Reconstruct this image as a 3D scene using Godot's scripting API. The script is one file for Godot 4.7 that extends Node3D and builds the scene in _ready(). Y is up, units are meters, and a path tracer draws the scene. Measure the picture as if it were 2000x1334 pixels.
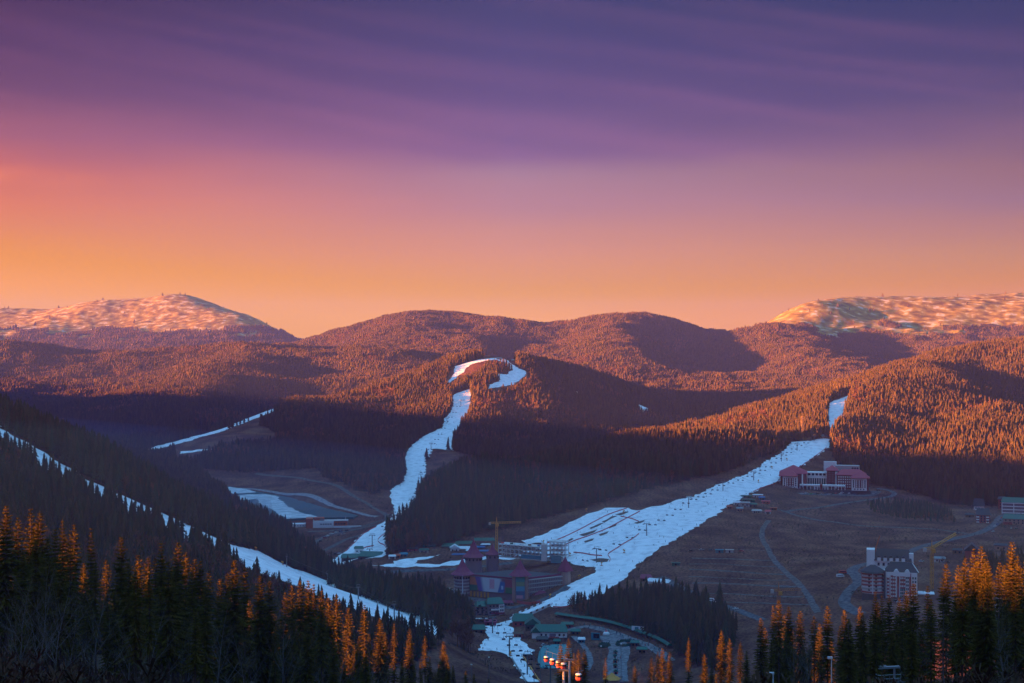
extends Node3D
# A ski valley at sunset. Metres, y up, the camera looks along -z.

const EXPOSURE := 10.5
var rng := RandomNumberGenerator.new()
var taken := {}
var mats := {}

# ---------- ground ----------
var site := PackedFloat64Array()      # surveyed points: x, y, z in threes
var g_cols := PackedFloat64Array()    # bearings of the ground sheet's columns
var g_rows := 520
var g_l0 := log(12.0)
var g_l1 := log(12500.0)
var g_h := PackedFloat32Array()
const VIEW := 0.4
const C_OUT := 70
const C_IN := 400
const EYE := 230.0

func survey(list: Array) -> void:
	for v in list: site.append(v)

func crn(a: float, b: float, c: float, d: float, t: float) -> float:
	return b + 0.5 * t * (c - a + t * (2.0 * a - 5.0 * b + 4.0 * c - d + t * (3.0 * (b - c) + d - a)))

func make_ground_heights() -> void:
	var n := site.size() / 3
	var th := PackedFloat64Array(); var lr := PackedFloat64Array(); var rhs := PackedFloat64Array()
	for i in n:
		var x := site[i * 3]; var z := site[i * 3 + 2]
		th.append(atan2(x, -z)); var r := sqrt(x * x + z * z); lr.append(log(r)); rhs.append((site[i * 3 + 1] - EYE) / r)
	rhs.append(0.0)
	var rows: Array[PackedFloat64Array] = []
	for i in n + 1:
		var row := PackedFloat64Array(); row.resize(n + 1)
		for j in n + 1:
			if i == n or j == n: row[j] = 0.0 if i == j else 1.0
			else:
				var dt := absf(th[i] - th[j]); dt = minf(dt, TAU - dt)
				var dl := lr[i] - lr[j]
				row[j] = sqrt(dt * dt + dl * dl + 0.0009) - (0.0006 if i == j else 0.0)
		rows.append(row)
	# elimination with row exchange
	var m := n + 1
	for k in m:
		var best := k
		for i in range(k + 1, m):
			if absf(rows[i][k]) > absf(rows[best][k]): best = i
		if best != k:
			var sw := rows[k]; rows[k] = rows[best]; rows[best] = sw
			var sv := rhs[k]; rhs[k] = rhs[best]; rhs[best] = sv
		var p := rows[k]; var inv := 1.0 / p[k]
		for i in range(k + 1, m):
			var q := rows[i]; var f := q[k] * inv
			if f == 0.0: continue
			for j in range(k + 1, m): q[j] -= f * p[j]
			rows[i] = q
			rhs[i] -= f * rhs[k]
	for k in range(m - 1, -1, -1):
		var s := rhs[k]; var p := rows[k]
		for j in range(k + 1, m): s -= p[j] * rhs[j]
		rhs[k] = s / p[k]
	rows.clear()
	var c0 := rhs[n]
	# bearings
	var a := atan(VIEW)
	for i in C_OUT: g_cols.append(-PI + (PI - a) * i / C_OUT)
	for i in C_IN + 1: g_cols.append(-a + 2.0 * a * i / C_IN)
	for i in range(1, C_OUT + 1): g_cols.append(a + (PI - a) * i / C_OUT)
	# coarse grid, every third bearing in view and every fourth row; then cubic interpolation
	var nr := 131
	var step := 4
	var coarse_cols := PackedInt32Array()
	for i in range(0, C_OUT, 1): coarse_cols.append(i)
	for i in range(0, C_IN + 1, 4): coarse_cols.append(C_OUT + i)
	for i in range(1, C_OUT + 1, 1): coarse_cols.append(C_OUT + C_IN + i)
	var full: Array[PackedFloat32Array] = []
	full.resize(g_cols.size())
	var d2 := PackedFloat64Array(); d2.resize(n)
	for c in coarse_cols:
		for i in n:
			var dt := absf(g_cols[c] - th[i]); dt = minf(dt, TAU - dt); d2[i] = dt * dt + 0.0009
		var col := PackedFloat64Array(); col.resize(nr)
		for k in nr:
			var l := g_l0 + (g_l1 - g_l0) * (k * step) / (g_rows)
			var s := c0
			for i in n:
				var dl := l - lr[i]
				s += rhs[i] * sqrt(d2[i] + dl * dl)
			col[k] = s
		var fine := PackedFloat32Array(); fine.resize(g_rows + 1)
		for k in g_rows + 1:
			var b := mini(k / step, nr - 2); var t := float(k - b * step) / step
			fine[k] = crn(col[maxi(b - 1, 0)], col[b], col[b + 1], col[mini(b + 2, nr - 1)], t)
		full[c] = fine
	for c in range(C_OUT, C_OUT + C_IN, 4):
		var p0 := full[maxi(c - 4, C_OUT)]; var p1 := full[c]; var p2 := full[c + 4]; var p3 := full[mini(c + 8, C_OUT + C_IN)]
		for u in range(1, 4):
			var f := PackedFloat32Array(); f.resize(g_rows + 1)
			for k in g_rows + 1: f[k] = crn(p0[k], p1[k], p2[k], p3[k], u * 0.25)
			full[c + u] = f
	var basins := [pv([-425.4, -2059.5, -360.7, -1983.8, -297.3, -1901.1, -232.8, -1778.3, -186.5, -1709.7, -190.5, -1689.9, -214.9, -1688.3, -244.9, -1684.0, -267.7, -1673.0, -290.5, -1681.7, -317.7, -1730.2, -359.0, -1862.6]), pv([19.4, -1004.7, 22.3, -1023.1, 29.9, -1029.0, 39.3, -1029.0, 42.8, -1013.6, 41.4, -973.1, 38.1, -953.7, 29.3, -948.9, 19.1, -957.3, 17.8, -979.9])]
	var relief := FastNoiseLite.new(); relief.seed = 7; relief.frequency = 1.0 / 420.0; relief.fractal_octaves = 4; relief.noise_type = FastNoiseLite.TYPE_SIMPLEX; relief.fractal_type = FastNoiseLite.FRACTAL_RIDGED
	var soft := FastNoiseLite.new(); soft.seed = 3; soft.frequency = 1.0 / 60.0; soft.fractal_octaves = 3
	g_h.resize(g_cols.size() * (g_rows + 1))
	for c in g_cols.size():
		var f := full[c]; var sx := sin(g_cols[c]); var sz := -cos(g_cols[c])
		for k in g_rows + 1:
			var r := exp(g_l0 + (g_l1 - g_l0) * k / g_rows)
			var h := EYE + f[k] * r
			var away := smoothstep(0.5, 0.75, absf(g_cols[c])) * smoothstep(3500.0, 7500.0, r)
			if absf(g_cols[c]) > 2.0: away = maxf(away, smoothstep(900.0, 2500.0, r))
			away = maxf(away, smoothstep(10600.0, 12000.0, r))
			h = minf(lerpf(h, 150.0, away), 560.0)
			var rough := smoothstep(2300.0, 5200.0, r)
			if rough > 0.0: h += rough * lerpf(13.0, 6.0, smoothstep(260.0, 360.0, h)) * (relief.get_noise_2d(sx * r, sz * r) - 0.55)
			h += 0.9 * smoothstep(300.0, 2000.0, r) * soft.get_noise_2d(sx * r, sz * r)
			if r > 900.0 and r < 2300.0 and absf(g_cols[c]) < 0.3:
				for q in basins.size():
					if Geometry2D.is_point_in_polygon(Vector2(sx * r, sz * r), basins[q]): h = [17.0, 7.5][q]
			g_h[c * (g_rows + 1) + k] = h

func g_column(t: float) -> float:
	var a := atan(VIEW)
	if t < -a: return (t + PI) / (PI - a) * C_OUT
	if t > a: return C_OUT + C_IN + (t - a) / (PI - a) * C_OUT
	return C_OUT + (t + a) / (2.0 * a) * C_IN

func ground(x: float, z: float) -> float:
	var u := clampf(g_column(atan2(x, -z)), 0.0, g_cols.size() - 1.001)
	var v := clampf((0.5 * log(x * x + z * z) - g_l0) / (g_l1 - g_l0) * g_rows, 0.0, g_rows - 0.001)
	var i := int(u); var j := int(v); var fu := u - i; var fv := v - j
	var at := i * (g_rows + 1) + j
	var a := g_h[at]; var b := g_h[at + g_rows + 1]; var c := g_h[at + 1]; var d := g_h[at + g_rows + 2]
	if fu + fv < 1.0: return a + (b - a) * fu + (c - a) * fv
	return d + (c - d) * (1.0 - fu) + (b - d) * (1.0 - fv)

func on(p: Vector2, up := 0.0) -> Vector3:
	return Vector3(p.x, ground(p.x, p.y) + up, p.y)

func g_normal(x: float, z: float, e := 4.0) -> Vector3:
	return Vector3(ground(x - e, z) - ground(x + e, z), 2.0 * e, ground(x, z - e) - ground(x, z + e)).normalized()

# ---------- names, labels, materials, meshes ----------
func numbered(called: String) -> String:
	if not taken.has(called):
		taken[called] = 0
		return called
	taken[called] += 1
	return "%s_%03d" % [called, taken[called]]

func tag(o: Node3D, label: String, category: String, group := "", kind := "") -> Node3D:
	if label: o.set_meta("label", label)
	if category: o.set_meta("category", category)
	if group: o.set_meta("group", group)
	if kind: o.set_meta("kind", kind)
	return o

func thing(called: String, label: String, category: String, at: Vector3, turn := 0.0, group := "") -> Node3D:
	var o := Node3D.new(); o.name = numbered(called); add_child(o)
	o.position = at; o.rotation.y = turn
	tag(o, label, category, group)
	return o

func copy_of(o: Node3D, called: String, at: Vector3, turn: float, label: String, group := "") -> Node3D:
	var c: Node3D = o.duplicate(); c.name = numbered(called); add_child(c)
	c.position = at; c.rotation.y = turn
	c.set_meta("label", label)
	if group: c.set_meta("group", group)
	return c

func mat(key: String, c: Color, rough := 0.85, metal := 0.0) -> StandardMaterial3D:
	if mats.has(key): return mats[key]
	var m := StandardMaterial3D.new(); m.resource_name = key
	m.albedo_color = Color(c.r, c.g, c.b).linear_to_srgb(); m.roughness = rough; m.metallic = metal
	mats[key] = m
	return m

func noise_tex(ramp: Array, freq: float, octaves := 5, size := 512, seed_ := 1, kind := FastNoiseLite.TYPE_SIMPLEX_SMOOTH) -> NoiseTexture2D:
	var g := Gradient.new(); var offs := PackedFloat32Array(); var cols := PackedColorArray()
	for e in ramp:
		offs.append(e[0]); var c: Color = e[1]; cols.append(c.linear_to_srgb())
	g.offsets = offs; g.colors = cols
	var n := FastNoiseLite.new(); n.seed = seed_; n.frequency = freq; n.fractal_octaves = octaves; n.noise_type = kind
	var t := NoiseTexture2D.new(); t.width = size; t.height = size; t.seamless = true; t.noise = n; t.color_ramp = g
	return t

func normal_tex(freq: float, bump: float, octaves := 5, size := 512, seed_ := 5) -> NoiseTexture2D:
	var n := FastNoiseLite.new(); n.seed = seed_; n.frequency = freq; n.fractal_octaves = octaves
	var t := NoiseTexture2D.new(); t.width = size; t.height = size; t.seamless = true; t.noise = n; t.as_normal_map = true; t.bump_strength = bump
	return t

func tri_mat(key: String, tex: Texture2D, metres: float, rough := 0.95) -> StandardMaterial3D:
	if mats.has(key): return mats[key]
	var m := StandardMaterial3D.new(); m.resource_name = key
	m.albedo_texture = tex; m.roughness = rough; m.specular_mode = BaseMaterial3D.SPECULAR_DISABLED
	m.uv1_triplanar = true; m.uv1_world_triplanar = true; m.uv1_scale = Vector3.ONE / metres
	mats[key] = m
	return m

func mesh_from(v: PackedVector3Array, idx: PackedInt32Array, m: Material, nrm := PackedVector3Array(), col := PackedColorArray()) -> ArrayMesh:
	var a := []; a.resize(Mesh.ARRAY_MAX)
	a[Mesh.ARRAY_VERTEX] = v; a[Mesh.ARRAY_INDEX] = idx
	if nrm.size(): a[Mesh.ARRAY_NORMAL] = nrm
	if col.size(): a[Mesh.ARRAY_COLOR] = col
	var me := ArrayMesh.new(); me.add_surface_from_arrays(Mesh.PRIMITIVE_TRIANGLES, a)
	me.surface_set_material(0, m)
	return me

func put(called: String, me: Mesh, parent: Node3D = null, at := Vector3.ZERO) -> MeshInstance3D:
	var o := MeshInstance3D.new(); o.mesh = me; o.position = at
	if parent == null or parent == self:
		o.name = numbered(called); add_child(o)
	else:
		o.name = called; parent.add_child(o, true)
	return o

# a sheet that follows the ground inside an outline
func sheet(called: String, outline: PackedVector2Array, m: Material, cell := 8.0, lift := 0.3, holes: Array = []) -> MeshInstance3D:
	var v := PackedVector3Array(); var idx := PackedInt32Array(); var nn := PackedVector3Array()
	if Geometry2D.is_polygon_clockwise(outline): outline.reverse()
	var lo := outline[0]; var hi := outline[0]
	for p in outline: lo = lo.min(p); hi = hi.max(p)
	# cut into strips first, so that each cell meets a short outline
	var nx := maxi(1, int(ceil((hi.x - lo.x) / cell))); var nz := maxi(1, int(ceil((hi.y - lo.y) / cell)))
	for jz in nz:
		var z0 := lo.y + jz * cell
		var strip := PackedVector2Array([Vector2(lo.x - 1, z0), Vector2(hi.x + 1, z0), Vector2(hi.x + 1, z0 + cell), Vector2(lo.x - 1, z0 + cell)])
		for part in Geometry2D.intersect_polygons(outline, strip):
			var plo: float = part[0].x; var phi: float = part[0].x
			for p in part: plo = minf(plo, p.x); phi = maxf(phi, p.x)
			var k0 := int(floor((plo - lo.x) / cell)); var k1 := int(floor((phi - lo.x) / cell))
			for kx in range(k0, k1 + 1):
				var x0 := lo.x + kx * cell
				var sq := PackedVector2Array([Vector2(x0, z0 - 1), Vector2(x0 + cell, z0 - 1), Vector2(x0 + cell, z0 + cell + 1), Vector2(x0, z0 + cell + 1)])
				var bits: Array = Geometry2D.intersect_polygons(part, sq)
				for h in holes:
					var left := []
					for q in bits:
						for w in Geometry2D.clip_polygons(q, h): if not Geometry2D.is_polygon_clockwise(w): left.append(w)
					bits = left
				for q in bits:
					var tr := Geometry2D.triangulate_polygon(q)
					if tr.is_empty(): continue
					var base := v.size()
					for p in q:
						v.append(Vector3(p.x, ground(p.x, p.y) + lift, p.y)); nn.append(g_normal(p.x, p.y, 6.0))
					for t in range(0, tr.size(), 3):
						var A: Vector2 = q[tr[t]]; var B: Vector2 = q[tr[t + 1]]; var C: Vector2 = q[tr[t + 2]]
						var cr := (B - A).cross(C - A)
						if absf(cr) < 1e-4: continue
						idx.append(base + tr[t])
						if cr > 0.0: idx.append(base + tr[t + 1]); idx.append(base + tr[t + 2])
						else: idx.append(base + tr[t + 2]); idx.append(base + tr[t + 1])
	return put(called, mesh_from(v, idx, m, nn))

func ribbon(pts: PackedVector2Array, width: float) -> PackedVector2Array:
	# outline of a strip of even width along a smoothed line
	var s := smooth_line(pts, 5)
	var l := PackedVector2Array(); var r := PackedVector2Array()
	for i in s.size():
		var d := (s[mini(i + 1, s.size() - 1)] - s[maxi(i - 1, 0)]).normalized() * width * 0.5
		l.append(s[i] + Vector2(d.y, -d.x)); r.append(s[i] - Vector2(d.y, -d.x))
	r.reverse()
	l.append_array(r)
	return l

func smooth_line(pts: PackedVector2Array, n: int) -> PackedVector2Array:
	var s := PackedVector2Array()
	for i in pts.size() - 1:
		for k in n:
			s.append(pts[i].cubic_interpolate(pts[i + 1], pts[maxi(i - 1, 0)], pts[mini(i + 2, pts.size() - 1)], float(k) / n))
	s.append(pts[pts.size() - 1])
	return s

func rough_edge(poly: PackedVector2Array, amp: float, step: float, seed_: int) -> PackedVector2Array:
	# an outline with the small in-and-outs of a snow edge
	var n := FastNoiseLite.new(); n.seed = seed_; n.frequency = 1.0 / 22.0; n.fractal_octaves = 3
	var s := PackedVector2Array()
	for i in poly.size():
		var a := poly[i]; var b := poly[(i + 1) % poly.size()]
		var k := maxi(1, int(a.distance_to(b) / step)); var nd := (b - a).normalized().orthogonal()
		for t in k:
			var p := a.lerp(b, float(t) / k)
			s.append(p + nd * amp * n.get_noise_2d(p.x, p.y))
	return s

# ---------- sky ----------
func sky_texture() -> ImageTexture:
	var w := 2048; var h := 1024
	var rows := [667.0, 620.0, 560.0, 500.0, 450.0, 400.0, 350.0, 300.0, 200.0, 100.0, 0.0]
	var left := [[255, 172, 50], [255, 170, 54], [255, 162, 66], [242, 150, 92], [232, 138, 106], [228, 128, 108], [208, 112, 112], [170, 100, 126], [122, 78, 118], [95, 64, 108], [80, 54, 94]]
	var mid := [[255, 170, 66], [252, 168, 78], [234, 155, 112], [222, 148, 134], [208, 142, 142], [190, 134, 152], [172, 128, 155], [142, 102, 150], [112, 86, 138], [92, 77, 129], [77, 70, 119]]
	var right := [[242, 150, 70], [240, 148, 76], [224, 142, 100], [204, 138, 118], [186, 128, 130], [164, 118, 140], [156, 110, 128], [134, 98, 130], [96, 78, 124], [78, 68, 116], [62, 62, 108]]
	var lin := func(c: Array) -> Vector3:
		var k := Color8(c[0], c[1], c[2]).srgb_to_linear(); return Vector3(k.r, k.g, k.b)
	var el := []
	for y in rows: el.append(rad_to_deg(atan((667.0 - y) / 2750.0)))
	el.append(24.0); el.append(38.0); el.append(60.0); el.append(91.0)
	var sets := []
	for s in [left, mid, right]:
		var l := []
		for c in s: l.append(lin.call(c))
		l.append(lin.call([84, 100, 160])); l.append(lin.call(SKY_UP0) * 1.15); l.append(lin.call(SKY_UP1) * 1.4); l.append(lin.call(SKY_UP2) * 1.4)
		sets.append(l)
	var streak := FastNoiseLite.new(); streak.seed = 11; streak.frequency = 1.0; streak.fractal_octaves = 4
	var data := PackedFloat32Array(); data.resize(w * h * 3)
	var through_air := PackedFloat32Array()
	for j in h / 2 + 1:
		var up := maxf(deg_to_rad(90.0 - (j + 0.5) * 180.0 / h), 0.001)
		through_air.append(exp(-0.000048 * minf(330.0 / sin(up), 12000.0) * (1.0 - smoothstep(16.0, 30.0, rad_to_deg(up)))))
	for j in h / 2 + 1:
		var e := 90.0 - (j + 0.5) * 180.0 / h
		if e < 0.0: e = 0.0
		for i in w:
			var az := (i + 0.5) / w * 360.0
			if az > 180.0: az -= 360.0
			# soft bands: the layers of thin cloud lie a little aslant
			var wob := streak.get_noise_3d(sin(deg_to_rad(az)) * 3.0, cos(deg_to_rad(az)) * 3.0, e * 0.30) * 0.55 * smoothstep(1.0, 6.0, e) * (1.0 - 0.6 * smoothstep(8.0, 11.0, e))
			wob += streak.get_noise_3d(sin(deg_to_rad(az)) * 9.0, cos(deg_to_rad(az)) * 9.0, e * 1.4 + 40.0) * 0.05 * smoothstep(2.0, 6.0, e)
			var q := clampf(e + wob, 0.0, 90.0)
			var b := 0
			while q > el[b + 1]: b += 1
			var t: float = (q - el[b]) / (el[b + 1] - el[b])
			var s := clampf((az + 20.0) / 20.0, 0.0, 2.0)
			var c: Vector3
			if s < 1.0: c = sets[0][b].lerp(sets[0][b + 1], t).lerp(sets[1][b].lerp(sets[1][b + 1], t), s)
			else: c = sets[1][b].lerp(sets[1][b + 1], t).lerp(sets[2][b].lerp(sets[2][b + 1], t), s - 1.0)
			# pink wisps high up
			var wisp := maxf(0.0, streak.get_noise_2d(az * 0.05 + e * 0.12, e * 0.75 + az * 0.11)) * smoothstep(6.0, 9.0, e) * (1.0 - smoothstep(14.0, 20.0, e))
			c += Vector3(0.16, 0.045, 0.06) * wisp * 0.45
			var glow := exp(-pow((az + 22.0) / 5.0, 2.0)) * exp(-pow((e - 6.35) / 0.28, 2.0)) * (0.6 + streak.get_noise_2d(az * 0.35, e * 2.2))
			c += Vector3(0.22, 0.07, 0.0) * maxf(0.0, glow)
			if e < 30.0:   # what the haze between here and there takes away, less what it adds
				var through: float = through_air[j]
				c = (c - Vector3(0.50, 0.21, 0.40) * (1.0 - through)) / through
				c = c.max(Vector3(0.004, 0.004, 0.01))
			var o := (j * w + i) * 3
			data[o] = c.x / EXPOSURE; data[o + 1] = c.y / EXPOSURE; data[o + 2] = c.z / EXPOSURE
	for j in range(h / 2 + 1, h):
		for i in w:
			var o := (j * w + i) * 3
			data[o] = 0.06; data[o + 1] = 0.05; data[o + 2] = 0.06
	return ImageTexture.create_from_image(Image.create_from_data(w, h, false, Image.FORMAT_RGBF, data.to_byte_array()))

const SKY_UP0 := [98, 150, 210]  # unseen overhead sky, made brighter than the rows below to light the shaded snow
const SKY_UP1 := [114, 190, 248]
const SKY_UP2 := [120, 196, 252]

func _ready() -> void:
	var cam := Camera3D.new(); cam.name = "camera"; add_child(cam)
	cam.position = Vector3(0, EYE, 0); cam.fov = rad_to_deg(2.0 * atan(667.0 / 2750.0)); cam.near = 1.0; cam.far = 40000.0; cam.current = true
	var env := Environment.new()
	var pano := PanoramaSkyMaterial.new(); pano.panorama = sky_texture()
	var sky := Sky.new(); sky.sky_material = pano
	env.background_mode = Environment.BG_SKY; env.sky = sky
	env.tonemap_mode = Environment.TONE_MAPPER_LINEAR; env.tonemap_exposure = EXPOSURE
	env.sdfgi_enabled = true; env.ssao_enabled = true; env.ssil_enabled = true
	env.fog_enabled = true; env.fog_density = 0.000048; env.fog_light_color = Color(0.12, 0.19, 0.95).linear_to_srgb()
	env.volumetric_fog_enabled = true; env.volumetric_fog_density = 0.0
	var we := WorldEnvironment.new(); we.name = "environment"; we.environment = env; add_child(we)
	var sun := DirectionalLight3D.new(); sun.name = "sun"; add_child(sun)
	var el := deg_to_rad(5.5); var az := deg_to_rad(15.0)
	var to_sun := Vector3(-cos(az) * cos(el), sin(el), sin(az) * cos(el))
	sun.look_at_from_position(Vector3.ZERO, -to_sun)
	sun.light_energy = 1.6; sun.light_color = Color(1.0, 0.31, 0.05).linear_to_srgb(); sun.light_angular_distance = 0.5; sun.shadow_enabled = true
	build_mist()
	make_survey()
	make_ground_heights()
	trace_clearings()
	build_ground()
	build_snow()
	make_mats()
	build_roads()
	build_water()
	build_steam()
	build_forest()
	build_foreground()
	build_scrub()
	build_hotel()
	build_mall()
	build_apartments()
	build_houses()
	build_bridges()
	build_masts()
	build_lifts()
	build_fences()
	build_small()

func build_mist() -> void:
	# blue evening mist that fills the shaded valley
	var f := FogVolume.new(); f.name = "valley_mist"; f.shape = RenderingServer.FOG_VOLUME_SHAPE_BOX
	f.size = Vector3(4000, 600, 2650); f.rotation = Vector3(deg_to_rad(-4.5), 0, deg_to_rad(-5.0)); f.position = Vector3(0, -228, -1880)
	var m := FogMaterial.new(); m.density = 0.00005; m.albedo = Color(0.05, 0.32, 1.0).linear_to_srgb(); f.material = m
	add_child(f)
	tag(f, "thin blue evening mist lying in the shaded valley", "mist", "", "stuff")

func build_ground() -> void:
	var earth := tri_mat("winter grass and earth", noise_tex([[0.2, Color(0.11, 0.05, 0.04)], [0.5, Color(0.18, 0.083, 0.06)], [0.8, Color(0.25, 0.13, 0.088)]], 0.008, 8, 1024), 420.0)
	var floor_m := tri_mat("forest floor", noise_tex([[0.3, Color(0.05, 0.035, 0.025)], [0.7, Color(0.10, 0.06, 0.04)]], 0.03, 5), 60.0)
	var alp := tri_mat("alpine grass with snow patches", noise_tex([[0.0, Color(0.07, 0.035, 0.012)], [0.35, Color(0.15, 0.095, 0.018)], [0.60, Color(0.32, 0.235, 0.038)], [0.73, Color(0.38, 0.29, 0.07)], [0.77, Color(0.55, 0.52, 0.48)], [1.0, Color(0.66, 0.64, 0.62)]], 0.011, 10, 1024, 4), 800.0)
	earth.detail_enabled = true; earth.detail_blend_mode = BaseMaterial3D.BLEND_MODE_MUL; earth.detail_uv_layer = BaseMaterial3D.DETAIL_UV_2
	earth.uv2_triplanar = true; earth.uv2_world_triplanar = true; earth.uv2_scale = Vector3.ONE / 37.0
	earth.detail_albedo = noise_tex([[0.2, Color(0.45, 0.42, 0.42)], [0.6, Color(0.95, 0.95, 0.95)], [0.85, Color(1.0, 1.0, 1.0)]], 0.02, 6, 512, 33)
	var tree_line := FastNoiseLite.new(); tree_line.seed = 21; tree_line.frequency = 1.0 / 500.0; tree_line.fractal_octaves = 4
	var nr := g_rows + 1; var nc := g_cols.size()
	var v := PackedVector3Array(); var nn := PackedVector3Array(); v.resize(nr * nc); nn.resize(nr * nc)
	for c in nc:
		var sx := sin(g_cols[c]); var sz := -cos(g_cols[c])
		for k in nr:
			var r := exp(g_l0 + (g_l1 - g_l0) * k / g_rows)
			v[c * nr + k] = Vector3(sx * r, g_h[c * nr + k], sz * r)
	for c in nc:
		for k in nr:
			var du := v[mini(c + 1, nc - 1) * nr + k] - v[maxi(c - 1, 0) * nr + k]
			var dv := v[c * nr + mini(k + 1, nr - 1)] - v[c * nr + maxi(k - 1, 0)]
			nn[c * nr + k] = du.cross(dv).normalized()
			if nn[c * nr + k].y < 0.0: nn[c * nr + k] = -nn[c * nr + k]
	var sets := [PackedInt32Array(), PackedInt32Array(), PackedInt32Array()]
	for c in nc - 1:
		for k in nr - 1:
			var a := c * nr + k; var p := v[a]
			var which := 1 if wooded(p.x, p.z) else 0
			if alpine(p): which = 2
			var s: PackedInt32Array = sets[which]
			for q in [a, a + nr + 1, a + nr, a, a + 1, a + nr + 1]: s.append(q)
			sets[which] = s
	var me := ArrayMesh.new()
	for n in 3:
		var ar := []; ar.resize(Mesh.ARRAY_MAX); ar[Mesh.ARRAY_VERTEX] = v; ar[Mesh.ARRAY_NORMAL] = nn; ar[Mesh.ARRAY_INDEX] = sets[n]
		me.add_surface_from_arrays(Mesh.PRIMITIVE_TRIANGLES, ar)
		me.surface_set_material(n, [earth, floor_m, alp][n])
	var g := put("ground", me)
	tag(g, "mountain ground of brown winter grass, forest floor and alpine meadow", "ground", "", "structure")

var line_noise: FastNoiseLite
func alpine(p: Vector3) -> bool:
	if line_noise == null:
		line_noise = FastNoiseLite.new(); line_noise.seed = 21; line_noise.frequency = 1.0 / 420.0; line_noise.fractal_octaves = 5
	if p.z > -5600.0: return false
	var left := p.x < -1000.0
	if left and p.z > -7200.0: return false
	if not left and p.x < 900.0: return false
	var line := 272.0 if not left else 280.0
	return p.y + line_noise.get_noise_2d(p.x, p.z) * 110.0 > line

var open_ground: Array[PackedVector2Array] = []
var open_lo: Array[Vector2] = []
var open_hi: Array[Vector2] = []
func clear_of_trees(poly: PackedVector2Array) -> void:
	var lo := poly[0]; var hi := poly[0]
	for p in poly: lo = lo.min(p); hi = hi.max(p)
	open_ground.append(poly); open_lo.append(lo); open_hi.append(hi)

func wooded(x: float, z: float) -> bool:
	var p := Vector2(x, z)
	for i in open_ground.size():
		if x > open_lo[i].x and x < open_hi[i].x and z > open_lo[i].y and z < open_hi[i].y and Geometry2D.is_point_in_polygon(p, open_ground[i]): return false
	return true

func build_snow() -> void:
	var names := ["long snow piste winding down the centre hill to the valley station", "gold sunlit snow loop around the summit of the centre hill", "thin snow track down the left spine of the centre hill", "narrow snow track across the small brown meadow below the left spine", "broad crowded main piste running down past the red roofed hotel", "upper steep run of the right piste above the hut and mast", "short snow strip at the very top of the right piste", "narrow snow lane leading left behind the cone roofed mall", "snow apron with chairlift running onto the lower ramp", "diagonal piste half hidden by trees on the near left hill", "tiny snow patch high on the shaded flank of the centre hill", "larger snow patch on the shaded flank of the centre hill", "small snow patch right of the larger one on the shaded flank", "snow patch at the forest foot right of the centre piste"]
	for i in PISTES.size(): piste("snow_piste", PISTES[i], names[i], 8.0 if i != 4 else 9.0, 3.0)
	var bare := tri_mat("thawed earth", noise_tex([[0.2, Color(0.10, 0.07, 0.055)], [0.8, Color(0.22, 0.17, 0.15)]], 0.05, 4, 256, 14), 20.0)
	var patches: Array = [pv([68.9, -1434.7, 78.7, -1442.3, 88.6, -1451.1, 83.6, -1437.3, 73.7, -1427.4]), pv([79.6, -1459.8, 92.3, -1475.7, 96.6, -1476.4, 89.4, -1462.6, 82.0, -1454.2]), pv([94.8, -1482.0, 107.0, -1501.6, 112.7, -1504.3, 103.9, -1488.2, 96.6, -1476.4]), pv([109.8, -1510.1, 122.7, -1519.9, 125.7, -1516.6, 116.1, -1505.5]), pv([99.5, -1455.6, 109.3, -1466.1, 107.0, -1457.1, 100.0, -1447.9]), pv([54.3, -1421.8, 61.2, -1427.0, 63.1, -1421.7, 56.6, -1416.1]), pv([88.1, -1424.9, 99.2, -1435.8, 96.4, -1424.6, 88.6, -1416.9]), pv([71.5, -1405.4, 82.1, -1411.5, 79.4, -1400.4, 73.1, -1395.8]), pv([71.9, -1301.6, 80.4, -1301.1, 89.4, -1293.6, 87.1, -1287.6, 77.5, -1290.9]), pv([-142.9, -1616.9, -136.2, -1614.0, -132.9, -1602.4, -138.9, -1604.9]), pv([-143.2, -1588.0, -137.7, -1591.5, -135.1, -1574.5, -138.7, -1563.4]), pv([127.7, -1463.8, 140.5, -1474.9, 137.5, -1465.5, 130.4, -1457.6]), pv([-107.7, -2277.7, -99.8, -2287.6, -95.6, -2265.9, -103.4, -2256.1])]
	for i in patches.size():
		tag(sheet("bare_patch", rough_edge(patches[i], 2.0, 3.0, 90 + i), bare, 6.0, 0.62), "%s brown thawed patch from the bottom left on the pistes" % rank(i), "bare ground", "", "structure")

var snow_polys: Array = []
func piste(called: String, poly: PackedVector2Array, label: String, cell := 9.0, edge := 3.0) -> void:
	var m := tri_mat("groomed snow", noise_tex([[0.15, Color(0.62, 0.62, 0.64)], [0.4, Color(0.84, 0.85, 0.87)], [0.8, Color(0.93, 0.94, 0.95)]], 0.012, 8, 1024), 160.0, 0.7)
	if not m.normal_enabled:
		m.normal_enabled = true; m.normal_texture = normal_tex(0.03, 5.0); m.normal_scale = 0.8
	var e := rough_edge(poly, edge * 1.6, 3.5, 31 + taken.size())
	tag(sheet(called, e, m, cell, 0.45), label, "ski piste", "", "structure")

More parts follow.
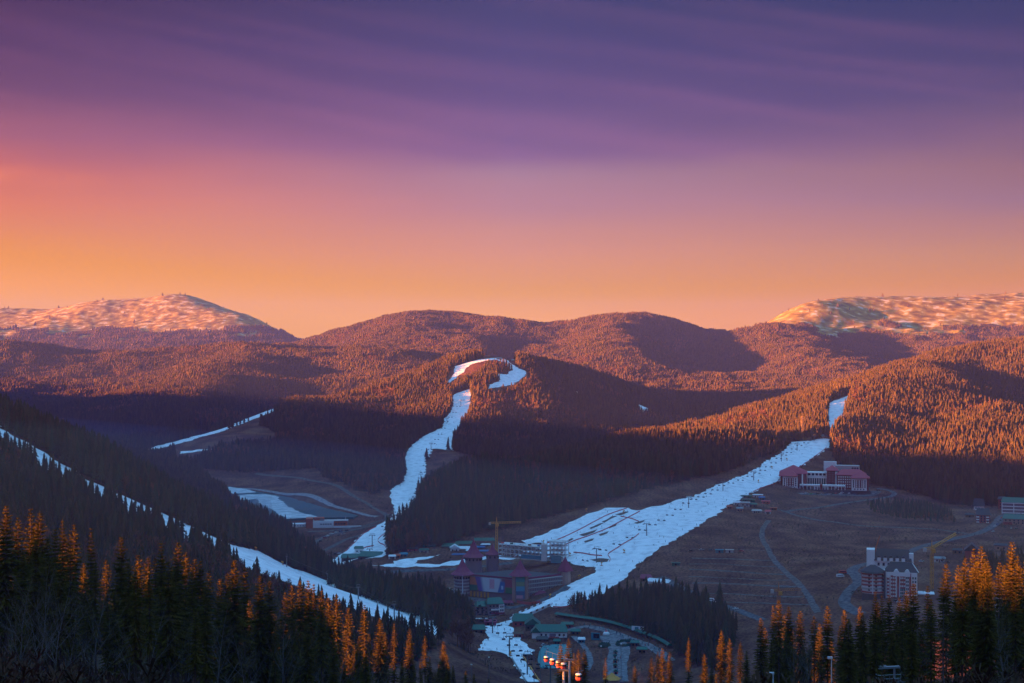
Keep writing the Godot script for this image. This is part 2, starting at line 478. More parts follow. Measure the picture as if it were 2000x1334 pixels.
func trace_clearings() -> void:
	# meadows and the valley floor
	clear_of_trees(pv([-562.7, -2327.1, -482.8, -2134.6, -445.0, -2146.7, -390.3, -2146.9, -293.1, -2132.3, -273.1, -2046.6, -213.1, -1884.1, -187.9, -1872.3, -166.2, -1920.9, -151.7, -1821.4, -139.0, -1654.7, -124.7, -1523.6, -135.6, -1515.5, -124.8, -1412.5, -88.2, -1426.0, -52.5, -1444.2, 0.0, -1482.2, 55.7, -1531.5, 114.9, -1580.5, 180.1, -1650.9, 254.7, -1750.9, 346.7, -1907.1, 418.0, -2034.5, 460.0, -2040.4, 442.3, -1936.9, 425.4, -1827.7, 458.2, -1800.1, 484.9, -1754.5, 497.0, -1708.4, 505.4, -1635.0, 523.4, -1599.3, 632.4, -1640.6, 432.5, -1122.1, 351.7, -1074.6, 252.3, -991.0, 214.8, -984.7, 169.3, -1034.8, 155.4, -1068.2, 117.0, -932.7, 91.5, -786.2, 3.2, -880.1, -13.2, -907.5, -34.8, -1007.8, -45.3, -1038.0, -80.9, -1112.4, -136.1, -1247.9, -170.1, -1317.6, -209.3, -1475.6, -253.7, -1585.5, -305.5, -1680.1, -379.4, -1863.2, -447.7, -2051.8]))
	clear_of_trees(pv([-546.4, -2546.7, -494.5, -2650.8, -445.8, -2580.9, -419.4, -2512.9, -415.3, -2456.2, -508.4, -2353.8, -552.8, -2349.6, -557.8, -2411.7]))
	clear_of_trees(pv([-573.6, -2326.7, -512.8, -2358.4, -491.6, -2331.0, -485.5, -2146.4, -506.9, -2121.5]))
	clear_of_trees(pv([-129.5, -2311.7, -94.4, -2258.6, -55.8, -2192.7, -46.5, -2132.2, -75.5, -2075.8, -105.3, -2067.6, -119.6, -1993.0, -128.9, -1885.9, -138.9, -1909.6]))
	clear_of_trees(pv([-442.9, -1171.2, -421.9, -1160.3, -404.9, -1145.5, -384.8, -1129.4, -367.7, -1121.1, -348.6, -1114.8, -334.8, -1109.4, -332.0, -1100.0, -345.1, -1103.4, -364.4, -1110.8, -382.6, -1119.4, -403.8, -1133.0, -434.3, -1148.4]))
	clear_of_trees(pv([-210.8, -1054.2, -190.0, -1044.9, -169.5, -1035.7, -149.1, -1025.0, -128.4, -1009.0, -106.8, -978.6, -83.0, -950.6, -54.8, -1004.5, -52.0, -1050.7, -37.8, -1039.5, -36.4, -1001.1, -50.0, -916.2, -73.3, -916.1, -101.5, -930.8, -123.7, -944.7, -150.3, -961.0, -176.5, -970.8, -198.4, -991.8]))
	clear_of_trees(pv([-40, -960, -90, -700, -50, -300, 60, -300, 140, -500, 125, -900, 120, -1000, 40, -1000]))
	clear_of_trees(pv([-141.7, -2951.7, -130.1, -3085.0, -68.1, -3122.2, -18.1, -4978.1, 9.1, -3115.4, -27.9, -3066.7, -60.4, -3019.7, -94.8, -2962.4, -127.2, -2914.3]))
	clear_of_trees(pv([-55.0, -2906.0, 0.0, -2955.1, 35.7, -3064.7, 38.7, -2959.3, 0.0, -2874.4, -46.1, -2817.9]))
	clear_of_trees(pv([-631.3, -2378.3, -585.8, -2426.2, -540.0, -2560.3, -497.5, -2682.4, -588.7, -3565.9, -445.4, -2709.7, -481.0, -2593.4, -507.2, -2404.6, -567.8, -2351.6, -596.4, -2284.4]))
	clear_of_trees(pv([-565.9, -2358.1, -515.2, -2369.4, -473.5, -2389.2, -418.0, -2472.2, -402.1, -2403.7, -461.5, -2328.7, -502.0, -2308.4, -549.2, -2305.6]))
	clear_of_trees(pv([-333.9, -1109.1, -317.5, -1098.1, -309.1, -1069.3, -328.0, -1089.5]))
	clear_of_trees(pv([-300.3, -1086.7, -290.4, -1082.2, -281.7, -1049.6, -292.6, -1058.6]))
	clear_of_trees(pv([-266.0, -1072.4, -260.3, -1068.2, -250.9, -1029.6, -255.9, -1031.8]))
	clear_of_trees(pv([-251.3, -1063.1, -241.4, -1056.9, -232.5, -1018.2, -242.2, -1024.5]))
	clear_of_trees(pv([-226.3, -1051.4, -218.6, -1045.6, -210.2, -1005.3, -217.7, -1011.4]))
	clear_of_trees(pv([80, -520, 210, -520, 480, -1060, 160, -1060]))
	for p in PISTES: clear_of_trees(p)
	# groves that stand on the valley floor
	groves.append(pv([46.2, -1134.2, 72.0, -1100.2, 95.9, -1054.4, 112.8, -1001.0, 115.8, -950.8, 123.3, -904.3, 135.4, -930.8, 150.2, -956.0, 159.4, -985.1, 156.6, -1015.5, 153.8, -1044.1, 144.6, -1069.0, 132.3, -1085.9, 120.2, -1101.8, 94.0, -1124.5, 47.1, -1156.6]))
	groves.append(pv([-166.5, -1327.4, -145.6, -1334.5, -101.9, -1273.2, -52.6, -1204.8, -29.7, -1088.8, -30.5, -1049.2, -45.0, -1031.7, -76.8, -1055.9, -123.6, -1133.2, -166.5, -1271.8]))
	groves.append(pv([412.0, -1641.9, 454.0, -1664.5, 476.9, -1639.2, 485.6, -1571.2, 467.0, -1476.1, 448.6, -1486.5, 417.2, -1509.7, 399.2, -1568.2]))

var groves: Array[PackedVector2Array] = []
var PISTES: Array = [
	pv([-84.3, -2897.2, -120.2, -2873.5, -117.6, -2718.5, -127.7, -2639.4, -124.6, -2519.0, -152.3, -2449.6, -165.8, -2374.5, -171.5, -2323.6, -171.1, -2229.8, -157.5, -2082.0, -158.1, -2040.7, -165.5, -1912.1, -161.1, -1861.3, -151.7, -1821.4, -140.5, -1672.4, -152.7, -1646.9, -168.7, -1600.0, -175.5, -1485.2, -186.4, -1435.8, -172.0, -1411.8, -155.7, -1427.1, -130.9, -1411.3, -127.5, -1443.4, -134.2, -1513.0, -125.4, -1532.7, -126.7, -1598.7, -109.9, -1599.5, -110.0, -1653.0, -129.2, -1899.7, -130.0, -2008.3, -128.7, -2094.7, -133.8, -2190.6, -128.8, -2300.0, -94.7, -2265.6, -102.6, -2411.0, -89.9, -2447.8, -90.8, -2522.4, -83.3, -2633.0, -77.8, -2741.9]),
	pv([-125.7, -3086.2, -90.3, -3105.0, -55.7, -3128.1, -32.1, -3153.8, -11.5, -3169.7, 0.0, -3125.2, 15.7, -3082.7, 31.3, -3071.3, 27.4, -3009.0, 4.3, -2923.9, -29.4, -2887.3, -49.3, -2884.1, -47.6, -2909.0, -25.6, -2932.5, -30.5, -2990.6, -10.9, -2995.9, 0.0, -3050.7, -15.8, -3099.5, -24.9, -3106.8, -32.9, -3117.0, -55.3, -3103.3, -83.9, -3077.3, -100.8, -3047.2, -103.5, -3026.7, -138.4, -2950.7, -140.9, -2957.1, -123.4, -3029.6]),
	pv([-633.9, -2387.9, -618.0, -2420.9, -591.6, -2450.0, -571.8, -2500.1, -655.8, -2985.7, -562.7, -2667.7, -535.5, -2687.4, -618.0, -3332.3, -610.2, -3481.2, -591.3, -3581.9, -455.9, -2731.4, -474.5, -2707.4, -500.0, -2680.2, -522.3, -2635.5, -536.9, -2545.8, -559.0, -2443.8, -583.5, -2416.6, -608.9, -2392.0, -620.4, -2369.6]),
	pv([-556.4, -2364.9, -515.2, -2369.4, -473.5, -2389.2, -418.0, -2472.2, -413.7, -2457.1, -470.3, -2373.0, -512.0, -2354.7, -552.8, -2349.6]),
	pv([402.5, -2030.9, 376.5, -1953.7, 341.7, -1879.1, 318.7, -1825.7, 288.5, -1762.9, 245.5, -1687.6, 204.2, -1604.8, 169.1, -1549.7, 135.5, -1521.1, 124.2, -1538.0, 101.0, -1542.8, 83.0, -1522.4, 71.0, -1502.7, 53.7, -1477.3, 31.7, -1452.5, 7.9, -1443.1, 15.6, -1433.0, 34.3, -1428.8, 36.2, -1421.5, 18.5, -1415.8, 7.2, -1417.8, 12.8, -1406.7, 30.0, -1376.4, 48.6, -1336.2, 54.3, -1297.6, 75.8, -1278.9, 73.7, -1266.4, 59.7, -1253.7, 52.0, -1243.6, 50.3, -1224.8, 33.8, -1193.2, 23.8, -1188.0, 31.9, -1168.8, 42.3, -1162.6, 59.3, -1165.7, 77.7, -1187.7, 90.7, -1216.4, 104.3, -1246.5, 113.1, -1269.4, 126.5, -1288.0, 144.7, -1326.8, 179.7, -1412.1, 217.2, -1493.1, 268.2, -1638.8, 300.5, -1700.4, 318.5, -1734.4, 338.8, -1778.0, 388.7, -1882.1, 419.8, -1946.6, 457.0, -2020.6, 467.5, -2057.1, 446.8, -2047.7, 414.3, -2034.5]),
	pv([461.1, -2072.0, 474.9, -2120.1, 523.8, -2342.0, 544.0, -2412.8, 564.7, -2438.0, 599.0, -2480.8, 571.4, -2387.9, 552.1, -2332.3, 510.4, -2169.5, 486.2, -2108.9, 467.5, -2057.1]),
	pv([647.5, -2653.9, 668.7, -2684.5, 685.6, -2697.3, 680.0, -2675.2, 658.6, -2644.1, 629.7, -2580.9]),
	pv([12.8, -1412.2, -35.9, -1409.3, -75.7, -1388.3, -97.7, -1385.3, -90.5, -1397.4, -72.0, -1415.2, -101.7, -1398.7, -117.8, -1390.9, -115.6, -1382.6, -130.4, -1379.3, -138.3, -1382.9, -124.6, -1370.6, -89.9, -1373.9, -75.2, -1378.9, -34.5, -1397.0, -20.4, -1402.0, 12.7, -1402.2]),
	pv([0.8, -1156.7, -20.2, -1111.6, -20.4, -1076.4, -18.6, -1043.8, -25.2, -1005.0, -14.4, -1012.9, -7.0, -1014.0, -1.8, -1009.9, 1.4, -990.1, 9.0, -886.2, 17.8, -892.4, 7.7, -1003.4, 10.9, -1003.5, 16.5, -1008.1, 12.8, -1035.6, 8.8, -1054.5, 3.1, -1073.5, 1.6, -1099.1, -1.6, -1132.7, 3.3, -1150.1]),
	pv([-1171.2, -3096.9, -434.3, -1194.3, -412.5, -1175.5, -386.7, -1161.0, -371.5, -1154.3, -359.1, -1152.2, -346.0, -1143.7, -317.3, -1148.0, -283.8, -1147.7, -250.3, -1147.1, -227.6, -1154.6, -220.8, -1214.2, -204.5, -1255.1, -186.3, -1284.2, -163.6, -1285.8, -136.1, -1247.9, -101.1, -1157.9, -79.2, -1146.0, -52.4, -1058.8, -51.5, -944.3, -82.7, -947.1, -105.7, -968.8, -126.8, -996.0, -147.0, -1010.3, -167.4, -1022.9, -186.6, -1026.3, -207.3, -1036.4, -229.6, -1052.4, -265.0, -1071.8, -300.3, -1086.7, -334.8, -1109.4, -348.6, -1114.8, -367.7, -1121.1, -384.8, -1129.4, -404.9, -1145.5, -421.9, -1160.3, -442.9, -1171.2]),
	pv([133.3, -3080.3, 142.7, -3089.8, 152.2, -3078.5, 150.4, -3062.9, 140.2, -3060.4]),
	pv([273.7, -3162.5, 287.6, -3138.6, 299.7, -3109.9, 307.7, -3066.3, 289.4, -3037.7, 278.9, -3043.8, 276.0, -3085.6]),
	pv([321.7, -3252.3, 341.4, -3305.8, 334.0, -3156.4, 323.8, -3103.0, 312.5, -3124.7]),
	pv([14.2, -2298.8, 36.7, -2242.3, 63.4, -2236.7, 60.8, -2201.2, 44.3, -2216.6, 20.2, -2227.2]),
]

# ---------- trees of the forests ----------
# a conifer of whorls: each tier is a skirt whose rim goes in and out
func conifer_mesh(tiers: int, sides: int, seed_: int, m: Material, width := 0.17, bare := 0.08) -> ArrayMesh:
	var r := RandomNumberGenerator.new(); r.seed = seed_
	var v := PackedVector3Array(); var idx := PackedInt32Array()
	var lean := Vector2(r.randf_range(-0.01, 0.01), r.randf_range(-0.01, 0.01))
	for t in tiers:
		var f := float(t) / tiers
		var y0 := bare + (1.0 - bare) * pow(f, 0.92); var y1 := minf(1.0, bare + (1.0 - bare) * pow((t + 1.75) / tiers, 0.92))
		if t == tiers - 1: y1 = 1.0
		var rad := width * (1.0 - pow(f, 1.25) * 0.93) * r.randf_range(0.82, 1.12)
		var top := v.size(); v.append(Vector3(lean.x * t, y1, lean.y * t))
		var turn := r.randf() * TAU
		var n := sides * 2
		for k in n:
			var a := turn + TAU * k / n
			var q := rad * (r.randf_range(0.85, 1.25) if k % 2 == 0 else r.randf_range(0.42, 0.62))
			v.append(Vector3(cos(a) * q + lean.x * t, y0 - (0.02 if k % 2 == 0 else -0.035) * r.randf_range(0.4, 1.3), sin(a) * q + lean.y * t))
		for k in n: idx.append_array([top, top + 1 + k, top + 1 + (k + 1) % n])
	# trunk
	var b := v.size()
	for k in 3:
		var a := TAU * k / 3
		v.append(Vector3(cos(a) * 0.012, 0.0, sin(a) * 0.012))
	v.append(Vector3(0, 0.6, 0))
	for k in 3: idx.append_array([b + 3, b + k, b + (k + 1) % 3])
	return mesh_from(v, idx, m)

# a leafless broadleaf seen from far: trunk and a loose crown of twig blades
func bare_mesh(blades: int, seed_: int, m: Material) -> ArrayMesh:
	var r := RandomNumberGenerator.new(); r.seed = seed_
	var v := PackedVector3Array(); var idx := PackedInt32Array()
	var blade := func(a: Vector3, b: Vector3, w0: float, w1: float) -> void:
		var side := (b - a).cross(Vector3(r.randf() - 0.5, r.randf() - 0.5, r.randf() - 0.5)).normalized()
		var s := v.size()
		v.append_array([a - side * w0, a + side * w0, b - side * w1, b + side * w1])
		idx.append_array([s, s + 1, s + 2, s + 1, s + 3, s + 2])
	blade.call(Vector3.ZERO, Vector3(0, 0.75, 0), 0.014, 0.006)
	blade.call(Vector3.ZERO, Vector3(0.01, 0.75, 0), 0.014, 0.006)
	for i in blades:
		var f := pow(r.randf(), 0.8)
		var a := r.randf() * TAU
		var from := Vector3(0, 0.28 + 0.5 * f, 0)
		var reach := 0.24 * (1.0 - 0.55 * f) * r.randf_range(0.5, 1.1)
		var to := Vector3(cos(a) * reach, from.y + r.randf_range(0.10, 0.30) * (1.1 - 0.4 * f), sin(a) * reach)
		blade.call(from, to, 0.006, 0.018)
		for k in 2:
			var mid := from.lerp(to, r.randf_range(0.5, 1.0))
			blade.call(mid, mid + Vector3(r.randf_range(-0.08, 0.08), r.randf_range(0.02, 0.12), r.randf_range(-0.08, 0.08)), 0.01, 0.004)
	return mesh_from(v, idx, m)

func leaf_mat(key: String) -> StandardMaterial3D:
	if mats.has(key): return mats[key]
	var m := StandardMaterial3D.new(); m.resource_name = key
	m.vertex_color_use_as_albedo = true; m.roughness = 0.9; m.specular_mode = BaseMaterial3D.SPECULAR_DISABLED
	mats[key] = m
	return m

func scatter(called: String, me: Mesh, where: Array, tints: Array, label: String, cat: String) -> void:
	if where.is_empty(): return
	var mm := MultiMesh.new(); mm.transform_format = MultiMesh.TRANSFORM_3D; mm.use_colors = true; mm.mesh = me; mm.instance_count = where.size()
	for i in where.size():
		mm.set_instance_transform(i, where[i]); mm.set_instance_color(i, tints[i])
	var o := MultiMeshInstance3D.new(); o.multimesh = mm; o.name = numbered(called); add_child(o)
	tag(o, label, cat, "", "stuff")

func build_forest() -> void:
	var r := RandomNumberGenerator.new(); r.seed = 77
	var mixn := FastNoiseLite.new(); mixn.seed = 5; mixn.frequency = 1.0 / 260.0; mixn.fractal_octaves = 3
	var thin := FastNoiseLite.new(); thin.seed = 8; thin.frequency = 1.0 / 90.0; thin.fractal_octaves = 2
	var bands := [[640.0, 1750.0, 5.6], [1750.0, 3800.0, 6.2], [3800.0, 6900.0, 7.4], [6900.0, 10200.0, 15.0]]
	var names := [["near", "dark spruce forest over the near left hill and the valley groves"], ["middle", "spruce forest over the centre hill and the right hill beside the pistes"], ["far", "forest over the long hills behind the ski valley"], ["farthest", "forest on the foot of the snowy far left mountain"]]
	var leafy_zone := pv([-78.1, -2865.3, 0.0, -2931.9, 44.1, -3029.1, 110.8, -3048.2, 91.4, -2793.9, 0.0, -2705.0, -37.1, -2552.7, -55.5, -2346.7])
	var top := {}   # per bearing: steepest sight line so far
	var slots := 1600
	var tops := PackedFloat32Array(); tops.resize(slots); tops.fill(-9.0)
	var r1 := bands[0][0] as float
	var vmax := atan(0.40)
	for b in bands.size():
		var sp: float = bands[b][2]
		var where := [[], [], [], []]; var tint := [[], [], [], []]
		while r1 < bands[b][1]:
			# sight lines over bare ground up to here
			var lo := -1.35 if r1 < 4200.0 else -vmax
			var t := lo
			while t < vmax:
				var inside := t > -vmax
				var st := (sp if inside else 15.0) / r1
				t += st * r.randf_range(0.75, 1.25)
				if not inside and (r1 < 900.0 or r.randf() > sp / 15.0): continue
				var rr := r1 + r.randf_range(-0.5, 0.5) * sp
				var x := sin(t) * rr; var z := -cos(t) * rr
				var y := ground(x, z)
				var hgt := (12.0 + 13.0 * sqrt(r.randf())) * (1.0 + 0.35 * thin.get_noise_2d(x * 0.6, z * 0.6))
				if inside:
					var s := int((t + vmax) / (2.0 * vmax) * slots)
					var seen := (y + hgt * 1.6 - EYE) / rr
					if s >= 0 and s < slots:
						if seen < tops[s] - 0.0005: continue
				if not wooded_now(x, z): continue
				if thin.get_noise_2d(x * 1.3 + 500.0, z * 1.3) > 0.50 + 0.1 * r.randf(): continue
				if z < -5600.0:
					if alpine(Vector3(x, y, z)) and r.randf() > 0.004: continue
				var mx := mixn.get_noise_2d(x, z)
				var leafy := mx + 0.25 * r.randf() > 0.40 or (b == 1 and r.randf() < 0.55 and Geometry2D.is_point_in_polygon(Vector2(x, z), leafy_zone))
				var kind := 0
				if leafy and r.randf() < 0.75: kind = 2 + r.randi() % 2
				else: kind = r.randi() % 2
				if kind >= 2: hgt *= 0.72
				if b == 0 and Geometry2D.is_point_in_polygon(Vector2(x, z), groves[2]): hgt *= 0.4
				var w := r.randf_range(0.85, 1.2) * hgt
				if b == 1: hgt *= 0.92; w *= 1.12
				if b == 2: hgt *= 0.72; w *= 1.12
				if b == 3: w *= 1.9
				var bs := Basis(Vector3.UP, r.randf() * TAU).scaled(Vector3(w, hgt, w))
				where[kind].append(Transform3D(bs, Vector3(x, y - 0.3, z)))
				var g := r.randf_range(0.75, 1.3)
				var c := Color(0.040, 0.058, 0.030).lerp(Color(0.082, 0.058, 0.030), r.randf() * 0.8) * g
				if b > 0: c = c.lerp(Color(0.095, 0.050, 0.028) * g, 0.45)
				if kind >= 2: c = Color(0.16, 0.085, 0.055).lerp(Color(0.20, 0.10, 0.06), r.randf()) * g
				c.a = 1.0
				tint[kind].append(c)
			# ground hides what lies behind
			for s in slots:
				var tt := -vmax + 2.0 * vmax * (s + 0.5) / slots
				var e := (ground(sin(tt) * r1, -cos(tt) * r1) - EYE) / r1
				if e > tops[s]: tops[s] = e
			r1 += sp * 0.9
		var m := leaf_mat("needles")
		var meshes: Array
		if b == 0: meshes = [conifer_mesh(9, 7, 1, m, 0.16, 0.12), conifer_mesh(8, 7, 2, m, 0.14, 0.2), bare_mesh(46, 3, m), bare_mesh(40, 4, m)]
		elif b == 1: meshes = [conifer_mesh(6, 5, 1, m), conifer_mesh(5, 5, 2, m, 0.15), bare_mesh(22, 3, m), bare_mesh(18, 4, m)]
		else: meshes = [conifer_mesh(3, 4, 1, m, 0.2, 0.0), conifer_mesh(3, 4, 2, m, 0.18, 0.0), bare_mesh(10, 3, m), bare_mesh(9, 4, m)]
		var n := 0
		for k in 4:
			n += where[k].size()
			scatter("spruce_forest" if k < 2 else "leafless_wood", meshes[k], where[k], tint[k], names[b][1] if k == 0 else names[b][1].replace("forest", "forest of slimmer trees") if k == 1 else "leafless brown trees mixed into the " + names[b][1], "forest")
		print(names[b][0], " ", n)

func wooded_now(x: float, z: float) -> bool:
	var p := Vector2(x, z)
	for g in groves: if Geometry2D.is_point_in_polygon(p, g): return true
	return wooded(x, z)

func build_scrub() -> void:
	# low leafless bushes and tussocks over the meadows
	var r := RandomNumberGenerator.new(); r.seed = 91
	var n := FastNoiseLite.new(); n.seed = 14; n.frequency = 1.0 / 70.0; n.fractal_octaves = 3
	var where := []; var tints := []
	var poly := open_ground[0]
	var tries := 0
	while where.size() < 9000 and tries < 120000:
		tries += 1
		var p := Vector2(r.randf_range(-500, 620), r.randf_range(-2150, -920))
		if n.get_noise_2d(p.x, p.y) + r.randf() * 0.35 < 0.18: continue
		if not Geometry2D.is_point_in_polygon(p, poly): continue
		var bad := false
		for q in keep_clear: if Geometry2D.is_point_in_polygon(p, q): bad = true; break
		if bad: continue
		var h := r.randf_range(0.7, 2.6) * (2.2 if r.randf() < 0.02 else 1.0)
		where.append(Transform3D(Basis(Vector3.UP, r.randf() * TAU).scaled(Vector3(h * 1.8, h, h * 1.8)), on(p, -0.1)))
		var c := Color(0.10, 0.06, 0.045).lerp(Color(0.05, 0.05, 0.03), r.randf()) * r.randf_range(0.6, 1.4); c.a = 1.0
		tints.append(c)
	scatter("scrub", bare_mesh(14, 31, leaf_mat("needles")), where, tints, "low brown bushes and tussocks scattered over the meadows of the valley", "scrub")

	# brush under the foreground spruces
	where = []; tints = []
	for i in 2600:
		var t := r.randf_range(-0.38, 0.38); var rr := r.randf_range(95.0, 420.0)
		if absf(t) < 0.10: continue
		var p := Vector2(sin(t) * rr, -cos(t) * rr)
		var h := r.randf_range(2.0, 6.5)
		where.append(Transform3D(Basis(Vector3.UP, r.randf() * TAU).scaled(Vector3(h * 1.2, h, h * 1.2)), on(p, -0.2)))
		var c := Color(0.13, 0.06, 0.04).lerp(Color(0.06, 0.045, 0.03), r.randf()); c.a = 1.0
		tints.append(c)
	scatter("undergrowth", bare_mesh(26, 37, leaf_mat("needles")), where, tints, "reddish brown brush under the foreground spruces", "undergrowth")

# ---------- foreground trees, each one a thing ----------
func spruce_crown(seed_: int, m: Material, h: float, low: float, spread: float, scruffy: float) -> ArrayMesh:
	var r := RandomNumberGenerator.new(); r.seed = seed_
	var v := PackedVector3Array(); var col := PackedColorArray(); var idx := PackedInt32Array()
	var y := h * low
	while y < h - 0.25:
		var f := (y - h * low) / (h * (1.0 - low))
		var n := 7 if f < 0.75 else 5
		var a0 := r.randf() * TAU
		for k in n:
			if r.randf() < scruffy * (1.0 - f) * 0.6: continue
			var az := a0 + TAU * (k + r.randf_range(-0.3, 0.3)) / n
			var reach := spread * (pow(1.0 - f, 0.72) * (1.0 - 0.32 * (1.0 - f) * (1.0 - f)) + 0.03) * r.randf_range(0.62, 1.15)
			var dir := Vector3(cos(az), 0, sin(az)); var side := Vector3(-sin(az), 0, cos(az))
			var rise := lerpf(-0.28, 0.55, f * f)
			var tone := r.randf_range(0.7, 1.25)
			var c := Color(0.066, 0.056, 0.016).lerp(Color(0.142, 0.102, 0.026), r.randf()) * tone
			c.a = 1.0
			var p := Vector3(0, y, 0) + dir * 0.05
			var pts := [p]
			for s in 4:
				var q := float(s + 1) / 4.0
				pts.append(Vector3(0, y + reach * (rise * q - 0.34 * q * q + 0.22 * q * q * q) + r.randf_range(-0.05, 0.05), 0) + dir * reach * q)
			for s in 4:
				var A: Vector3 = pts[s]; var B: Vector3 = pts[s + 1]
				var w := reach * 0.16 * (1.0 - 0.2 * s) + 0.06
				# a spray of twigs to each side, drooping, with hanging ends
				for sd in [-1.0, 1.0]:
					for u in 2:
						var t := A.lerp(B, 0.15 + 0.5 * u + r.randf() * 0.2)
						var tip: Vector3 = t + side * sd * w * r.randf_range(0.9, 1.9) + dir * w * r.randf_range(0.3, 1.2) - Vector3(0, w * r.randf_range(0.25, 1.1), 0)
						var base := v.size()
						var th := w * 0.5
						v.append_array([t - dir * th, t + dir * th, tip, t.lerp(tip, 0.5) - Vector3(0, w * r.randf_range(0.5, 1.1), 0)])
						for q in 4: col.append(c)
						idx.append_array([base, base + 1, base + 2, base, base + 3, base + 2])
				var b := v.size()
				var hw := w * 0.4
				v.append_array([A - side * hw, A + side * hw, B - side * hw * 0.7, B + side * hw * 0.7])
				for q in 4: col.append(c)
				idx.append_array([b, b + 1, b + 2, b + 1, b + 3, b + 2])
		y += h * lerpf(0.030, 0.017, f) * r.randf_range(0.8, 1.2)
	# leader
	var b := v.size()
	for k in 3: v.append(Vector3(cos(k * 2.1) * 0.07, h - 0.9, sin(k * 2.1) * 0.07)); col.append(Color(0.05, 0.045, 0.02))
	v.append(Vector3(0, h, 0)); col.append(Color(0.05, 0.045, 0.02))
	for k in 3: idx.append_array([b + 3, b + k, b + (k + 1) % 3])
	return mesh_from(v, idx, m, PackedVector3Array(), col)

func tube(v: PackedVector3Array, idx: PackedInt32Array, a: Vector3, b: Vector3, ra: float, rb: float, n: int) -> void:
	var d := (b - a).normalized(); var s := d.cross(Vector3(0.31, 0.2, 0.93)).normalized(); var t := d.cross(s)
	var base := v.size()
	for k in n:
		var q := TAU * k / n
		v.append(a + (s * cos(q) + t * sin(q)) * ra); v.append(b + (s * cos(q) + t * sin(q)) * rb)
	for k in n:
		var i := base + 2 * k; var j := base + 2 * ((k + 1) % n)
		idx.append_array([i, i + 1, j, j, i + 1, j + 1])

func spruce_trunk(seed_: int, m: Material, h: float, low: float) -> ArrayMesh:
	var r := RandomNumberGenerator.new(); r.seed = seed_
	var v := PackedVector3Array(); var idx := PackedInt32Array()
	tube(v, idx, Vector3(0, -1, 0), Vector3(0.03, h * 0.45, 0), 0.24, 0.16, 7)
	tube(v, idx, Vector3(0.03, h * 0.45, 0), Vector3(0, h * 0.97, 0), 0.16, 0.02, 6)
	for i in 26:   # dead snags below the crown
		var y := h * r.randf_range(0.12, low + 0.1); var a := r.randf() * TAU; var l := r.randf_range(0.5, 1.8)
		tube(v, idx, Vector3(0, y, 0), Vector3(cos(a) * l, y - r.randf_range(-0.1, 0.5) * l, sin(a) * l), 0.035, 0.01, 3)
	return mesh_from(v, idx, m)

func bare_tree(seed_: int, m: Material, h: float) -> Array:
	var r := RandomNumberGenerator.new(); r.seed = seed_
	var v := PackedVector3Array(); var idx := PackedInt32Array(); var tv := PackedVector3Array(); var ti := PackedInt32Array()
	var stems := [[Vector3(0, -1, 0), Vector3(r.randf_range(-0.05, 0.05), 1, r.randf_range(-0.05, 0.05)).normalized(), h * 0.6, 0.17, 0]]
	while stems.size():
		var s: Array = stems.pop_back()
		var p: Vector3 = s[0]; var d: Vector3 = s[1]; var len: float = s[2]; var rad: float = s[3]; var lev: int = s[4]
		var n := 5 if lev == 0 else 3
		for k in n:
			var e := p + d * len / n
			var r1: float = rad * (1.0 - 0.6 * float(k + 1) / n); var r0: float = rad * (1.0 - 0.6 * float(k) / n)
			if lev < 2: tube(v, idx, p, e, r0, r1, 5 if lev == 0 else 4)
			else: tube(tv, ti, p, e, r0, r1, 3)
			p = e
			d = (d + Vector3(r.randf_range(-0.12, 0.12), 0.06, r.randf_range(-0.12, 0.12))).normalized()
			if lev < 3 and (lev > 0 or k >= 1):
				for q in (2 if lev == 0 else 2):
					var a := r.randf() * TAU
					var out := (d * r.randf_range(0.75, 1.15) + Vector3(cos(a), 0.1, sin(a)) * r.randf_range(0.5, 0.9)).normalized()
					stems.append([p, out, len * r.randf_range(0.38, 0.6), r1 * 0.6, lev + 1])
		if lev < 3: stems.append([p, d, len * 0.5, rad * 0.42, lev + 1])
	return [mesh_from(v, idx, m), mesh_from(tv, ti, m)]

const TOPS_LEFT := [[12, 985, 205], [60, 988, 235], [78, 997, 225], [122, 1012, 220], [145, 1022, 262], [178, 1026, 232], [207, 1092, 300], [237, 1047, 230], [270, 1080, 275], [289, 1086, 285], [315, 1055, 232], [348, 1057, 245], [363, 1076, 262], [380, 1090, 255], [392, 1093, 245], [408, 1113, 275], [430, 1128, 290], [445, 1118, 272], [458, 1092, 262], [478, 1105, 270], [508, 1122, 290], [527, 1133, 292], [557, 1156, 325], [570, 1142, 322], [586, 1131, 312], [602, 1132, 315], [613, 1137, 322], [628, 1152, 335], [642, 1166, 345], [657, 1158, 370], [680, 1186, 390], [712, 1180, 400], [742, 1206, 420], [770, 1216, 440], [800, 1226, 470], [830, 1240, 500], [866, 1252, 540]]
const TOPS_RIGHT := [[1376, 1276, 455], [1409, 1229, 445], [1425, 1246, 440], [1446, 1252, 430], [1486, 1206, 345], [1510, 1180, 318], [1521, 1171, 312], [1541, 1182, 322], [1563, 1192, 345], [1590, 1202, 340], [1616, 1181, 318], [1649, 1190, 330], [1680, 1183, 318], [1710, 1153, 276], [1723, 1161, 272], [1737, 1161, 280], [1757, 1166, 284], [1770, 1152, 276], [1784, 1138, 270], [1812, 1141, 272], [1848, 1098, 248], [1872, 1102, 262], [1886, 1086, 250], [1902, 1070, 236], [1917, 1065, 234], [1952, 1097, 246], [1976, 1056, 218], [1988, 1082, 226], [2010, 1075, 220]]
const TOPS_MIDDLE := [[1095, 1256, 478], [1111, 1246, 470], [1121, 1274, 462], [1130, 1268, 468], [1142, 1266, 472], [1183, 1284, 450], [1240, 1300, 400], [1272, 1282, 440], [1285, 1272, 430], [1294, 1265, 435], [1308, 1273, 440], [1345, 1244, 560]]

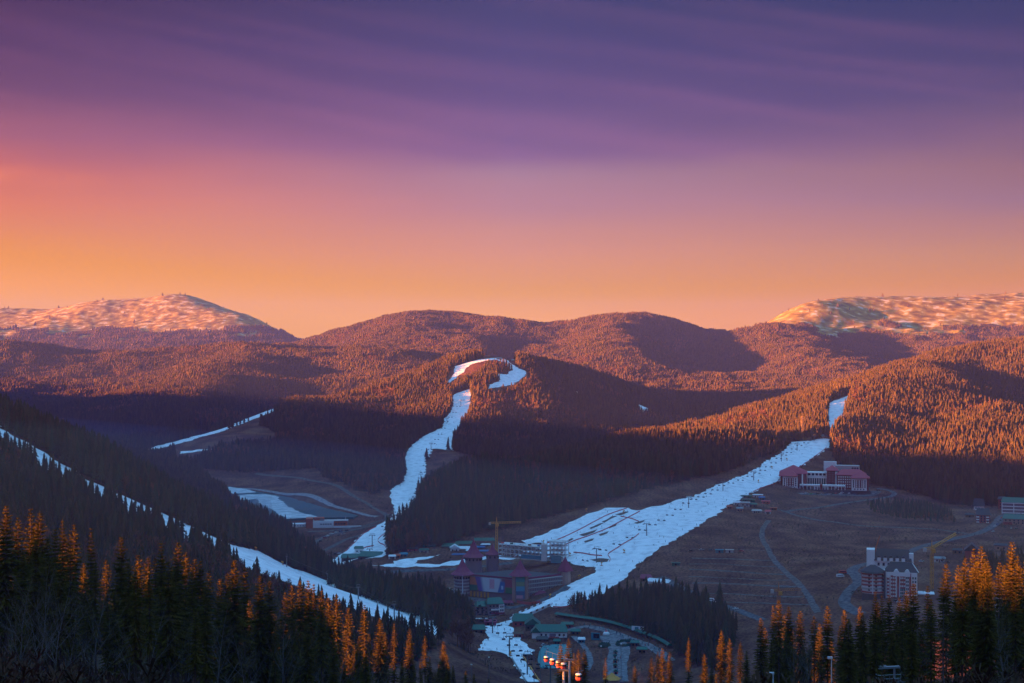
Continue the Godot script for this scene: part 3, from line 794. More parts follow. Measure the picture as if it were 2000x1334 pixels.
func sight(px: float, py: float, d: float) -> Vector3:
	return Vector3((px - 1000.0) / 2750.0 * d, EYE - (py - 667.0) / 2750.0 * d, -d)

func build_foreground() -> void:
	var needles := leaf_mat("spruce needles"); needles.backlight_enabled = true; needles.backlight = Color(0.3, 0.3, 0.3)
	var bark := tri_mat("spruce bark", noise_tex([[0.3, Color(0.05, 0.035, 0.028)], [0.7, Color(0.13, 0.09, 0.07)]], 0.04, 4, 256), 1.4)
	var pale := tri_mat("pale bark", noise_tex([[0.3, Color(0.09, 0.075, 0.07)], [0.7, Color(0.20, 0.17, 0.16)]], 0.04, 4, 256, 9), 1.6)
	var kinds := []
	var shapes := [[26.0, 0.34, 3.3, 0.15], [26.0, 0.42, 2.9, 0.5], [26.0, 0.25, 3.8, 0.2], [26.0, 0.5, 2.6, 0.75], [26.0, 0.38, 3.0, 0.35], [26.0, 0.3, 2.3, 0.55]]
	for i in shapes.size():
		var s: Array = shapes[i]
		kinds.append([spruce_trunk(60 + i, bark, s[0], s[1]), spruce_crown(40 + i, needles, s[0], s[1], s[2], s[3])])
	var r := RandomNumberGenerator.new(); r.seed = 5
	var protos := {}
	var words := ["first", "second", "third", "fourth", "fifth", "sixth", "seventh", "eighth", "ninth", "tenth", "eleventh", "twelfth", "thirteenth", "fourteenth", "fifteenth", "sixteenth", "seventeenth", "eighteenth", "nineteenth", "twentieth"]
	var plant := func(kind: int, x: float, z: float, top: float, label: String, group: String) -> void:
		var y := ground(x, z)
		var h := clampf(top - y, 9.0, 40.0)
		y = top - h
		var o: Node3D
		if not protos.has(kind):
			o = thing("spruce_tree", label, "spruce tree", Vector3(x, y, z), r.randf() * TAU, group)
			put("trunk", kinds[kind][0], o); put("crown", kinds[kind][1], o)
			protos[kind] = o
		else:
			o = copy_of(protos[kind], "spruce_tree", Vector3(x, y, z), r.randf() * TAU, label, group)
		var k := h / 26.0
		var w := clampf(k, 0.7, 1.25) * r.randf_range(0.9, 1.12)
		o.scale = Vector3(w, k, w)
	var groups := [[TOPS_LEFT, "left foreground", "left edge of the picture"], [TOPS_RIGHT, "right foreground", "left end of the right foreground stand"], [TOPS_MIDDLE, "lower middle", "left end of the orange lit group below the pond"]]
	for g in groups:
		var n := 0
		for t in g[0]:
			var p := sight(t[0], t[1], t[2])
			var ord := rank(n)
			plant.call((n * 5 + int(t[0])) % 6 if g[1] != "lower middle" else [3, 1, 5][n % 3], p.x, p.z, p.y, "spruce with sunlit tip, %s treetop from the left in the %s stand" % [ord, g[1]], "spruces of the foreground with sunlit tips")
			n += 1
	# the stand below and behind those tops
	var sil := func(px: float, list: Array) -> float:
		for i in list.size() - 1:
			if px >= list[i][0] and px <= list[i + 1][0]:
				return lerpf(list[i][1], list[i + 1][1], (px - list[i][0]) / float(list[i + 1][0] - list[i][0]))
		return list[0][1] if px < list[0][0] else list[-1][1]
	for side in 2:
		var list: Array = TOPS_LEFT if side == 0 else TOPS_RIGHT
		var made := 0; var tries := 0
		var below := {}
		while made < (125 if side == 0 else 90) and tries < 4000:
			tries += 1
			var px: float = r.randf_range(-30, 960) if side == 0 else r.randf_range(1345, 2030)
			var s: float = sil.call(px, list)
			if side == 0 and px > 870.0: s = 1252.0 + (px - 866.0) * 0.6
			var d := r.randf_range(165.0, 300.0) if px < 420.0 or px > 1650.0 else r.randf_range(260.0, 480.0)
			if side == 0 and px > 720.0: d = r.randf_range(430.0, 640.0)
			var p := sight(px, s + r.randf_range(18.0, 120.0), d)
			var h := p.y - ground(p.x, p.z)
			if h < 14.0 or h > 31.0: continue
			plant.call(r.randi() % 6, p.x, p.z, p.y, shade_label(px, list, words, side, below), "shaded spruces of the %s" % ["left foreground", "right foreground"][side])
			made += 1
		print("fill ", made, " after ", tries)
	# leafless trees in front
	var bares := [bare_tree(3, pale, 20.0), bare_tree(4, pale, 20.0), bare_tree(8, pale, 20.0)]
	var spots := [[40, 1120, 150, 0], [75, 1095, 165, 1], [105, 1130, 160, 2], [20, 1180, 140, 1], [135, 1190, 170, 0], [290, 1180, 200, 2], [365, 1190, 210, 1], [425, 1165, 230, 0], [480, 1210, 220, 2], [545, 1190, 260, 1], [605, 1215, 280, 0], [660, 1230, 300, 2], [1560, 1215, 300, 1], [1575, 1228, 295, 0], [1790, 1180, 235, 2], [1850, 1190, 215, 1], [1965, 1170, 180, 0], [1270, 1300, 425, 1], [1255, 1302, 430, 2], [720, 1252, 360, 1], [250, 1200, 180, 0], [180, 1150, 185, 2]]
	spots.sort_custom(func(a, b): return a[0] < b[0])
	var bp := {}
	for i in spots.size():
		var s: Array = spots[i]
		var p := sight(s[0], s[1], s[2])
		var y := ground(p.x, p.z); var h := clampf(p.y - y, 10.0, 27.0); y = p.y - h
		var o: Node3D
		var label := "leafless pale tree, %s such tree from the left before the foreground spruces" % rank(i)
		if not bp.has(s[3]):
			o = thing("leafless_tree", label, "leafless tree", Vector3(p.x, y, p.z), r.randf() * TAU, "leafless trees of the foreground")
			put("trunk", bares[s[3]][0], o); put("twigs", bares[s[3]][1], o)
			bp[s[3]] = o
		else: o = copy_of(bp[s[3]], "leafless_tree", Vector3(p.x, y, p.z), r.randf() * TAU, label, "leafless trees of the foreground")
		o.scale = Vector3.ONE * h / 20.0

const RANKS := ["first", "second", "third", "fourth", "fifth", "sixth", "seventh", "eighth", "ninth", "tenth", "eleventh", "twelfth", "thirteenth", "fourteenth", "fifteenth", "sixteenth", "seventeenth", "eighteenth", "nineteenth", "twentieth"]
func rank(i: int) -> String:
	if i < 20: return RANKS[i]
	if i < 29: return "twenty " + RANKS[i - 20]
	if i == 29: return "thirtieth"
	if i < 39: return "thirty " + RANKS[i - 30]
	if i == 39: return "fortieth"
	if i < 49: return "forty " + RANKS[i - 40]
	return "fiftieth" if i == 49 else "fifty " + RANKS[(i - 50) % 9]

func shade_label(px: float, list: Array, _words: Array, side: int, below: Dictionary) -> String:
	var best := 0
	for i in list.size(): if absf(list[i][0] - px) < absf(list[best][0] - px): best = i
	below[best] = below.get(best, -1) + 1
	var how: String = ["", "next ", "third ", "fourth ", "fifth ", "sixth ", "seventh ", "eighth ", "ninth ", "tenth ", "eleventh "][mini(below[best], 10)]
	return "%sshaded spruce below the %s sunlit tip of the %s stand" % [how, rank(best), ["left foreground", "right foreground"][side]]

# ---------- solids ----------
class Solid:
	var v := PackedVector3Array()
	var i := PackedInt32Array()
	func quad(a: Vector3, b: Vector3, c: Vector3, d: Vector3) -> void:
		var n := v.size(); v.append_array([a, b, c, d]); i.append_array([n, n + 1, n + 2, n, n + 2, n + 3])
	func tri(a: Vector3, b: Vector3, c: Vector3) -> void:
		var n := v.size(); v.append_array([a, b, c]); i.append_array([n, n + 1, n + 2])
	func box(lo: Vector3, hi: Vector3) -> Solid:
		var a := lo; var b := Vector3(hi.x, lo.y, lo.z); var c := Vector3(hi.x, hi.y, lo.z); var d := Vector3(lo.x, hi.y, lo.z)
		var e := Vector3(lo.x, lo.y, hi.z); var f := Vector3(hi.x, lo.y, hi.z); var g := hi; var h := Vector3(lo.x, hi.y, hi.z)
		quad(a, b, c, d); quad(f, e, h, g); quad(e, a, d, h); quad(b, f, g, c); quad(d, c, g, h); quad(e, f, b, a)
		return self
	func cbox(c: Vector3, s: Vector3) -> Solid: return box(c - s * 0.5, c + s * 0.5)
	# a straight wall between two plan points
	func slab(p: Vector2, q: Vector2, y0: float, y1: float, thick: float) -> Solid:
		var o := (q - p).normalized().orthogonal() * thick * 0.5
		return prism(PackedVector2Array([p - o, q - o, q + o, p + o]), y0, y1)
	func prism(poly: PackedVector2Array, y0: float, y1: float) -> Solid:
		var n := poly.size()
		for k in n:
			var p := poly[k]; var q := poly[(k + 1) % n]
			quad(Vector3(p.x, y0, p.y), Vector3(q.x, y0, q.y), Vector3(q.x, y1, q.y), Vector3(p.x, y1, p.y))
		var t := Geometry2D.triangulate_polygon(poly)
		for k in range(0, t.size(), 3):
			tri(Vector3(poly[t[k]].x, y1, poly[t[k]].y), Vector3(poly[t[k + 1]].x, y1, poly[t[k + 1]].y), Vector3(poly[t[k + 2]].x, y1, poly[t[k + 2]].y))
			tri(Vector3(poly[t[k]].x, y0, poly[t[k]].y), Vector3(poly[t[k + 2]].x, y0, poly[t[k + 2]].y), Vector3(poly[t[k + 1]].x, y0, poly[t[k + 1]].y))
		return self
	# roofs over a rectangle x0..x1, z0..z1: eaves at y, ridge at y + rise along x; hip = how far the ridge stops short
	func roof(x0: float, x1: float, z0: float, z1: float, y: float, rise: float, hip: float, thick := 0.35) -> Solid:
		var zm := (z0 + z1) * 0.5
		var a := Vector3(x0, y, z0); var b := Vector3(x1, y, z0); var c := Vector3(x1, y, z1); var d := Vector3(x0, y, z1)
		var p := Vector3(x0 + hip, y + rise, zm); var q := Vector3(x1 - hip, y + rise, zm); var u := Vector3(0, thick, 0)
		quad(d + u, c + u, q + u, p + u); quad(b + u, a + u, p + u, q + u); tri(a + u, d + u, p + u); tri(c + u, b + u, q + u)
		quad(a, b, b + u, a + u); quad(b, c, c + u, b + u); quad(c, d, d + u, c + u); quad(d, a, a + u, d + u); quad(a, d, c, b)
		return self
	func roof_z(x0: float, x1: float, z0: float, z1: float, y: float, rise: float, hip: float, thick := 0.35) -> Solid:
		var xm := (x0 + x1) * 0.5
		var a := Vector3(x0, y, z0); var b := Vector3(x1, y, z0); var c := Vector3(x1, y, z1); var d := Vector3(x0, y, z1)
		var p := Vector3(xm, y + rise, z0 + hip); var q := Vector3(xm, y + rise, z1 - hip); var u := Vector3(0, thick, 0)
		quad(a + u, d + u, q + u, p + u); quad(c + u, b + u, p + u, q + u); tri(b + u, a + u, p + u); tri(d + u, c + u, q + u)
		quad(a, b, b + u, a + u); quad(b, c, c + u, b + u); quad(c, d, d + u, c + u); quad(d, a, a + u, d + u); quad(a, d, c, b)
		return self
	func lathe(c: Vector3, prof: Array, n: int) -> Solid:
		for k in n:
			var p := TAU * k / n; var q := TAU * (k + 1) / n
			for j in prof.size() - 1:
				var r0: float = prof[j][0]; var y0: float = prof[j][1]; var r1: float = prof[j + 1][0]; var y1: float = prof[j + 1][1]
				quad(c + Vector3(cos(p) * r0, y0, sin(p) * r0), c + Vector3(cos(q) * r0, y0, sin(q) * r0), c + Vector3(cos(q) * r1, y1, sin(q) * r1), c + Vector3(cos(p) * r1, y1, sin(p) * r1))
		return self
	func bar(a: Vector3, b: Vector3, ra: float, rb := -1.0, n := 5) -> Solid:
		if rb < 0.0: rb = ra
		var d := (b - a).normalized(); var s := d.cross(Vector3(0.31, 0.2, 0.93)).normalized(); var t := d.cross(s)
		for k in n:
			var p := TAU * k / n; var q := TAU * (k + 1) / n
			var sp := s * cos(p) + t * sin(p); var sq := s * cos(q) + t * sin(q)
			quad(a + sp * ra, a + sq * ra, b + sq * rb, b + sp * rb)
			tri(a, a + sq * ra, a + sp * ra); tri(b, b + sp * rb, b + sq * rb)
		return self
	# a side outline (x, y) carried across z from -half to half
	func prism_x(o: Array, half: float) -> Solid:
		var n := o.size()
		for k in n:
			var a: Array = o[k]; var b: Array = o[(k + 1) % n]
			quad(Vector3(a[0], a[1], half), Vector3(b[0], b[1], half), Vector3(b[0], b[1], -half), Vector3(a[0], a[1], -half))
			if k > 0 and k < n - 1:
				for z in [half, -half]: tri(Vector3(o[0][0], o[0][1], z), Vector3(a[0], a[1], z), Vector3(b[0], b[1], z))
		return self
	func truss(a: Vector3, b: Vector3, w: float, r: float, cells: int) -> Solid:
		var d := (b - a).normalized(); var s := d.cross(Vector3(0.31, 0.2, 0.93)).normalized() * w * 0.5; var t := d.cross(s)
		var cs := [s + t, s - t, -s - t, -s + t]
		for k in 4: bar(a + cs[k], b + cs[k], r, r, 4)
		for c in cells:
			var p := a.lerp(b, float(c) / cells); var q := a.lerp(b, float(c + 1) / cells)
			for k in 4: bar(p + cs[k], q + cs[(k + 1) % 4], r * 0.6, r * 0.6, 3)
		return self

func solid(called: String, s: Solid, m: Material, parent: Node3D = null) -> MeshInstance3D:
	return put(called, mesh_from(s.v, s.i, m), parent)

var pane_meshes := {}
# rows of windows on the plane z (facing +z) or on the plane x (facing the given side)
func windows(o: Node3D, x0: float, x1: float, y0: float, y1: float, z: float, nx: int, ny: int, w: float, h: float, m: Material, called := "window", side := "z") -> void:
	var key := "%s%.2f%.2f%s" % [m.resource_name, w, h, side]
	if not pane_meshes.has(key):
		var b := Solid.new()
		if side == "z": b.cbox(Vector3.ZERO, Vector3(w, h, 0.16))
		else: b.cbox(Vector3.ZERO, Vector3(0.16, h, w))
		pane_meshes[key] = mesh_from(b.v, b.i, m)
	# windows belong to the wall that they sit in
	var host: Node3D = o
	var mid := Vector3((x0 + x1) * 0.5, (y0 + y1) * 0.5, z) if side == "z" else Vector3(z, (y0 + y1) * 0.5, (x0 + x1) * 0.5)
	var best := 1e9
	for c in o.get_children():
		if not (c is MeshInstance3D) or not (String(c.name).begins_with("wall") or String(c.name).begins_with("annex") or String(c.name).begins_with("wing") or String(c.name).begins_with("attic")): continue
		var box: AABB = c.mesh.get_aabb()
		var off := mid.distance_to(mid.clamp(box.position, box.end))
		if off < best: best = off; host = c
	for j in ny:
		for k in nx:
			var u := lerpf(x0, x1, (k + 0.5) / nx); var y := lerpf(y0, y1, (j + 0.5) / ny)
			put(called, pane_meshes[key], host, Vector3(u, y, z) if side == "z" else Vector3(z, y, u))

func base_y(p: Vector2, reach: float) -> float:
	var y := ground(p.x, p.y)
	for k in 8: y = minf(y, ground(p.x + cos(k * 0.785) * reach, p.y + sin(k * 0.785) * reach))
	return y

func facing(p: Vector2) -> float:   # turn of a thing whose front looks back down the valley to the lookout
	return atan2(-p.x, -p.y)

func make_mats() -> void:
	mat("white plaster", Color(0.82, 0.78, 0.76)); mat("red brown cladding", Color(0.22, 0.055, 0.05)); mat("red roof", Color(0.42, 0.04, 0.065), 0.6)
	mat("dark glass", Color(0.015, 0.02, 0.03), 0.2); mat("green glass", Color(0.05, 0.12, 0.11), 0.25); mat("white frame", Color(0.75, 0.72, 0.7))
	mat("dark roof", Color(0.025, 0.025, 0.035), 0.7); mat("brick red", Color(0.36, 0.065, 0.055)); mat("concrete", Color(0.44, 0.41, 0.39)); mat("pale concrete", Color(0.62, 0.60, 0.58))
	mat("dark base", Color(0.07, 0.065, 0.06)); mat("green roof", Color(0.008, 0.11, 0.075), 0.55); mat("maroon roof", Color(0.24, 0.025, 0.07), 0.65)
	mat("asphalt", Color(0.05, 0.05, 0.055)); mat("steel", Color(0.20, 0.21, 0.22), 0.5, 0.6); mat("yellow paint", Color(0.62, 0.27, 0.03), 0.5); mat("orange paint", Color(0.50, 0.16, 0.04), 0.5); mat("tan steel", Color(0.30, 0.20, 0.12), 0.5)
	mat("blue sheet", Color(0.03, 0.12, 0.30), 0.6); mat("white sheet", Color(0.75, 0.76, 0.78), 0.6); mat("orange cladding", Color(0.42, 0.09, 0.035)); mat("plum wall", Color(0.26, 0.17, 0.19))
	mat("timber", Color(0.13, 0.07, 0.04)); mat("red net", Color(0.60, 0.10, 0.11)); mat("dark cloth", Color(0.02, 0.022, 0.03)); mat("tan wall", Color(0.42, 0.24, 0.19)); mat("teal board", Color(0.02, 0.20, 0.28)); mat("gravel", Color(0.22, 0.20, 0.20)); mat("galvanised", Color(0.30, 0.33, 0.35), 0.5, 0.3); mat("rubber", Color(0.02, 0.02, 0.02))

# ---------- roads, water ----------
var keep_clear: Array = []
func road(pts: PackedVector2Array, width: float, label: String, key := "asphalt road", c := Color(0.12, 0.115, 0.125), lift := 0.32) -> void:
	var m := tri_mat(key, noise_tex([[0.2, c * 0.6], [0.5, c], [0.8, c * 1.3]], 0.02, 6, 512, 12), 50.0)
	keep_clear.append(ribbon(pts, width + 1.0))
	tag(sheet("road" if key == "asphalt road" else "path", rough_edge(ribbon(pts, width), 0.9 if key != "asphalt road" else 0.25, 4.0, 60 + taken.size()), m, 9.0, lift), label, "road", "", "structure")

func build_roads() -> void:
	road(pv([291.1, -1551.3, 296.4, -1532.0, 309.6, -1499.2, 337.8, -1477.0, 369.4, -1457.6, 410.6, -1447.6, 436.7, -1438.3, 455.6, -1407.9]), 6.0, "straight road crossing the brown meadow below the red roofed hotel")
	road(pv([295.5, -1527.7, 316.7, -1555.4, 350.5, -1595.6, 405.7, -1665.2, 447.0, -1695.7, 461.4, -1709.9, 469.5, -1728.6, 468.3, -1752.1, 457.6, -1767.5]), 6.5, "road that curls up to the hotel terrace", "asphalt road", Color(0.12, 0.115, 0.125), 0.36)
	road(pv([244.0, -986.7, 245.0, -1032.0, 250.6, -1060.1, 262.1, -1088.8, 272.6, -1107.5, 275.9, -1129.1, 277.3, -1148.6, 289.8, -1171.9, 312.8, -1202.9, 351.1, -1255.7, 381.3, -1307.6, 418.0, -1354.0, 454.1, -1395.3, 485.8, -1439.5, 508.0, -1478.4, 531.5, -1527.2, 559.2, -1561.3]), 9.0, "wide winding road passing left of the apartment block and climbing to the village", "asphalt road", Color(0.12, 0.115, 0.125), 0.4)
	road(pv([268.8, -1472.5, 255.2, -1429.6, 244.9, -1379.8, 237.2, -1307.4, 230.9, -1237.7, 230.6, -1192.1, 230.9, -1133.8, 228.3, -1078.7, 222.8, -1024.7]), 5.0, "grey dirt track running down beside the terraced field", "gravel track", Color(0.135, 0.115, 0.115))
	road(pv([128.2, -1215.6, 139.9, -1166.2, 145.4, -1142.3, 155.3, -1106.5, 173.4, -1066.6, 183.6, -1030.3]), 7.5, "road below the terraced field with a white van on it")
	var ys := [[1088, 1352, 1508], [1101, 1350, 1518], [1113, 1345, 1530], [1126, 1345, 1540], [1138, 1350, 1552], [1150, 1352, 1560], [1164, 1368, 1572], [1178, 1400, 1580]]
	var lines: Array = [pv([161.7, -1270.3, 192.2, -1258.7, 229.2, -1240.8]), pv([156.7, -1249.1, 188.8, -1236.5, 229.1, -1211.5]), pv([154.3, -1229.8, 193.2, -1207.2, 228.0, -1178.7]), pv([151.1, -1204.6, 189.5, -1184.2, 228.6, -1153.4]), pv([151.1, -1180.2, 189.9, -1160.3, 227.4, -1126.8]), pv([153.4, -1134.2, 183.4, -1120.6, 224.9, -1088.9]), pv([164.7, -1099.1, 197.0, -1083.7, 223.8, -1061.2]), pv([166.3, -1306.3, 199.0, -1303.2, 232.6, -1292.3])]
	for i in lines.size(): road(lines[i], [3.6, 2.4, 4.0, 2.6, 5.0, 3.4, 3.0, 2.0][i], "%s pale gravel terrace from the top in the terraced field" % rank((i + 1) % 8), "gravel track", Color(0.135, 0.115, 0.115), 0.28)
	road(pv([-389.7, -2143.1, -310.1, -2064.6, -222.5, -1883.1, -180.0, -1813.1, -155.3, -1722.4, -147.4, -1668.3, -152.4, -1643.7, -173.0, -1640.9, -205.7, -1602.2, -218.2, -1546.7, -214.5, -1475.0]), 7.0, "loop road around the right end of the reservoir", "gravel track", Color(0.135, 0.115, 0.115))
	road(pv([-434.3, -2059.0, -364.9, -2006.9, -301.6, -1928.5, -238.9, -1824.5, -185.3, -1726.9, -162.0, -1700.2]), 9.0, "pale dam crest along the far bank of the reservoir", "pale crest", Color(0.26, 0.25, 0.27), 0.5)
	road(pv([-235.5, -1618.8, -212.5, -1623.5, -185.3, -1643.6, -168.5, -1654.6, -153.2, -1671.8]), 6.0, "short road below the reservoir building", "gravel track", Color(0.135, 0.115, 0.115), 0.42)
	road(pv([-208.2, -1475.6, -198.6, -1517.3, -183.0, -1572.5, -162.3, -1594.1, -138.9, -1591.0]), 7.0, "parking lane beside the centre piste", "gravel track", Color(0.135, 0.115, 0.115), 0.3)
	road(pv([53.5, -1246.2, 43.6, -1222.1, 30.6, -1202.8, 17.4, -1196.5, -6.6, -1201.6, -31.3, -1230.4, -53.9, -1234.7, -69.2, -1269.2]), 8.0, "street around the cone roofed mall")
	road(pv([41.6, -1090.8, 59.7, -1094.4, 77.6, -1067.2, 93.3, -1026.7, 104.1, -987.1, 107.9, -957.1]), 7.0, "crowded promenade below the row of green stalls", "paved walk", Color(0.20, 0.19, 0.20))
	road(pv([66.1, -887.1, 70.7, -957.2, 76.8, -1006.2, 74.3, -1047.2, 65.7, -1062.4]), 15.0, "broad paved square right of the pond", "paved walk", Color(0.20, 0.19, 0.20), 0.4)
	road(pv([46.7, -1069.8, 52.5, -1032.0, 54.4, -984.3, 51.8, -948.8, 46.0, -938.0, 37.7, -941.6]), 4.0, "curved footpath around the pond", "paved walk", Color(0.20, 0.19, 0.20), 0.34)
	road(pv([-123.2, -1355.0, -74.6, -1367.7, -25.1, -1380.9, 0.0, -1391.7]), 8.0, "street behind the grove leading to the mall")

func build_water() -> void:
	for q in PISTES: keep_clear.append(q)
	keep_clear.append(pv([-434.1, -2076.0, -364.9, -2006.9, -298.6, -1909.5, -235.9, -1801.8, -184.2, -1716.8, -177.9, -1630.6, -236.6, -1626.4, -291.5, -1669.9, -354.3, -1838.4]))
	var w := StandardMaterial3D.new(); w.resource_name = "reservoir water"; w.albedo_color = Color(0.03, 0.10, 0.11).linear_to_srgb(); w.roughness = 0.5; w.metallic_specular = 0.15
	w.normal_enabled = true; w.normal_texture = normal_tex(0.05, 1.0, 4, 256); w.normal_scale = 0.08; w.uv1_triplanar = true; w.uv1_world_triplanar = true; w.uv1_scale = Vector3.ONE / 12.0
	tag(flat_sheet("reservoir", pv([-425.4, -2059.5, -360.7, -1983.8, -297.3, -1901.1, -232.8, -1778.3, -186.5, -1709.7, -190.5, -1689.9, -214.9, -1688.3, -244.9, -1684.0, -267.7, -1673.0, -290.5, -1681.7, -317.7, -1730.2, -359.0, -1862.6]), w, 0.55), "green snowmaking reservoir below the centre hill", "reservoir", "", "structure")
	var ice := tri_mat("thin ice", noise_tex([[0.3, Color(0.42, 0.45, 0.47)], [0.7, Color(0.62, 0.64, 0.66)]], 0.02, 5, 256, 6), 90.0, 0.45)
	tag(flat_sheet("ice_sheet", rough_edge(pv([-386.7, -1926.4, -366.8, -1940.1, -343.3, -1946.7, -322.0, -1924.8, -308.0, -1873.9, -289.4, -1808.8, -262.9, -1742.2, -235.6, -1695.9, -244.9, -1684.0, -268.2, -1676.2, -283.4, -1712.8, -298.2, -1763.4, -325.8, -1828.7, -342.6, -1884.1, -360.7, -1871.6]), 4.0, 5.0, 3), ice, 0.62), "pale ice sheet floating on the left part of the reservoir", "ice")
	tag(flat_sheet("ice_sheet", rough_edge(pv([-416.6, -2045.6, -380.5, -2012.1, -358.5, -1971.8, -377.1, -1956.4, -393.6, -1950.0]), 2.0, 5.0, 4), ice, 0.62), "small ice strip along the far left bank of the reservoir", "ice")
	tag(flat_sheet("pond", pv([19.4, -1004.7, 22.3, -1023.1, 29.9, -1029.0, 39.3, -1029.0, 42.8, -1013.6, 41.4, -973.1, 38.1, -953.7, 29.3, -948.9, 19.1, -957.3, 17.8, -979.9]), mat("pond ice", Color(0.03, 0.24, 0.24), 0.5), 0.5), "turquoise frozen pond at the resort centre", "pond", "", "structure")

func flat_sheet(called: String, poly: PackedVector2Array, m: Material, lift: float) -> MeshInstance3D:
	var y := (19.0 if called != "pond" else 8.7) + lift - 0.5
	var s := Solid.new(); s.prism(poly, y - 3.0, y)
	return solid(called, s, m)

func build_steam() -> void:
	for e in [[Vector2(-304.2, -1714.5), Vector3(26, 34, 26), 0.012, "white steam plume rising at the near edge of the reservoir"], [Vector2(-284.2, -1776.0), Vector3(120, 26, 60), 0.0022, "thin steam drifting over the reservoir"]]:
		var f := FogVolume.new(); f.name = numbered("steam"); f.shape = RenderingServer.FOG_VOLUME_SHAPE_ELLIPSOID
		f.size = e[1]; f.position = on(e[0], e[1].y * 0.35)
		var m := FogMaterial.new(); m.density = e[2]; m.albedo = Color(0.9, 0.93, 1.0); f.material = m
		add_child(f); tag(f, e[3], "steam", "", "stuff")

# ---------- buildings ----------
func build_hotel() -> void:
	var p := Vector2(385.1, -1730.5)
	var o := thing("hotel", "large hotel with red hipped roofs and white corner towers beside the main piste", "hotel", Vector3(p.x, base_y(p, 25.0) + 1.5, p.y), facing(p))
	var W: Material = mats["white plaster"]; var R: Material = mats["red brown cladding"]; var T: Material = mats["red roof"]
	solid("plinth", Solid.new().box(Vector3(-55, -8, -46), Vector3(54, 3.2, -2)), mats["dark base"], o)
	solid("wall", Solid.new().box(Vector3(-51.5, 3.2, -16), Vector3(-33.5, 19.5, 0)), W, o)
	solid("wall", Solid.new().box(Vector3(-54.5, 3.2, -44), Vector3(-36, 20.5, -16.01)), R, o)
	solid("wall", Solid.new().box(Vector3(-36, 3.2, -40), Vector3(-23, 21.5, -12)), R, o)
	solid("pilaster", Solid.new().box(Vector3(-28.6, 3.2, -12), Vector3(-27.0, 22.0, -11.4)), W, o)
	solid("wall", Solid.new().box(Vector3(-23, 3.2, -46), Vector3(2, 17.5, -30)), mats["pale concrete"], o)
	solid("curtain_wall", Solid.new().box(Vector3(-22, 6, -30), Vector3(1, 14.5, -29.7)), mats["green glass"], o)
	for k in 9: solid("column", Solid.new().box(Vector3(-22 + k * 2.75, 5, -29.69), Vector3(-21.1 + k * 2.75, 15.2, -28.8)), W, o)
	solid("cornice", Solid.new().box(Vector3(-23.2, 15.2, -30.0), Vector3(2.2, 16.4, -28.6)), W, o)
	windows(o, -22, 1, 17.5, 21.5, -29.9, 5, 1, 3.2, 2.6, mats["dark glass"])
	solid("attic", Solid.new().box(Vector3(-23, 17.5, -44), Vector3(2, 22, -30.05)), W, o)
	solid("wall", Solid.new().box(Vector3(2, 3.2, -44), Vector3(12, 25, -24)), R, o)
	solid("pilaster", Solid.new().box(Vector3(11.8, 3.2, -26), Vector3(14.8, 23.5, -22.5)), W, o)
	solid("wall", Solid.new().box(Vector3(14, 3.2, -40), Vector3(32, 20.5, -16)), R, o)
	solid("wall", Solid.new().box(Vector3(31.5, 3.2, -17), Vector3(49.5, 18.5, -1)), W, o)
	solid("wall", Solid.new().box(Vector3(49.5, 3.2, -38), Vector3(52, 17.5, -6)), R, o)
	# roofs
	solid("roof", Solid.new().roof(-56.5, -33, -20, 1.8, 19.5, 6.5, 8.0), T, o)
	solid("roof", Solid.new().roof_z(-56.5, -21.5, -46, -11, 21.4, 9.0, 12.0), T, o)
	solid("roof", Solid.new().roof(0.5, 16, -46, -21.8, 25, 5.5, 7.0), T, o)
	solid("roof", Solid.new().roof(12, 50, -42, -15.2, 20.6, 6.0, 9.0), T, o)
	solid("roof", Solid.new().roof(30.0, 53.5, -20, 0.8, 18.5, 6.0, 8.5), T, o)
	solid("annex", Solid.new().box(Vector3(12, 20, -60), Vector3(42, 29.5, -48)), mats["concrete"], o)
	solid("annex", Solid.new().box(Vector3(-2, 18, -68), Vector3(14, 33, -62)), W, o)
	windows(o, 32, 41, 25, 28, -47.9, 3, 1, 2.2, 2.0, mats["dark glass"])
	# panels and windows of the two front towers
	for x in [-42.5, 40.5]:
		var y1 := 19.0 if x < 0 else 18.0
		solid("cladding_panel", Solid.new().box(Vector3(x - 4.7, 6.6, -0.9), Vector3(x + 4.7, y1 - 1.5, 0.12 if x < 0 else -0.88)), R, o)
		windows(o, x - 4.7, x + 4.7, 6.8, y1 - 1.8, 0.25 if x < 0 else -0.75, 3, 4, 1.6, 1.7, mats["white frame"])
		windows(o, x - 8.4, x - 5.2, 6.8, y1 - 1.8, 0.08 if x < 0 else -0.92, 1, 4, 1.3, 2.0, mats["dark glass"])
		windows(o, x + 5.2, x + 8.4, 6.8, y1 - 1.8, 0.08 if x < 0 else -0.92, 1, 4, 1.3, 2.0, mats["dark glass"])
		windows(o, x - 7, x + 7, 3.6, 6.4, 0.08 if x < 0 else -0.92, 4, 1, 1.4, 1.5, mats["dark glass"])
	windows(o, 15, 31, 4.5, 19.8, -15.9, 6, 5, 1.3, 1.5, mats["white frame"])
	windows(o, -35, -29, 5, 20, -11.9, 2, 6, 1.2, 1.4, mats["dark glass"])
	windows(o, 3, 11, 5, 24, -23.9, 2, 7, 2.6, 1.2, mats["plum wall"])
	for k in 5: solid("balcony", Solid.new().box(Vector3(-56.2, 5.5 + k * 2.9, -30), Vector3(-54.5, 6.6 + k * 2.9, -14)), W, o)
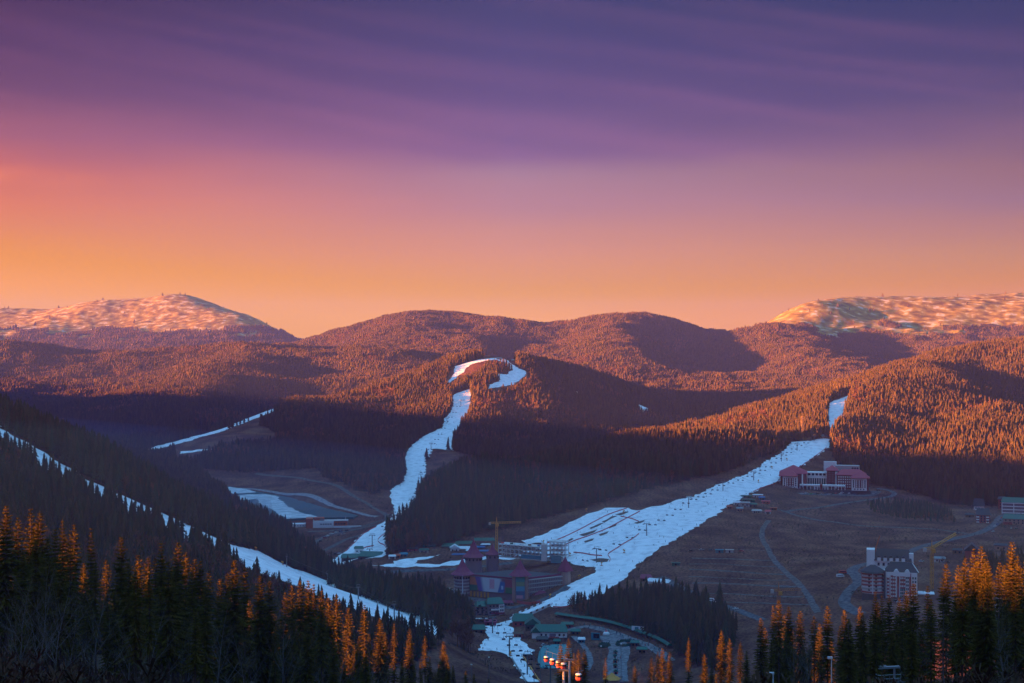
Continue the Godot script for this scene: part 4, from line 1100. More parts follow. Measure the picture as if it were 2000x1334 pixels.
	# entrance canopies on posts
	for c in [[-31.0, -13.0], [3.0, 24.0], [-13.0, -6.0], [-4.0, 3.0]]:
		solid("canopy", Solid.new().box(Vector3(c[0], 7.4, -12), Vector3(c[1], 9.0, -3.2)), W, o)
		var n := int((c[1] - c[0]) / 5.0) + 1
		for k in n + 1:
			var x := lerpf(c[0] + 0.4, c[1] - 0.4, float(k) / n)
			solid("post", Solid.new().box(Vector3(x - 0.35, 3.2, -4.0), Vector3(x + 0.35, 7.4, -3.3)), W, o)
	solid("porch", Solid.new().box(Vector3(-6.5, 3.2, -14), Vector3(-3.5, 9.8, -2.8)), mats["red brown cladding"], o)
	tag(sheet("car_park", ribbon(pv([346.0, -1699.3, 372.7, -1708.3, 399.0, -1714.6, 433.0, -1713.2, 452.0, -1745.7]), 13.0), tri_mat("asphalt road", null, 30.0), 8.0, 0.45), "dark car park in front of the red roofed hotel", "car park", "", "structure")

func build_mall() -> void:
	# towers at the corners, set out on the ground
	var a := Vector2(-43.9, -1244.8); var b := Vector2(7.1, -1219.1); var c := Vector2(47.1, -1245.7); var e := Vector2(-36.4, -1334.0); var f := Vector2(-18.6, -1348.7)
	var y := 1e9
	for q in [a, b, c]: y = minf(y, ground(q.x, q.y))
	var o := thing("mall", "mall with maroon cone roofed towers, blurred billboard and unfinished white concrete upper floors", "mall", Vector3(a.x, y, a.y))
	var L := func(q: Vector2) -> Vector2: return q - a
	var B: Vector2 = L.call(b); var C: Vector2 = L.call(c)
	var back := C + (Vector2.ZERO - B) * 0.95
	solid("wall", Solid.new().prism(PackedVector2Array([Vector2.ZERO, B, C, back]), -4, 17.5), mats["plum wall"], o)
	solid("roof_deck", Solid.new().prism(PackedVector2Array([Vector2(0.5, -0.5), B + Vector2(-0.5, -0.8), C + Vector2(-0.8, 0.5), back + Vector2(0.5, 0.5)]), 17.5, 18.0), mats["asphalt"], o)
	for w in [[Vector2.ZERO, B], [B, C]]: solid("parapet", Solid.new().slab(w[0], w[1], 17.5, 18.9, 0.6), mats["maroon roof"], o)
	# galleries on the right side: floors and posts
	var dir := (C - B).normalized(); var out := dir.orthogonal()
	if out.y < 0.0: out = -out
	for k in 5: solid("floor_slab", Solid.new().slab(B + dir * 4.0 + out * 0.8, C - dir * 3.0 + out * 0.8, 2.0 + k * 3.6, 2.7 + k * 3.6, 1.6), mats["concrete"], o)
	var n := 22
	for k in n:
		var q := B + dir * lerpf(5.0, (C - B).length() - 4.0, float(k) / (n - 1)) + out * 1.3
		solid("post", Solid.new().cbox(Vector3(q.x, 8.0, q.y), Vector3(0.55, 17.0, 0.55)), mats["concrete"], o)
	# front: billboard of blurred colour patches over a yellow ground floor
	var fd := B.normalized(); var fo := fd.orthogonal()
	if fo.y < 0.0: fo = -fo
	var len := B.length()
	var art := StandardMaterial3D.new(); art.resource_name = "billboard print"; art.roughness = 0.6; art.albedo_texture = billboard_print(); mats["billboard print"] = art
	var p0 := fd * 8.0 + fo * 0.9; var p1 := fd * (len - 7.0) + fo * 0.9
	put("billboard", quad_uv(Vector3(p0.x, 5.0, p0.y), Vector3(p1.x, 5.0, p1.y), Vector3(p1.x, 17.2, p1.y), Vector3(p0.x, 17.2, p0.y), art), o)
	solid("billboard_frame", Solid.new().slab(fd * 7.5 + fo * 0.5, fd * (len - 6.5) + fo * 0.5, 4.6, 17.5, 0.6), mats["steel"], o)
	for k in 6:
		var q := fd * (9.0 + k * 3.4) + fo * 0.5
		solid("shop_front", Solid.new().cbox(Vector3(q.x, 1.8, q.y), Vector3(1.6, 4.6, 0.5)), mats["yellow paint"], o)
	# round corner tower and its witch hat
	_tower(o, Vector2.ZERO, 7.0, 19.0, 10.5, 15.0, 16)
	for k in 6: solid("ring_band", Solid.new().lathe(Vector3(0, 2.0 + k * 2.9, 0), [[7.05, 0.0], [7.5, 0.0], [7.5, 1.0], [7.05, 1.0]], 20), mats["concrete"], o)
	solid("drain_pipe", Solid.new().bar(Vector3(0.5, 0, 7.7), Vector3(0.5, 19, 7.7), 0.4), mats["white sheet"], o)
	# towers behind
	var E: Vector2 = L.call(e); var F: Vector2 = L.call(f)
	_tower(o, E, 8.0, 21.0, 10.5, 17.0, 14)
	_tower(o, F, 6.0, 21.0, 7.5, 10.0, 8)
	# square front tower with its own banner
	solid("wall", Solid.new().cbox(Vector3(B.x, 10.5, B.y), Vector3(13.0, 23.0, 12.0)), mats["plum wall"], o)
	for x in [-5.8, 5.8]: solid("pilaster", Solid.new().cbox(Vector3(B.x + x, 10.6, B.y + 6.1), Vector3(2.6, 22.0, 0.7)), mats["tan wall"], o)
	var ban := StandardMaterial3D.new(); ban.resource_name = "banner print"; ban.roughness = 0.6; ban.albedo_texture = banner_print(); mats["banner print"] = ban
	put("banner", quad_uv(Vector3(B.x - 3.6, 2.5, B.y + 6.3), Vector3(B.x + 3.8, 2.5, B.y + 6.3), Vector3(B.x + 3.8, 21.0, B.y + 6.3), Vector3(B.x - 3.6, 21.0, B.y + 6.3), ban), o)
	solid("roof", Solid.new().lathe(Vector3(B.x, 21.8, B.y), [[0.0, 0.0], [10.2, 0.0], [7.5, 2.2], [4.6, 5.0], [2.6, 8.2], [1.0, 11.5], [0.0, 13.5]], 8), mats["maroon roof"], o)
	# far right tower
	solid("wall", Solid.new().lathe(Vector3(C.x, -4, C.y), [[4.6, 0.0], [4.6, 25.0], [0.0, 25.0]], 12), mats["tan wall"], o)
	solid("roof", Solid.new().lathe(Vector3(C.x, 21.0, C.y), [[0.0, 0.0], [7.4, 0.0], [3.6, 6.0], [0.0, 12.5]], 4), mats["maroon roof"], o)
	# unfinished concrete floors standing on the back part
	var g0: Vector2 = F + fd * 6.0; var g1: Vector2 = g0 + fd * 49.0 + fo * 2.0
	_frame(o, g0, g1, 14.0, 18.2, 3, 4.0, 11)
	var h0: Vector2 = g1 - fd * 1.0 - fo * 1.0; var h1: Vector2 = h0 + fd * 15.0
	_frame(o, g1 + fd * 1.5 - fo * 4.0, g1 + fd * 18.0 - fo * 4.0, 14.0, 18.2, 4, 4.4, 4)
	var s0 := g1 + fd * 0.5 + fo * 0.3
	solid("stair_core", Solid.new().cbox(Vector3(s0.x, 26.0, s0.y), Vector3(5.0, 16.0, 5.0)), mats["pale concrete"], o)
	for w in [[g0 + fd * 25.0 + fo * 0.9, g0 + fd * 47.0 + fo * 1.8, 18.6, 22.4], [g1 + fd * 8.0 + fo * 1.0, g1 + fd * 18.5 + fo * 1.0, 17.0, 24.0]]:
		solid("sign_board", Solid.new().slab(w[0], w[1], w[2], w[3], 0.5), mats["teal board"] if w[2] > 18 else mats["banner print"], o)
	var q2 := B + dir * 18.0 + out * 6.0
	solid("tent_roof", Solid.new().roof(q2.x - 8, q2.x + 8, q2.y - 4, q2.y + 4, 3.0, 4.0, 6.0), mats["maroon roof"], o)
	for k in 5: solid("material_stack", Solid.new().cbox(Vector3(lerpf(g0.x, g1.x, 0.1 + k * 0.2), 31.2, lerpf(g0.y, g1.y, 0.1 + k * 0.2) - 5.0), Vector3(3.0, 1.2, 2.0)), mats[["red net", "green roof", "white sheet", "timber", "blue sheet"][k]], o)

func _tower(o: Node3D, at: Vector2, r: float, h: float, eave: float, rise: float, n: int) -> void:
	solid("wall", Solid.new().lathe(Vector3(at.x, -4, at.y), [[r, 0.0], [r, h + 4.0], [0.0, h + 4.0]], n), mats["plum wall"], o)
	solid("roof", Solid.new().lathe(Vector3(at.x, h - 0.5, at.y), [[0.0, 0.3], [eave, 0.0], [eave * 0.66, rise * 0.17], [eave * 0.38, rise * 0.42], [eave * 0.2, rise * 0.66], [0.35, rise * 0.93], [0.0, rise]], n), mats["maroon roof"], o)
	for k in n:
		var q := TAU * (k + 0.5) / n
		solid("window", Solid.new().cbox(Vector3(at.x + cos(q) * (r + 0.02), h - 3.0, at.y + sin(q) * (r + 0.02)), Vector3(1.1, 2.0, 1.1)), mats["dark glass"], o)

func _frame(o: Node3D, p: Vector2, q: Vector2, depth: float, y: float, floors: int, rise: float, bays: int) -> void:
	var d := (q - p).normalized(); var b := d.orthogonal()
	if b.y > 0.0: b = -b
	var outline := PackedVector2Array([p, q, q + b * depth, p + b * depth])
	for k in floors + 1:
		solid("floor_slab", Solid.new().prism(outline, y + k * rise - 0.35, y + k * rise + 0.35), mats["pale concrete"], o)
	for k in floors:
		for i in bays + 1:
			for j in 3:
				var c := p.lerp(q, float(i) / bays) + b * (0.5 + (depth - 1.0) * j / 2.0)
				solid("column", Solid.new().cbox(Vector3(c.x, y + (k + 0.5) * rise, c.y), Vector3(0.7, rise - 0.7, 0.7)), mats["pale concrete"], o)
	for i in bays + 1:
		var c := p.lerp(q, float(i) / bays) + b * 0.4
		if i % 2 == 0: solid("column", Solid.new().cbox(Vector3(c.x, y + floors * rise + 1.3, c.y), Vector3(0.5, 2.0, 0.5)), mats["pale concrete"], o)

func quad_uv(a: Vector3, b: Vector3, c: Vector3, d: Vector3, m: Material) -> ArrayMesh:
	var ar := []; ar.resize(Mesh.ARRAY_MAX)
	var n := (b - a).cross(d - a).normalized() * 0.08
	ar[Mesh.ARRAY_VERTEX] = PackedVector3Array([a + n, b + n, c + n, d + n, a - n, b - n, c - n, d - n])
	ar[Mesh.ARRAY_TEX_UV] = PackedVector2Array([Vector2(0, 1), Vector2(1, 1), Vector2(1, 0), Vector2(0, 0), Vector2(0, 1), Vector2(1, 1), Vector2(1, 0), Vector2(0, 0)])
	ar[Mesh.ARRAY_INDEX] = PackedInt32Array([0, 2, 1, 0, 3, 2, 4, 5, 6, 4, 6, 7, 0, 1, 5, 0, 5, 4, 3, 6, 2, 3, 7, 6, 1, 2, 6, 1, 6, 5, 0, 4, 7, 0, 7, 3])
	var me := ArrayMesh.new(); me.add_surface_from_arrays(Mesh.PRIMITIVE_TRIANGLES, ar); me.surface_set_material(0, m)
	return me

func soft_print(w: int, h: int, blobs: Array, base: Color) -> ImageTexture:
	# a print out of soft edged slanting patches: x, y, half width, half height, slant, colour
	var im := Image.create(w, h, false, Image.FORMAT_RGB8)
	for y in h:
		for x in w:
			var c := base
			for b in blobs:
				var dx: float = absf(float(x) / w - b[0] - b[4] * (float(y) / h - 0.5)) / b[2]; var dy: float = absf(float(y) / h - b[1]) / b[3]
				var t := 1.0 - smoothstep(0.75, 1.15, maxf(dx, dy))
				if t > 0.0: c = c.lerp(b[5], t)
			im.set_pixel(x, y, c.linear_to_srgb())
	return ImageTexture.create_from_image(im)

func billboard_print() -> ImageTexture:
	return soft_print(256, 96, [[0.08, 0.3, 0.09, 0.3, 0.0, Color(0.62, 0.18, 0.08)], [0.08, 0.85, 0.1, 0.28, 0.0, Color(0.02, 0.16, 0.10)], [0.24, 0.5, 0.07, 0.6, 0.10, Color(0.12, 0.09, 0.34)], [0.52, 0.5, 0.24, 0.62, 0.05, Color(0.62, 0.64, 0.70)], [0.52, 0.42, 0.06, 0.36, 0.0, Color(0.68, 0.36, 0.46)], [0.76, 0.6, 0.07, 0.42, -0.08, Color(0.03, 0.16, 0.42)], [0.76, 0.62, 0.025, 0.14, 0.0, Color(0.4, 0.6, 0.75)], [0.92, 0.3, 0.1, 0.34, 0.0, Color(0.42, 0.08, 0.12)], [0.93, 0.82, 0.1, 0.26, 0.0, Color(0.03, 0.20, 0.07)]], Color(0.2, 0.1, 0.15))

func banner_print() -> ImageTexture:
	return soft_print(64, 160, [[0.5, 0.12, 0.6, 0.14, 0.0, Color(0.03, 0.30, 0.28)], [0.5, 0.34, 0.6, 0.12, 0.0, Color(0.22, 0.32, 0.16)], [0.5, 0.56, 0.6, 0.14, 0.0, Color(0.06, 0.32, 0.45)], [0.5, 0.75, 0.6, 0.1, 0.0, Color(0.05, 0.14, 0.24)], [0.4, 0.92, 0.4, 0.08, 0.0, Color(0.62, 0.30, 0.36)]], Color(0.1, 0.2, 0.3))

func build_apartments() -> void:
	var p := Vector2(279.2, -1040.5)
	var o := thing("apartment_block", "red and white apartment block with dark roofs behind the lit foreground spruces", "apartment block", Vector3(p.x, base_y(p, 14.0), p.y), facing(p))
	var W: Material = mats["white plaster"]; var R: Material = mats["brick red"]; var D: Material = mats["dark roof"]; var G: Material = mats["dark glass"]
	# bow fronted left block
	var bow := PackedVector2Array([Vector2(-20, -10)])
	for k in 7: bow.append(Vector2(-20 + 15.5 * k / 6.0, -2.0 + sin(PI * k / 6.0) * 3.2))
	bow.append(Vector2(-4.5, -10))
	solid("base", Solid.new().prism(bow, -6, 4.4), mats["dark base"], o)
	var off := func(poly: PackedVector2Array, s: float) -> PackedVector2Array:
		var q := PackedVector2Array(); var c := Vector2(-12.2, -5.0)
		for v in poly: q.append(c + (v - c) * s)
		return q
	solid("wall", Solid.new().prism(off.call(bow, 0.97), 4.4, 20.0), W, o)
	for k in 6:
		solid("balcony", Solid.new().prism(off.call(bow, 1.05), 5.0 + k * 2.65, 6.15 + k * 2.65), R if k != 1 else mats["concrete"], o)
	solid("roof", Solid.new().lathe(Vector3(-12.2, 20.0, -5.0), [[0.0, 0.0], [9.6, 0.0], [8.6, 1.2], [2.0, 5.0], [0.0, 5.2]], 12), D, o)
	for k in 6:
		var x := -18.5 + k * 2.5
		windows(o, x, x + 2.5, 6.0, 21.8, -1.4 + sin(PI * (k + 0.5) / 6.0) * 3.2, 1, 6, 1.5, 1.2, mats["white frame"] if k % 2 == 0 else G)
	solid("pilaster", Solid.new().box(Vector3(-12.6, 4.4, 1.2), Vector3(-11.9, 19.5, 2.2)), W, o)
	# middle block with arched gables
	solid("wall", Solid.new().box(Vector3(-4.5, -6, -12), Vector3(19.5, 21.0, -1.0)), W, o)
	solid("downpipe_strip", Solid.new().box(Vector3(-4.4, 0, -1.0), Vector3(-3.0, 21.5, 0.2)), mats["dark roof"], o)
	for b in [[-2.2, -0.2, 3.0, 17.0], [0.6, 4.2, 1.0, 18.5], [7.3, 11.2, 9.0, 18.0], [5.2, 6.6, 0.0, 19.5], [13.8, 15.2, 0.0, 20.5]]:
		solid("brick_panel", Solid.new().box(Vector3(b[0], b[2], -1.0), Vector3(b[1], b[3], -0.7)), R, o)
	windows(o, 0.6, 4.4, 2.0, 18.0, -0.6, 3, 6, 0.8, 1.3, mats["white frame"])
	windows(o, 7.3, 11.2, 2.0, 9.4, -0.6, 3, 3, 1.0, 1.8, mats["green glass"])
	windows(o, 7.3, 11.2, 9.4, 18.2, -0.6, 3, 3, 0.8, 1.3, mats["white frame"])
	windows(o, 11.6, 13.6, 2.0, 18.4, -0.9, 2, 6, 0.7, 1.5, G)
	windows(o, 15.6, 19.2, 2.0, 18.4, -0.9, 2, 6, 1.1, 1.6, mats["green glass"])
	windows(o, -2.2, -0.2, 3.5, 18.4, -0.6, 1, 6, 1.4, 1.1, mats["white frame"])
	for x in [4.6, 12.4]:
		var arch := Solid.new()
		var pts := PackedVector2Array([Vector2(x - 2.2, 18)])
		for k in 9: pts.append(Vector2(x - 2.2 + 4.4 * k / 8.0, 20.8 + sin(PI * k / 8.0) * 2.4))
		pts.append(Vector2(x + 2.2, 18))
		for k in pts.size() - 1:
			arch.tri(Vector3(x, 18, -0.4), Vector3(pts[k].x, pts[k].y, -0.4), Vector3(pts[k + 1].x, pts[k + 1].y, -0.4))
			arch.quad(Vector3(pts[k].x, pts[k].y, -0.4), Vector3(pts[k + 1].x, pts[k + 1].y, -0.4), Vector3(pts[k + 1].x, pts[k + 1].y, -4.0), Vector3(pts[k].x, pts[k].y, -4.0))
		solid("gable", arch, W, o)
	solid("roof", Solid.new().roof(-3.5, 20.3, -13, -1.2, 21.0, 6.5, 4.0), D, o)
	solid("verge_board", Solid.new().bar(Vector3(16.0, 27.4, -6.8), Vector3(20.6, 21.2, -0.9), 0.3), W, o)
	# back block
	solid("wall", Solid.new().box(Vector3(-16, -4, -32), Vector3(15, 26, -22)), W, o)
	solid("end_gable", Solid.new().box(Vector3(-17, 20, -32), Vector3(-11, 34, -21.5)), W, o)
	solid("roof", Solid.new().roof(-11.5, 16, -33.5, -21.2, 26, 8.0, 2.0), D, o)
	for k in 5:
		var x := -7.8 + k * 4.4
		solid("dormer", Solid.new().box(Vector3(x - 1.3, 25.5, -22.5), Vector3(x + 1.3, 28.6, -20.8)), W, o)
		solid("dormer_roof", Solid.new().roof_z(x - 1.6, x + 1.6, -25, -20.6, 28.5, 1.4, 0.3, 0.2), D, o)
	windows(o, -10, 12, 21.5, 25.0, -21.9, 6, 1, 1.6, 2.2, G)
	solid("chimney", Solid.new().box(Vector3(14, 24, -26), Vector3(17.2, 32, -22.6)), W, o)
	solid("annex", Solid.new().box(Vector3(20.5, -4, -14), Vector3(31, 4.8, -4)), mats["concrete"], o)
	windows(o, 21, 30, 0.2, 4.5, -3.9, 2, 1, 3.2, 3.0, G)
	solid("annex_roof", Solid.new().box(Vector3(20.0, 4.8, -14.6), Vector3(31.8, 5.5, -3.4)), mats["white sheet"], o)

# a small house: walls, pitched roof, windows, door
func house(at: Vector2, label: String, cat: String, w: float, d: float, h: float, rise: float, wall: String, roof_key: String, cols: int, rows: int, gable_front := false, turn := 99.0, called := "house") -> Node3D:
	var o := thing(called, label, cat, Vector3(at.x, base_y(at, 0.5 * w), at.y), facing(at) if turn > 9.0 else turn)
	var wall_node := solid("wall", Solid.new().box(Vector3(-w / 2, -3, -d), Vector3(w / 2, h, 0)), mats[wall], o)
	var oh := minf(0.8, w * 0.08)
	if gable_front:
		var g := Solid.new()
		g.tri(Vector3(-w / 2, h, 0.0), Vector3(w / 2, h, 0.0), Vector3(0, h + rise * 0.94, 0.0)); g.tri(Vector3(w / 2, h, -d), Vector3(-w / 2, h, -d), Vector3(0, h + rise * 0.94, -d))
		solid("gable", g, mats[wall], o)
		solid("roof", Solid.new().roof_z(-w / 2 - oh, w / 2 + oh, -d - oh, oh, h, rise, 0.0, 0.3), mats[roof_key], o)
	else:
		solid("roof", Solid.new().roof(-w / 2 - oh, w / 2 + oh, -d - oh, oh, h, rise, minf(w * 0.12, 2.0), 0.3), mats[roof_key], o)
	if cols > 0: windows(o, -w / 2 + 0.6, w / 2 - 0.6, 1.0 if rows > 1 else 0.4, h - 0.2, 0.06, cols, rows, minf(1.4, w / cols * 0.5), minf(1.5, h / rows * 0.55), mats["dark glass"])
	solid("door", Solid.new().box(Vector3(-0.6, -0.2, 0.0), Vector3(0.6, 2.1, 0.1)), mats["timber"], wall_node)
	return o

func build_houses() -> void:
	# reservoir building
	var p := Vector2(-206.2, -1644.0)
	var o := thing("pump_house", "long white and orange building on the near bank of the reservoir", "pump house", Vector3(p.x, base_y(p, 12.0), p.y), facing(p))
	solid("wall", Solid.new().box(Vector3(-26, -3, -14), Vector3(-2, 8.6, 0)), mats["white sheet"], o)
	solid("end_block", Solid.new().box(Vector3(-34, -4, -16), Vector3(-26.01, 11.8, 0.6)), mats["orange cladding"], o)
	solid("roof_block", Solid.new().box(Vector3(-25, 8.6, -15), Vector3(-13, 12.0, -5)), mats["orange cladding"], o)
	solid("roof_cabin", Solid.new().box(Vector3(-18, 8.6, -5), Vector3(-13.5, 11.2, -3)), mats["plum wall"], o)
	solid("wall", Solid.new().box(Vector3(-2, -3, -14), Vector3(14, 8.0, -1)), mats["orange cladding"], o)
	solid("roof", Solid.new().box(Vector3(-27, 8.6, -14.5), Vector3(15, 9.0, -0.8)), mats["concrete"], o)
	solid("terrace_wall", Solid.new().box(Vector3(-4, -3, -0.9), Vector3(30, 3.0, 0.0)), mats["white sheet"], o)
	solid("wing", Solid.new().box(Vector3(-50, -3, -18), Vector3(-34.3, 5.0, -8)), mats["white sheet"], o)
	windows(o, -18, -4, 4.2, 6.4, 0.05, 5, 1, 1.9, 1.0, mats["dark glass"])
	windows(o, -48, -36, 1.5, 4.0, -7.95, 4, 1, 1.6, 1.0, mats["dark glass"])
	windows(o, -34.6, -34.4, 1, 11, 0.65, 1, 1, 0.2, 8.0, mats["dark glass"])
	windows(o, -1, 12, 3.4, 7, -0.95, 4, 1, 2.6, 1.8, mats["dark glass"])
	solid("mast", Solid.new().bar(Vector3(12, 8, -6), Vector3(12, 13, -6), 0.15), mats["white sheet"], o)
	# chalet above the ramp
	o = house(Vector2(-13.7, -1173.8), "chalet with dark green roof, white corner and plum walls below the mall", "chalet", 13.0, 10.0, 9.5, 4.5, "plum wall", "green roof", 4, 3, false, 0.25)
	solid("corner_wall", Solid.new().box(Vector3(3.0, 0, -7), Vector3(7.4, 9.0, 0.5)), mats["white plaster"], o)
	solid("balcony", Solid.new().box(Vector3(-4, 4.5, 0.1), Vector3(3.4, 5.6, 1.4)), mats["white plaster"], o)
	solid("balcony", Solid.new().box(Vector3(-4, 1.4, 0.1), Vector3(7.4, 2.6, 2.0)), mats["maroon roof"], o)
	windows(o, 3.6, 7.0, 2.8, 8.8, 0.6, 2, 2, 1.1, 1.6, mats["dark glass"])
	house(Vector2(-24.8, -1176.8), "lower wing with dark green roof on the left of the plum chalet", "chalet", 12.0, 11.0, 7.0, 3.5, "plum wall", "green roof", 3, 2)
	o = thing("market_awning", "striped pale awning in front of the plum chalet", "awning", on(Vector2(-24.4, -1137.4)), facing(Vector2(-24.4, -1137.4)))
	for k in 8: solid("awning_strip", Solid.new().box(Vector3(-5.0 + k * 1.25, 2.4, -2.4), Vector3(-3.78 + k * 1.25, 2.6 + 0.0, 0)), mats["white sheet"] if k % 2 == 0 else mats["concrete"], o)
	for x in [-4.8, 4.8]: solid("post", Solid.new().box(Vector3(x - 0.1, -1, -0.3), Vector3(x + 0.1, 2.4, -0.1)), mats["steel"], o)
	solid("counter", Solid.new().box(Vector3(-4.6, -0.5, -2.2), Vector3(4.6, 1.0, -1.6)), mats["timber"], o)
	house(Vector2(9.0, -1124.1), "dark green roofed lodge where the snow bridge lands", "lodge", 17.0, 12.0, 4.5, 5.0, "brick red", "green roof", 4, 1)
	house(Vector2(16.0, -1097.4), "steep roofed green pavilion between the two lodges", "pavilion", 11.0, 11.0, 5.0, 4.5, "dark base", "green roof", 3, 1, true)
	o = house(Vector2(29.1, -1066.4), "long lodge with green roof and white half timbered front near the pond", "lodge", 25.0, 11.0, 4.6, 4.5, "white plaster", "green roof", 7, 1)
	solid("front_gable", Solid.new().box(Vector3(-14, -1, -6), Vector3(-8.5, 4.4, 2.0)), mats["white plaster"], o)
	solid("gable_roof", Solid.new().roof_z(-15, -7.5, -7, 2.8, 4.4, 3.8, 0.0, 0.3), mats["green roof"], o)
	solid("doorway", Solid.new().box(Vector3(-0.5, -1, 0.0), Vector3(3.6, 3.4, 0.5)), mats["plum wall"], o)
	solid("banner", Solid.new().box(Vector3(-1.0, 0.6, 1.4), Vector3(6.5, 1.3, 1.6)), mats["red net"], o)
	house(Vector2(22.6, -1053.8), "small low timber kiosk in front of the long lodge", "kiosk", 8.0, 6.0, 1.6, 1.8, "timber", "dark base", 2, 1)
	house(Vector2(-25.1, -1063.8), "small dark hut with green roof left of the crowded snow apron", "hut", 9.0, 7.0, 3.2, 3.0, "timber", "green roof", 2, 1)
	house(Vector2(48.5, -1074.9), "dark flat kiosk beside the path right of the long lodge", "kiosk", 7.0, 5.0, 2.6, 1.6, "timber", "green roof", 2, 1)
	# village on the right
	o = house(Vector2(497.2, -1486.3), "brown three storey house with dark roof and pale balconies by the village road", "house", 14.0, 12.0, 8.5, 6.5, "brick red", "dark roof", 4, 3)
	for x in [-5.2, 4.6]:
		for k in 3: solid("balcony", Solid.new().box(Vector3(x - 1.5, 0.6 + k * 2.7, 0.1), Vector3(x + 1.5, 1.7 + k * 2.7, 1.2)), mats["white plaster"], o)
	house(Vector2(524.6, -1581.7), "white house front with dark roof above the brown three storey house", "house", 11.0, 9.0, 4.6, 8.0, "white plaster", "dark roof", 3, 1)
	o = house(Vector2(551.4, -1547.2), "pale four storey block with white floor bands at the right edge", "apartment block", 25.0, 12.0, 13.0, 5.0, "plum wall", "green roof", 0, 1, false, 99.0, "apartment_block")
	for k in 4: solid("floor_band", Solid.new().box(Vector3(-12.6, 1.2 + k * 3.6, 0.05), Vector3(12.6, 2.2 + k * 3.6, 0.9)), mats["white plaster"], o)
	for x in [-12.2, 0.0, 12.2]: solid("pilaster", Solid.new().box(Vector3(x - 0.5, 0, 0.1), Vector3(x + 0.5, 12.8, 0.8)), mats["white plaster"], o)
	house(Vector2(551.6, -1585.0), "narrow red brick house left of the pale four storey block", "house", 8.0, 8.0, 11.0, 3.0, "brick red", "dark roof", 2, 3)
	o = house(Vector2(527.6, -1473.1), "long house with teal roof, red ground floor and yellow walls at the right edge", "house", 26.0, 10.0, 6.0, 4.5, "tan wall", "green roof", 6, 2)
	solid("ground_floor_panel", Solid.new().box(Vector3(-12.9, -2, 0.02), Vector3(-4.0, 2.6, 0.3)), mats["brick red"], o)
	house(Vector2(386.5, -1183.6), "pink red gabled house with dark roof behind the right foreground spruces", "house", 11.0, 14.0, 9.5, 5.5, "brick red", "dark roof", 0, 1, true)
	house(Vector2(497.5, -1530.3), "low grey shed beside the grove left of the brown house", "shed", 9.0, 6.0, 2.6, 1.8, "timber", "dark roof", 1, 1)
	# sheds by the foot of the centre piste
	house(Vector2(-160.2, -1430.5), "dark green roofed valley station hall at the foot of the centre piste", "lift station", 26.0, 16.0, 4.2, 3.0, "dark base", "green roof", 5, 1, false, 0.1, "lift_station")
	house(Vector2(-143.6, -1420.4), "second dark green hall joined to the valley station of the centre piste", "lift station", 24.0, 18.0, 4.0, 4.0, "dark base", "green roof", 4, 1, false, -0.15, "lift_station")
	house(Vector2(-158.6, -1458.8), "white fronted cabin on top of the valley station", "cabin", 9.0, 6.0, 5.5, 2.2, "white plaster", "green roof", 2, 1)
	# builders' yard
	var sheds := [[880, 1066, 17, 9, 3.4, 2.6, "dark base", "green roof", "dark green roofed barrack at the left of the builders' yard"], [908, 1060, 20, 8, 3.4, 2.4, "dark base", "green roof", "dark green barrack in the second row of the builders' yard"], [945, 1054, 22, 8, 3.4, 2.4, "dark base", "green roof", "dark green barrack at the back right of the builders' yard"], [888, 1073, 9, 9, 4.2, 3.0, "white sheet", "white sheet", "white barn with pale roof at the left of the builders' yard"], [905, 1070, 15, 7, 3.6, 2.0, "pale concrete", "white sheet", "long pale shed in the middle of the builders' yard"], [920, 1078, 10, 9, 4.6, 3.2, "orange cladding", "white sheet", "orange walled house with white roof in front of the builders' yard"], [932, 1068, 13, 7, 3.0, 1.0, "blue sheet", "blue sheet", "blue metal shed behind the orange house"], [950, 1073, 17, 6, 2.6, 1.0, "blue sheet", "blue sheet", "low blue shed right of the orange house"], [897, 1080, 16, 5, 2.2, 0.8, "blue sheet", "blue sheet", "low blue shed at the front left of the builders' yard"], [946, 1064, 9, 6, 2.8, 0.8, "blue sheet", "white sheet", "small blue shed with white roof at the right of the builders' yard"]]
	for s in sheds: house(SHED_AT[sheds.find(s)], s[8], "shed", s[2], s[3], s[4], s[5], s[6], s[7], 2, 1, s[6] == "white sheet", 99.0, "shed")
	# yard beside the hotel piste
	var yard := ["white container at the top of the yard below the hotel", "green container in the yard below the hotel", "red machine shed in the yard below the hotel", "small red shed at the lower end of the yard below the hotel", "grey concrete plant in the yard below the hotel", "green long container at the left of the yard below the hotel"]
	var yp := [Vector2(288.0, -1649.8), Vector2(270.7, -1611.6), Vector2(288.9, -1601.8), Vector2(286.1, -1539.7), Vector2(257.1, -1553.7), Vector2(273.3, -1641.0)]
	var ys := [[11, 4, 3.2, "white sheet"], [14, 4, 3.0, "green roof"], [9, 5, 3.0, "red net"], [7, 4, 2.4, "orange cladding"], [10, 8, 5.0, "concrete"], [12, 4, 3.0, "green roof"]]
	for i in 6: house(yp[i], yard[i], "container" if i in [0, 1, 5] else "shed", ys[i][0], ys[i][1], ys[i][2], 0.5, ys[i][3], ys[i][3], 2, 1, false, 99.0, "yard_shed")
	for i in 3: house([Vector2(189.5, -1286.6), Vector2(198.6, -1285.3), Vector2(145.2, -1248.2)][i], ["teal container at the top edge of the terraced field", "grey container right of the teal one above the terraced field", "low green hut beside the main piste above the terraced field"][i], "container", 7.0, 3.0, 2.8, 0.3, ["teal board", "concrete", "green roof"][i], ["teal board", "concrete", "green roof"][i], 1, 1, false, 99.0, "container")
	house(Vector2(122.9, -1194.1), "arched white tunnel tent below the main piste", "tent", 20.0, 8.0, 2.6, 2.2, "white sheet", "white sheet", 0, 1, false, -0.5, "tent")
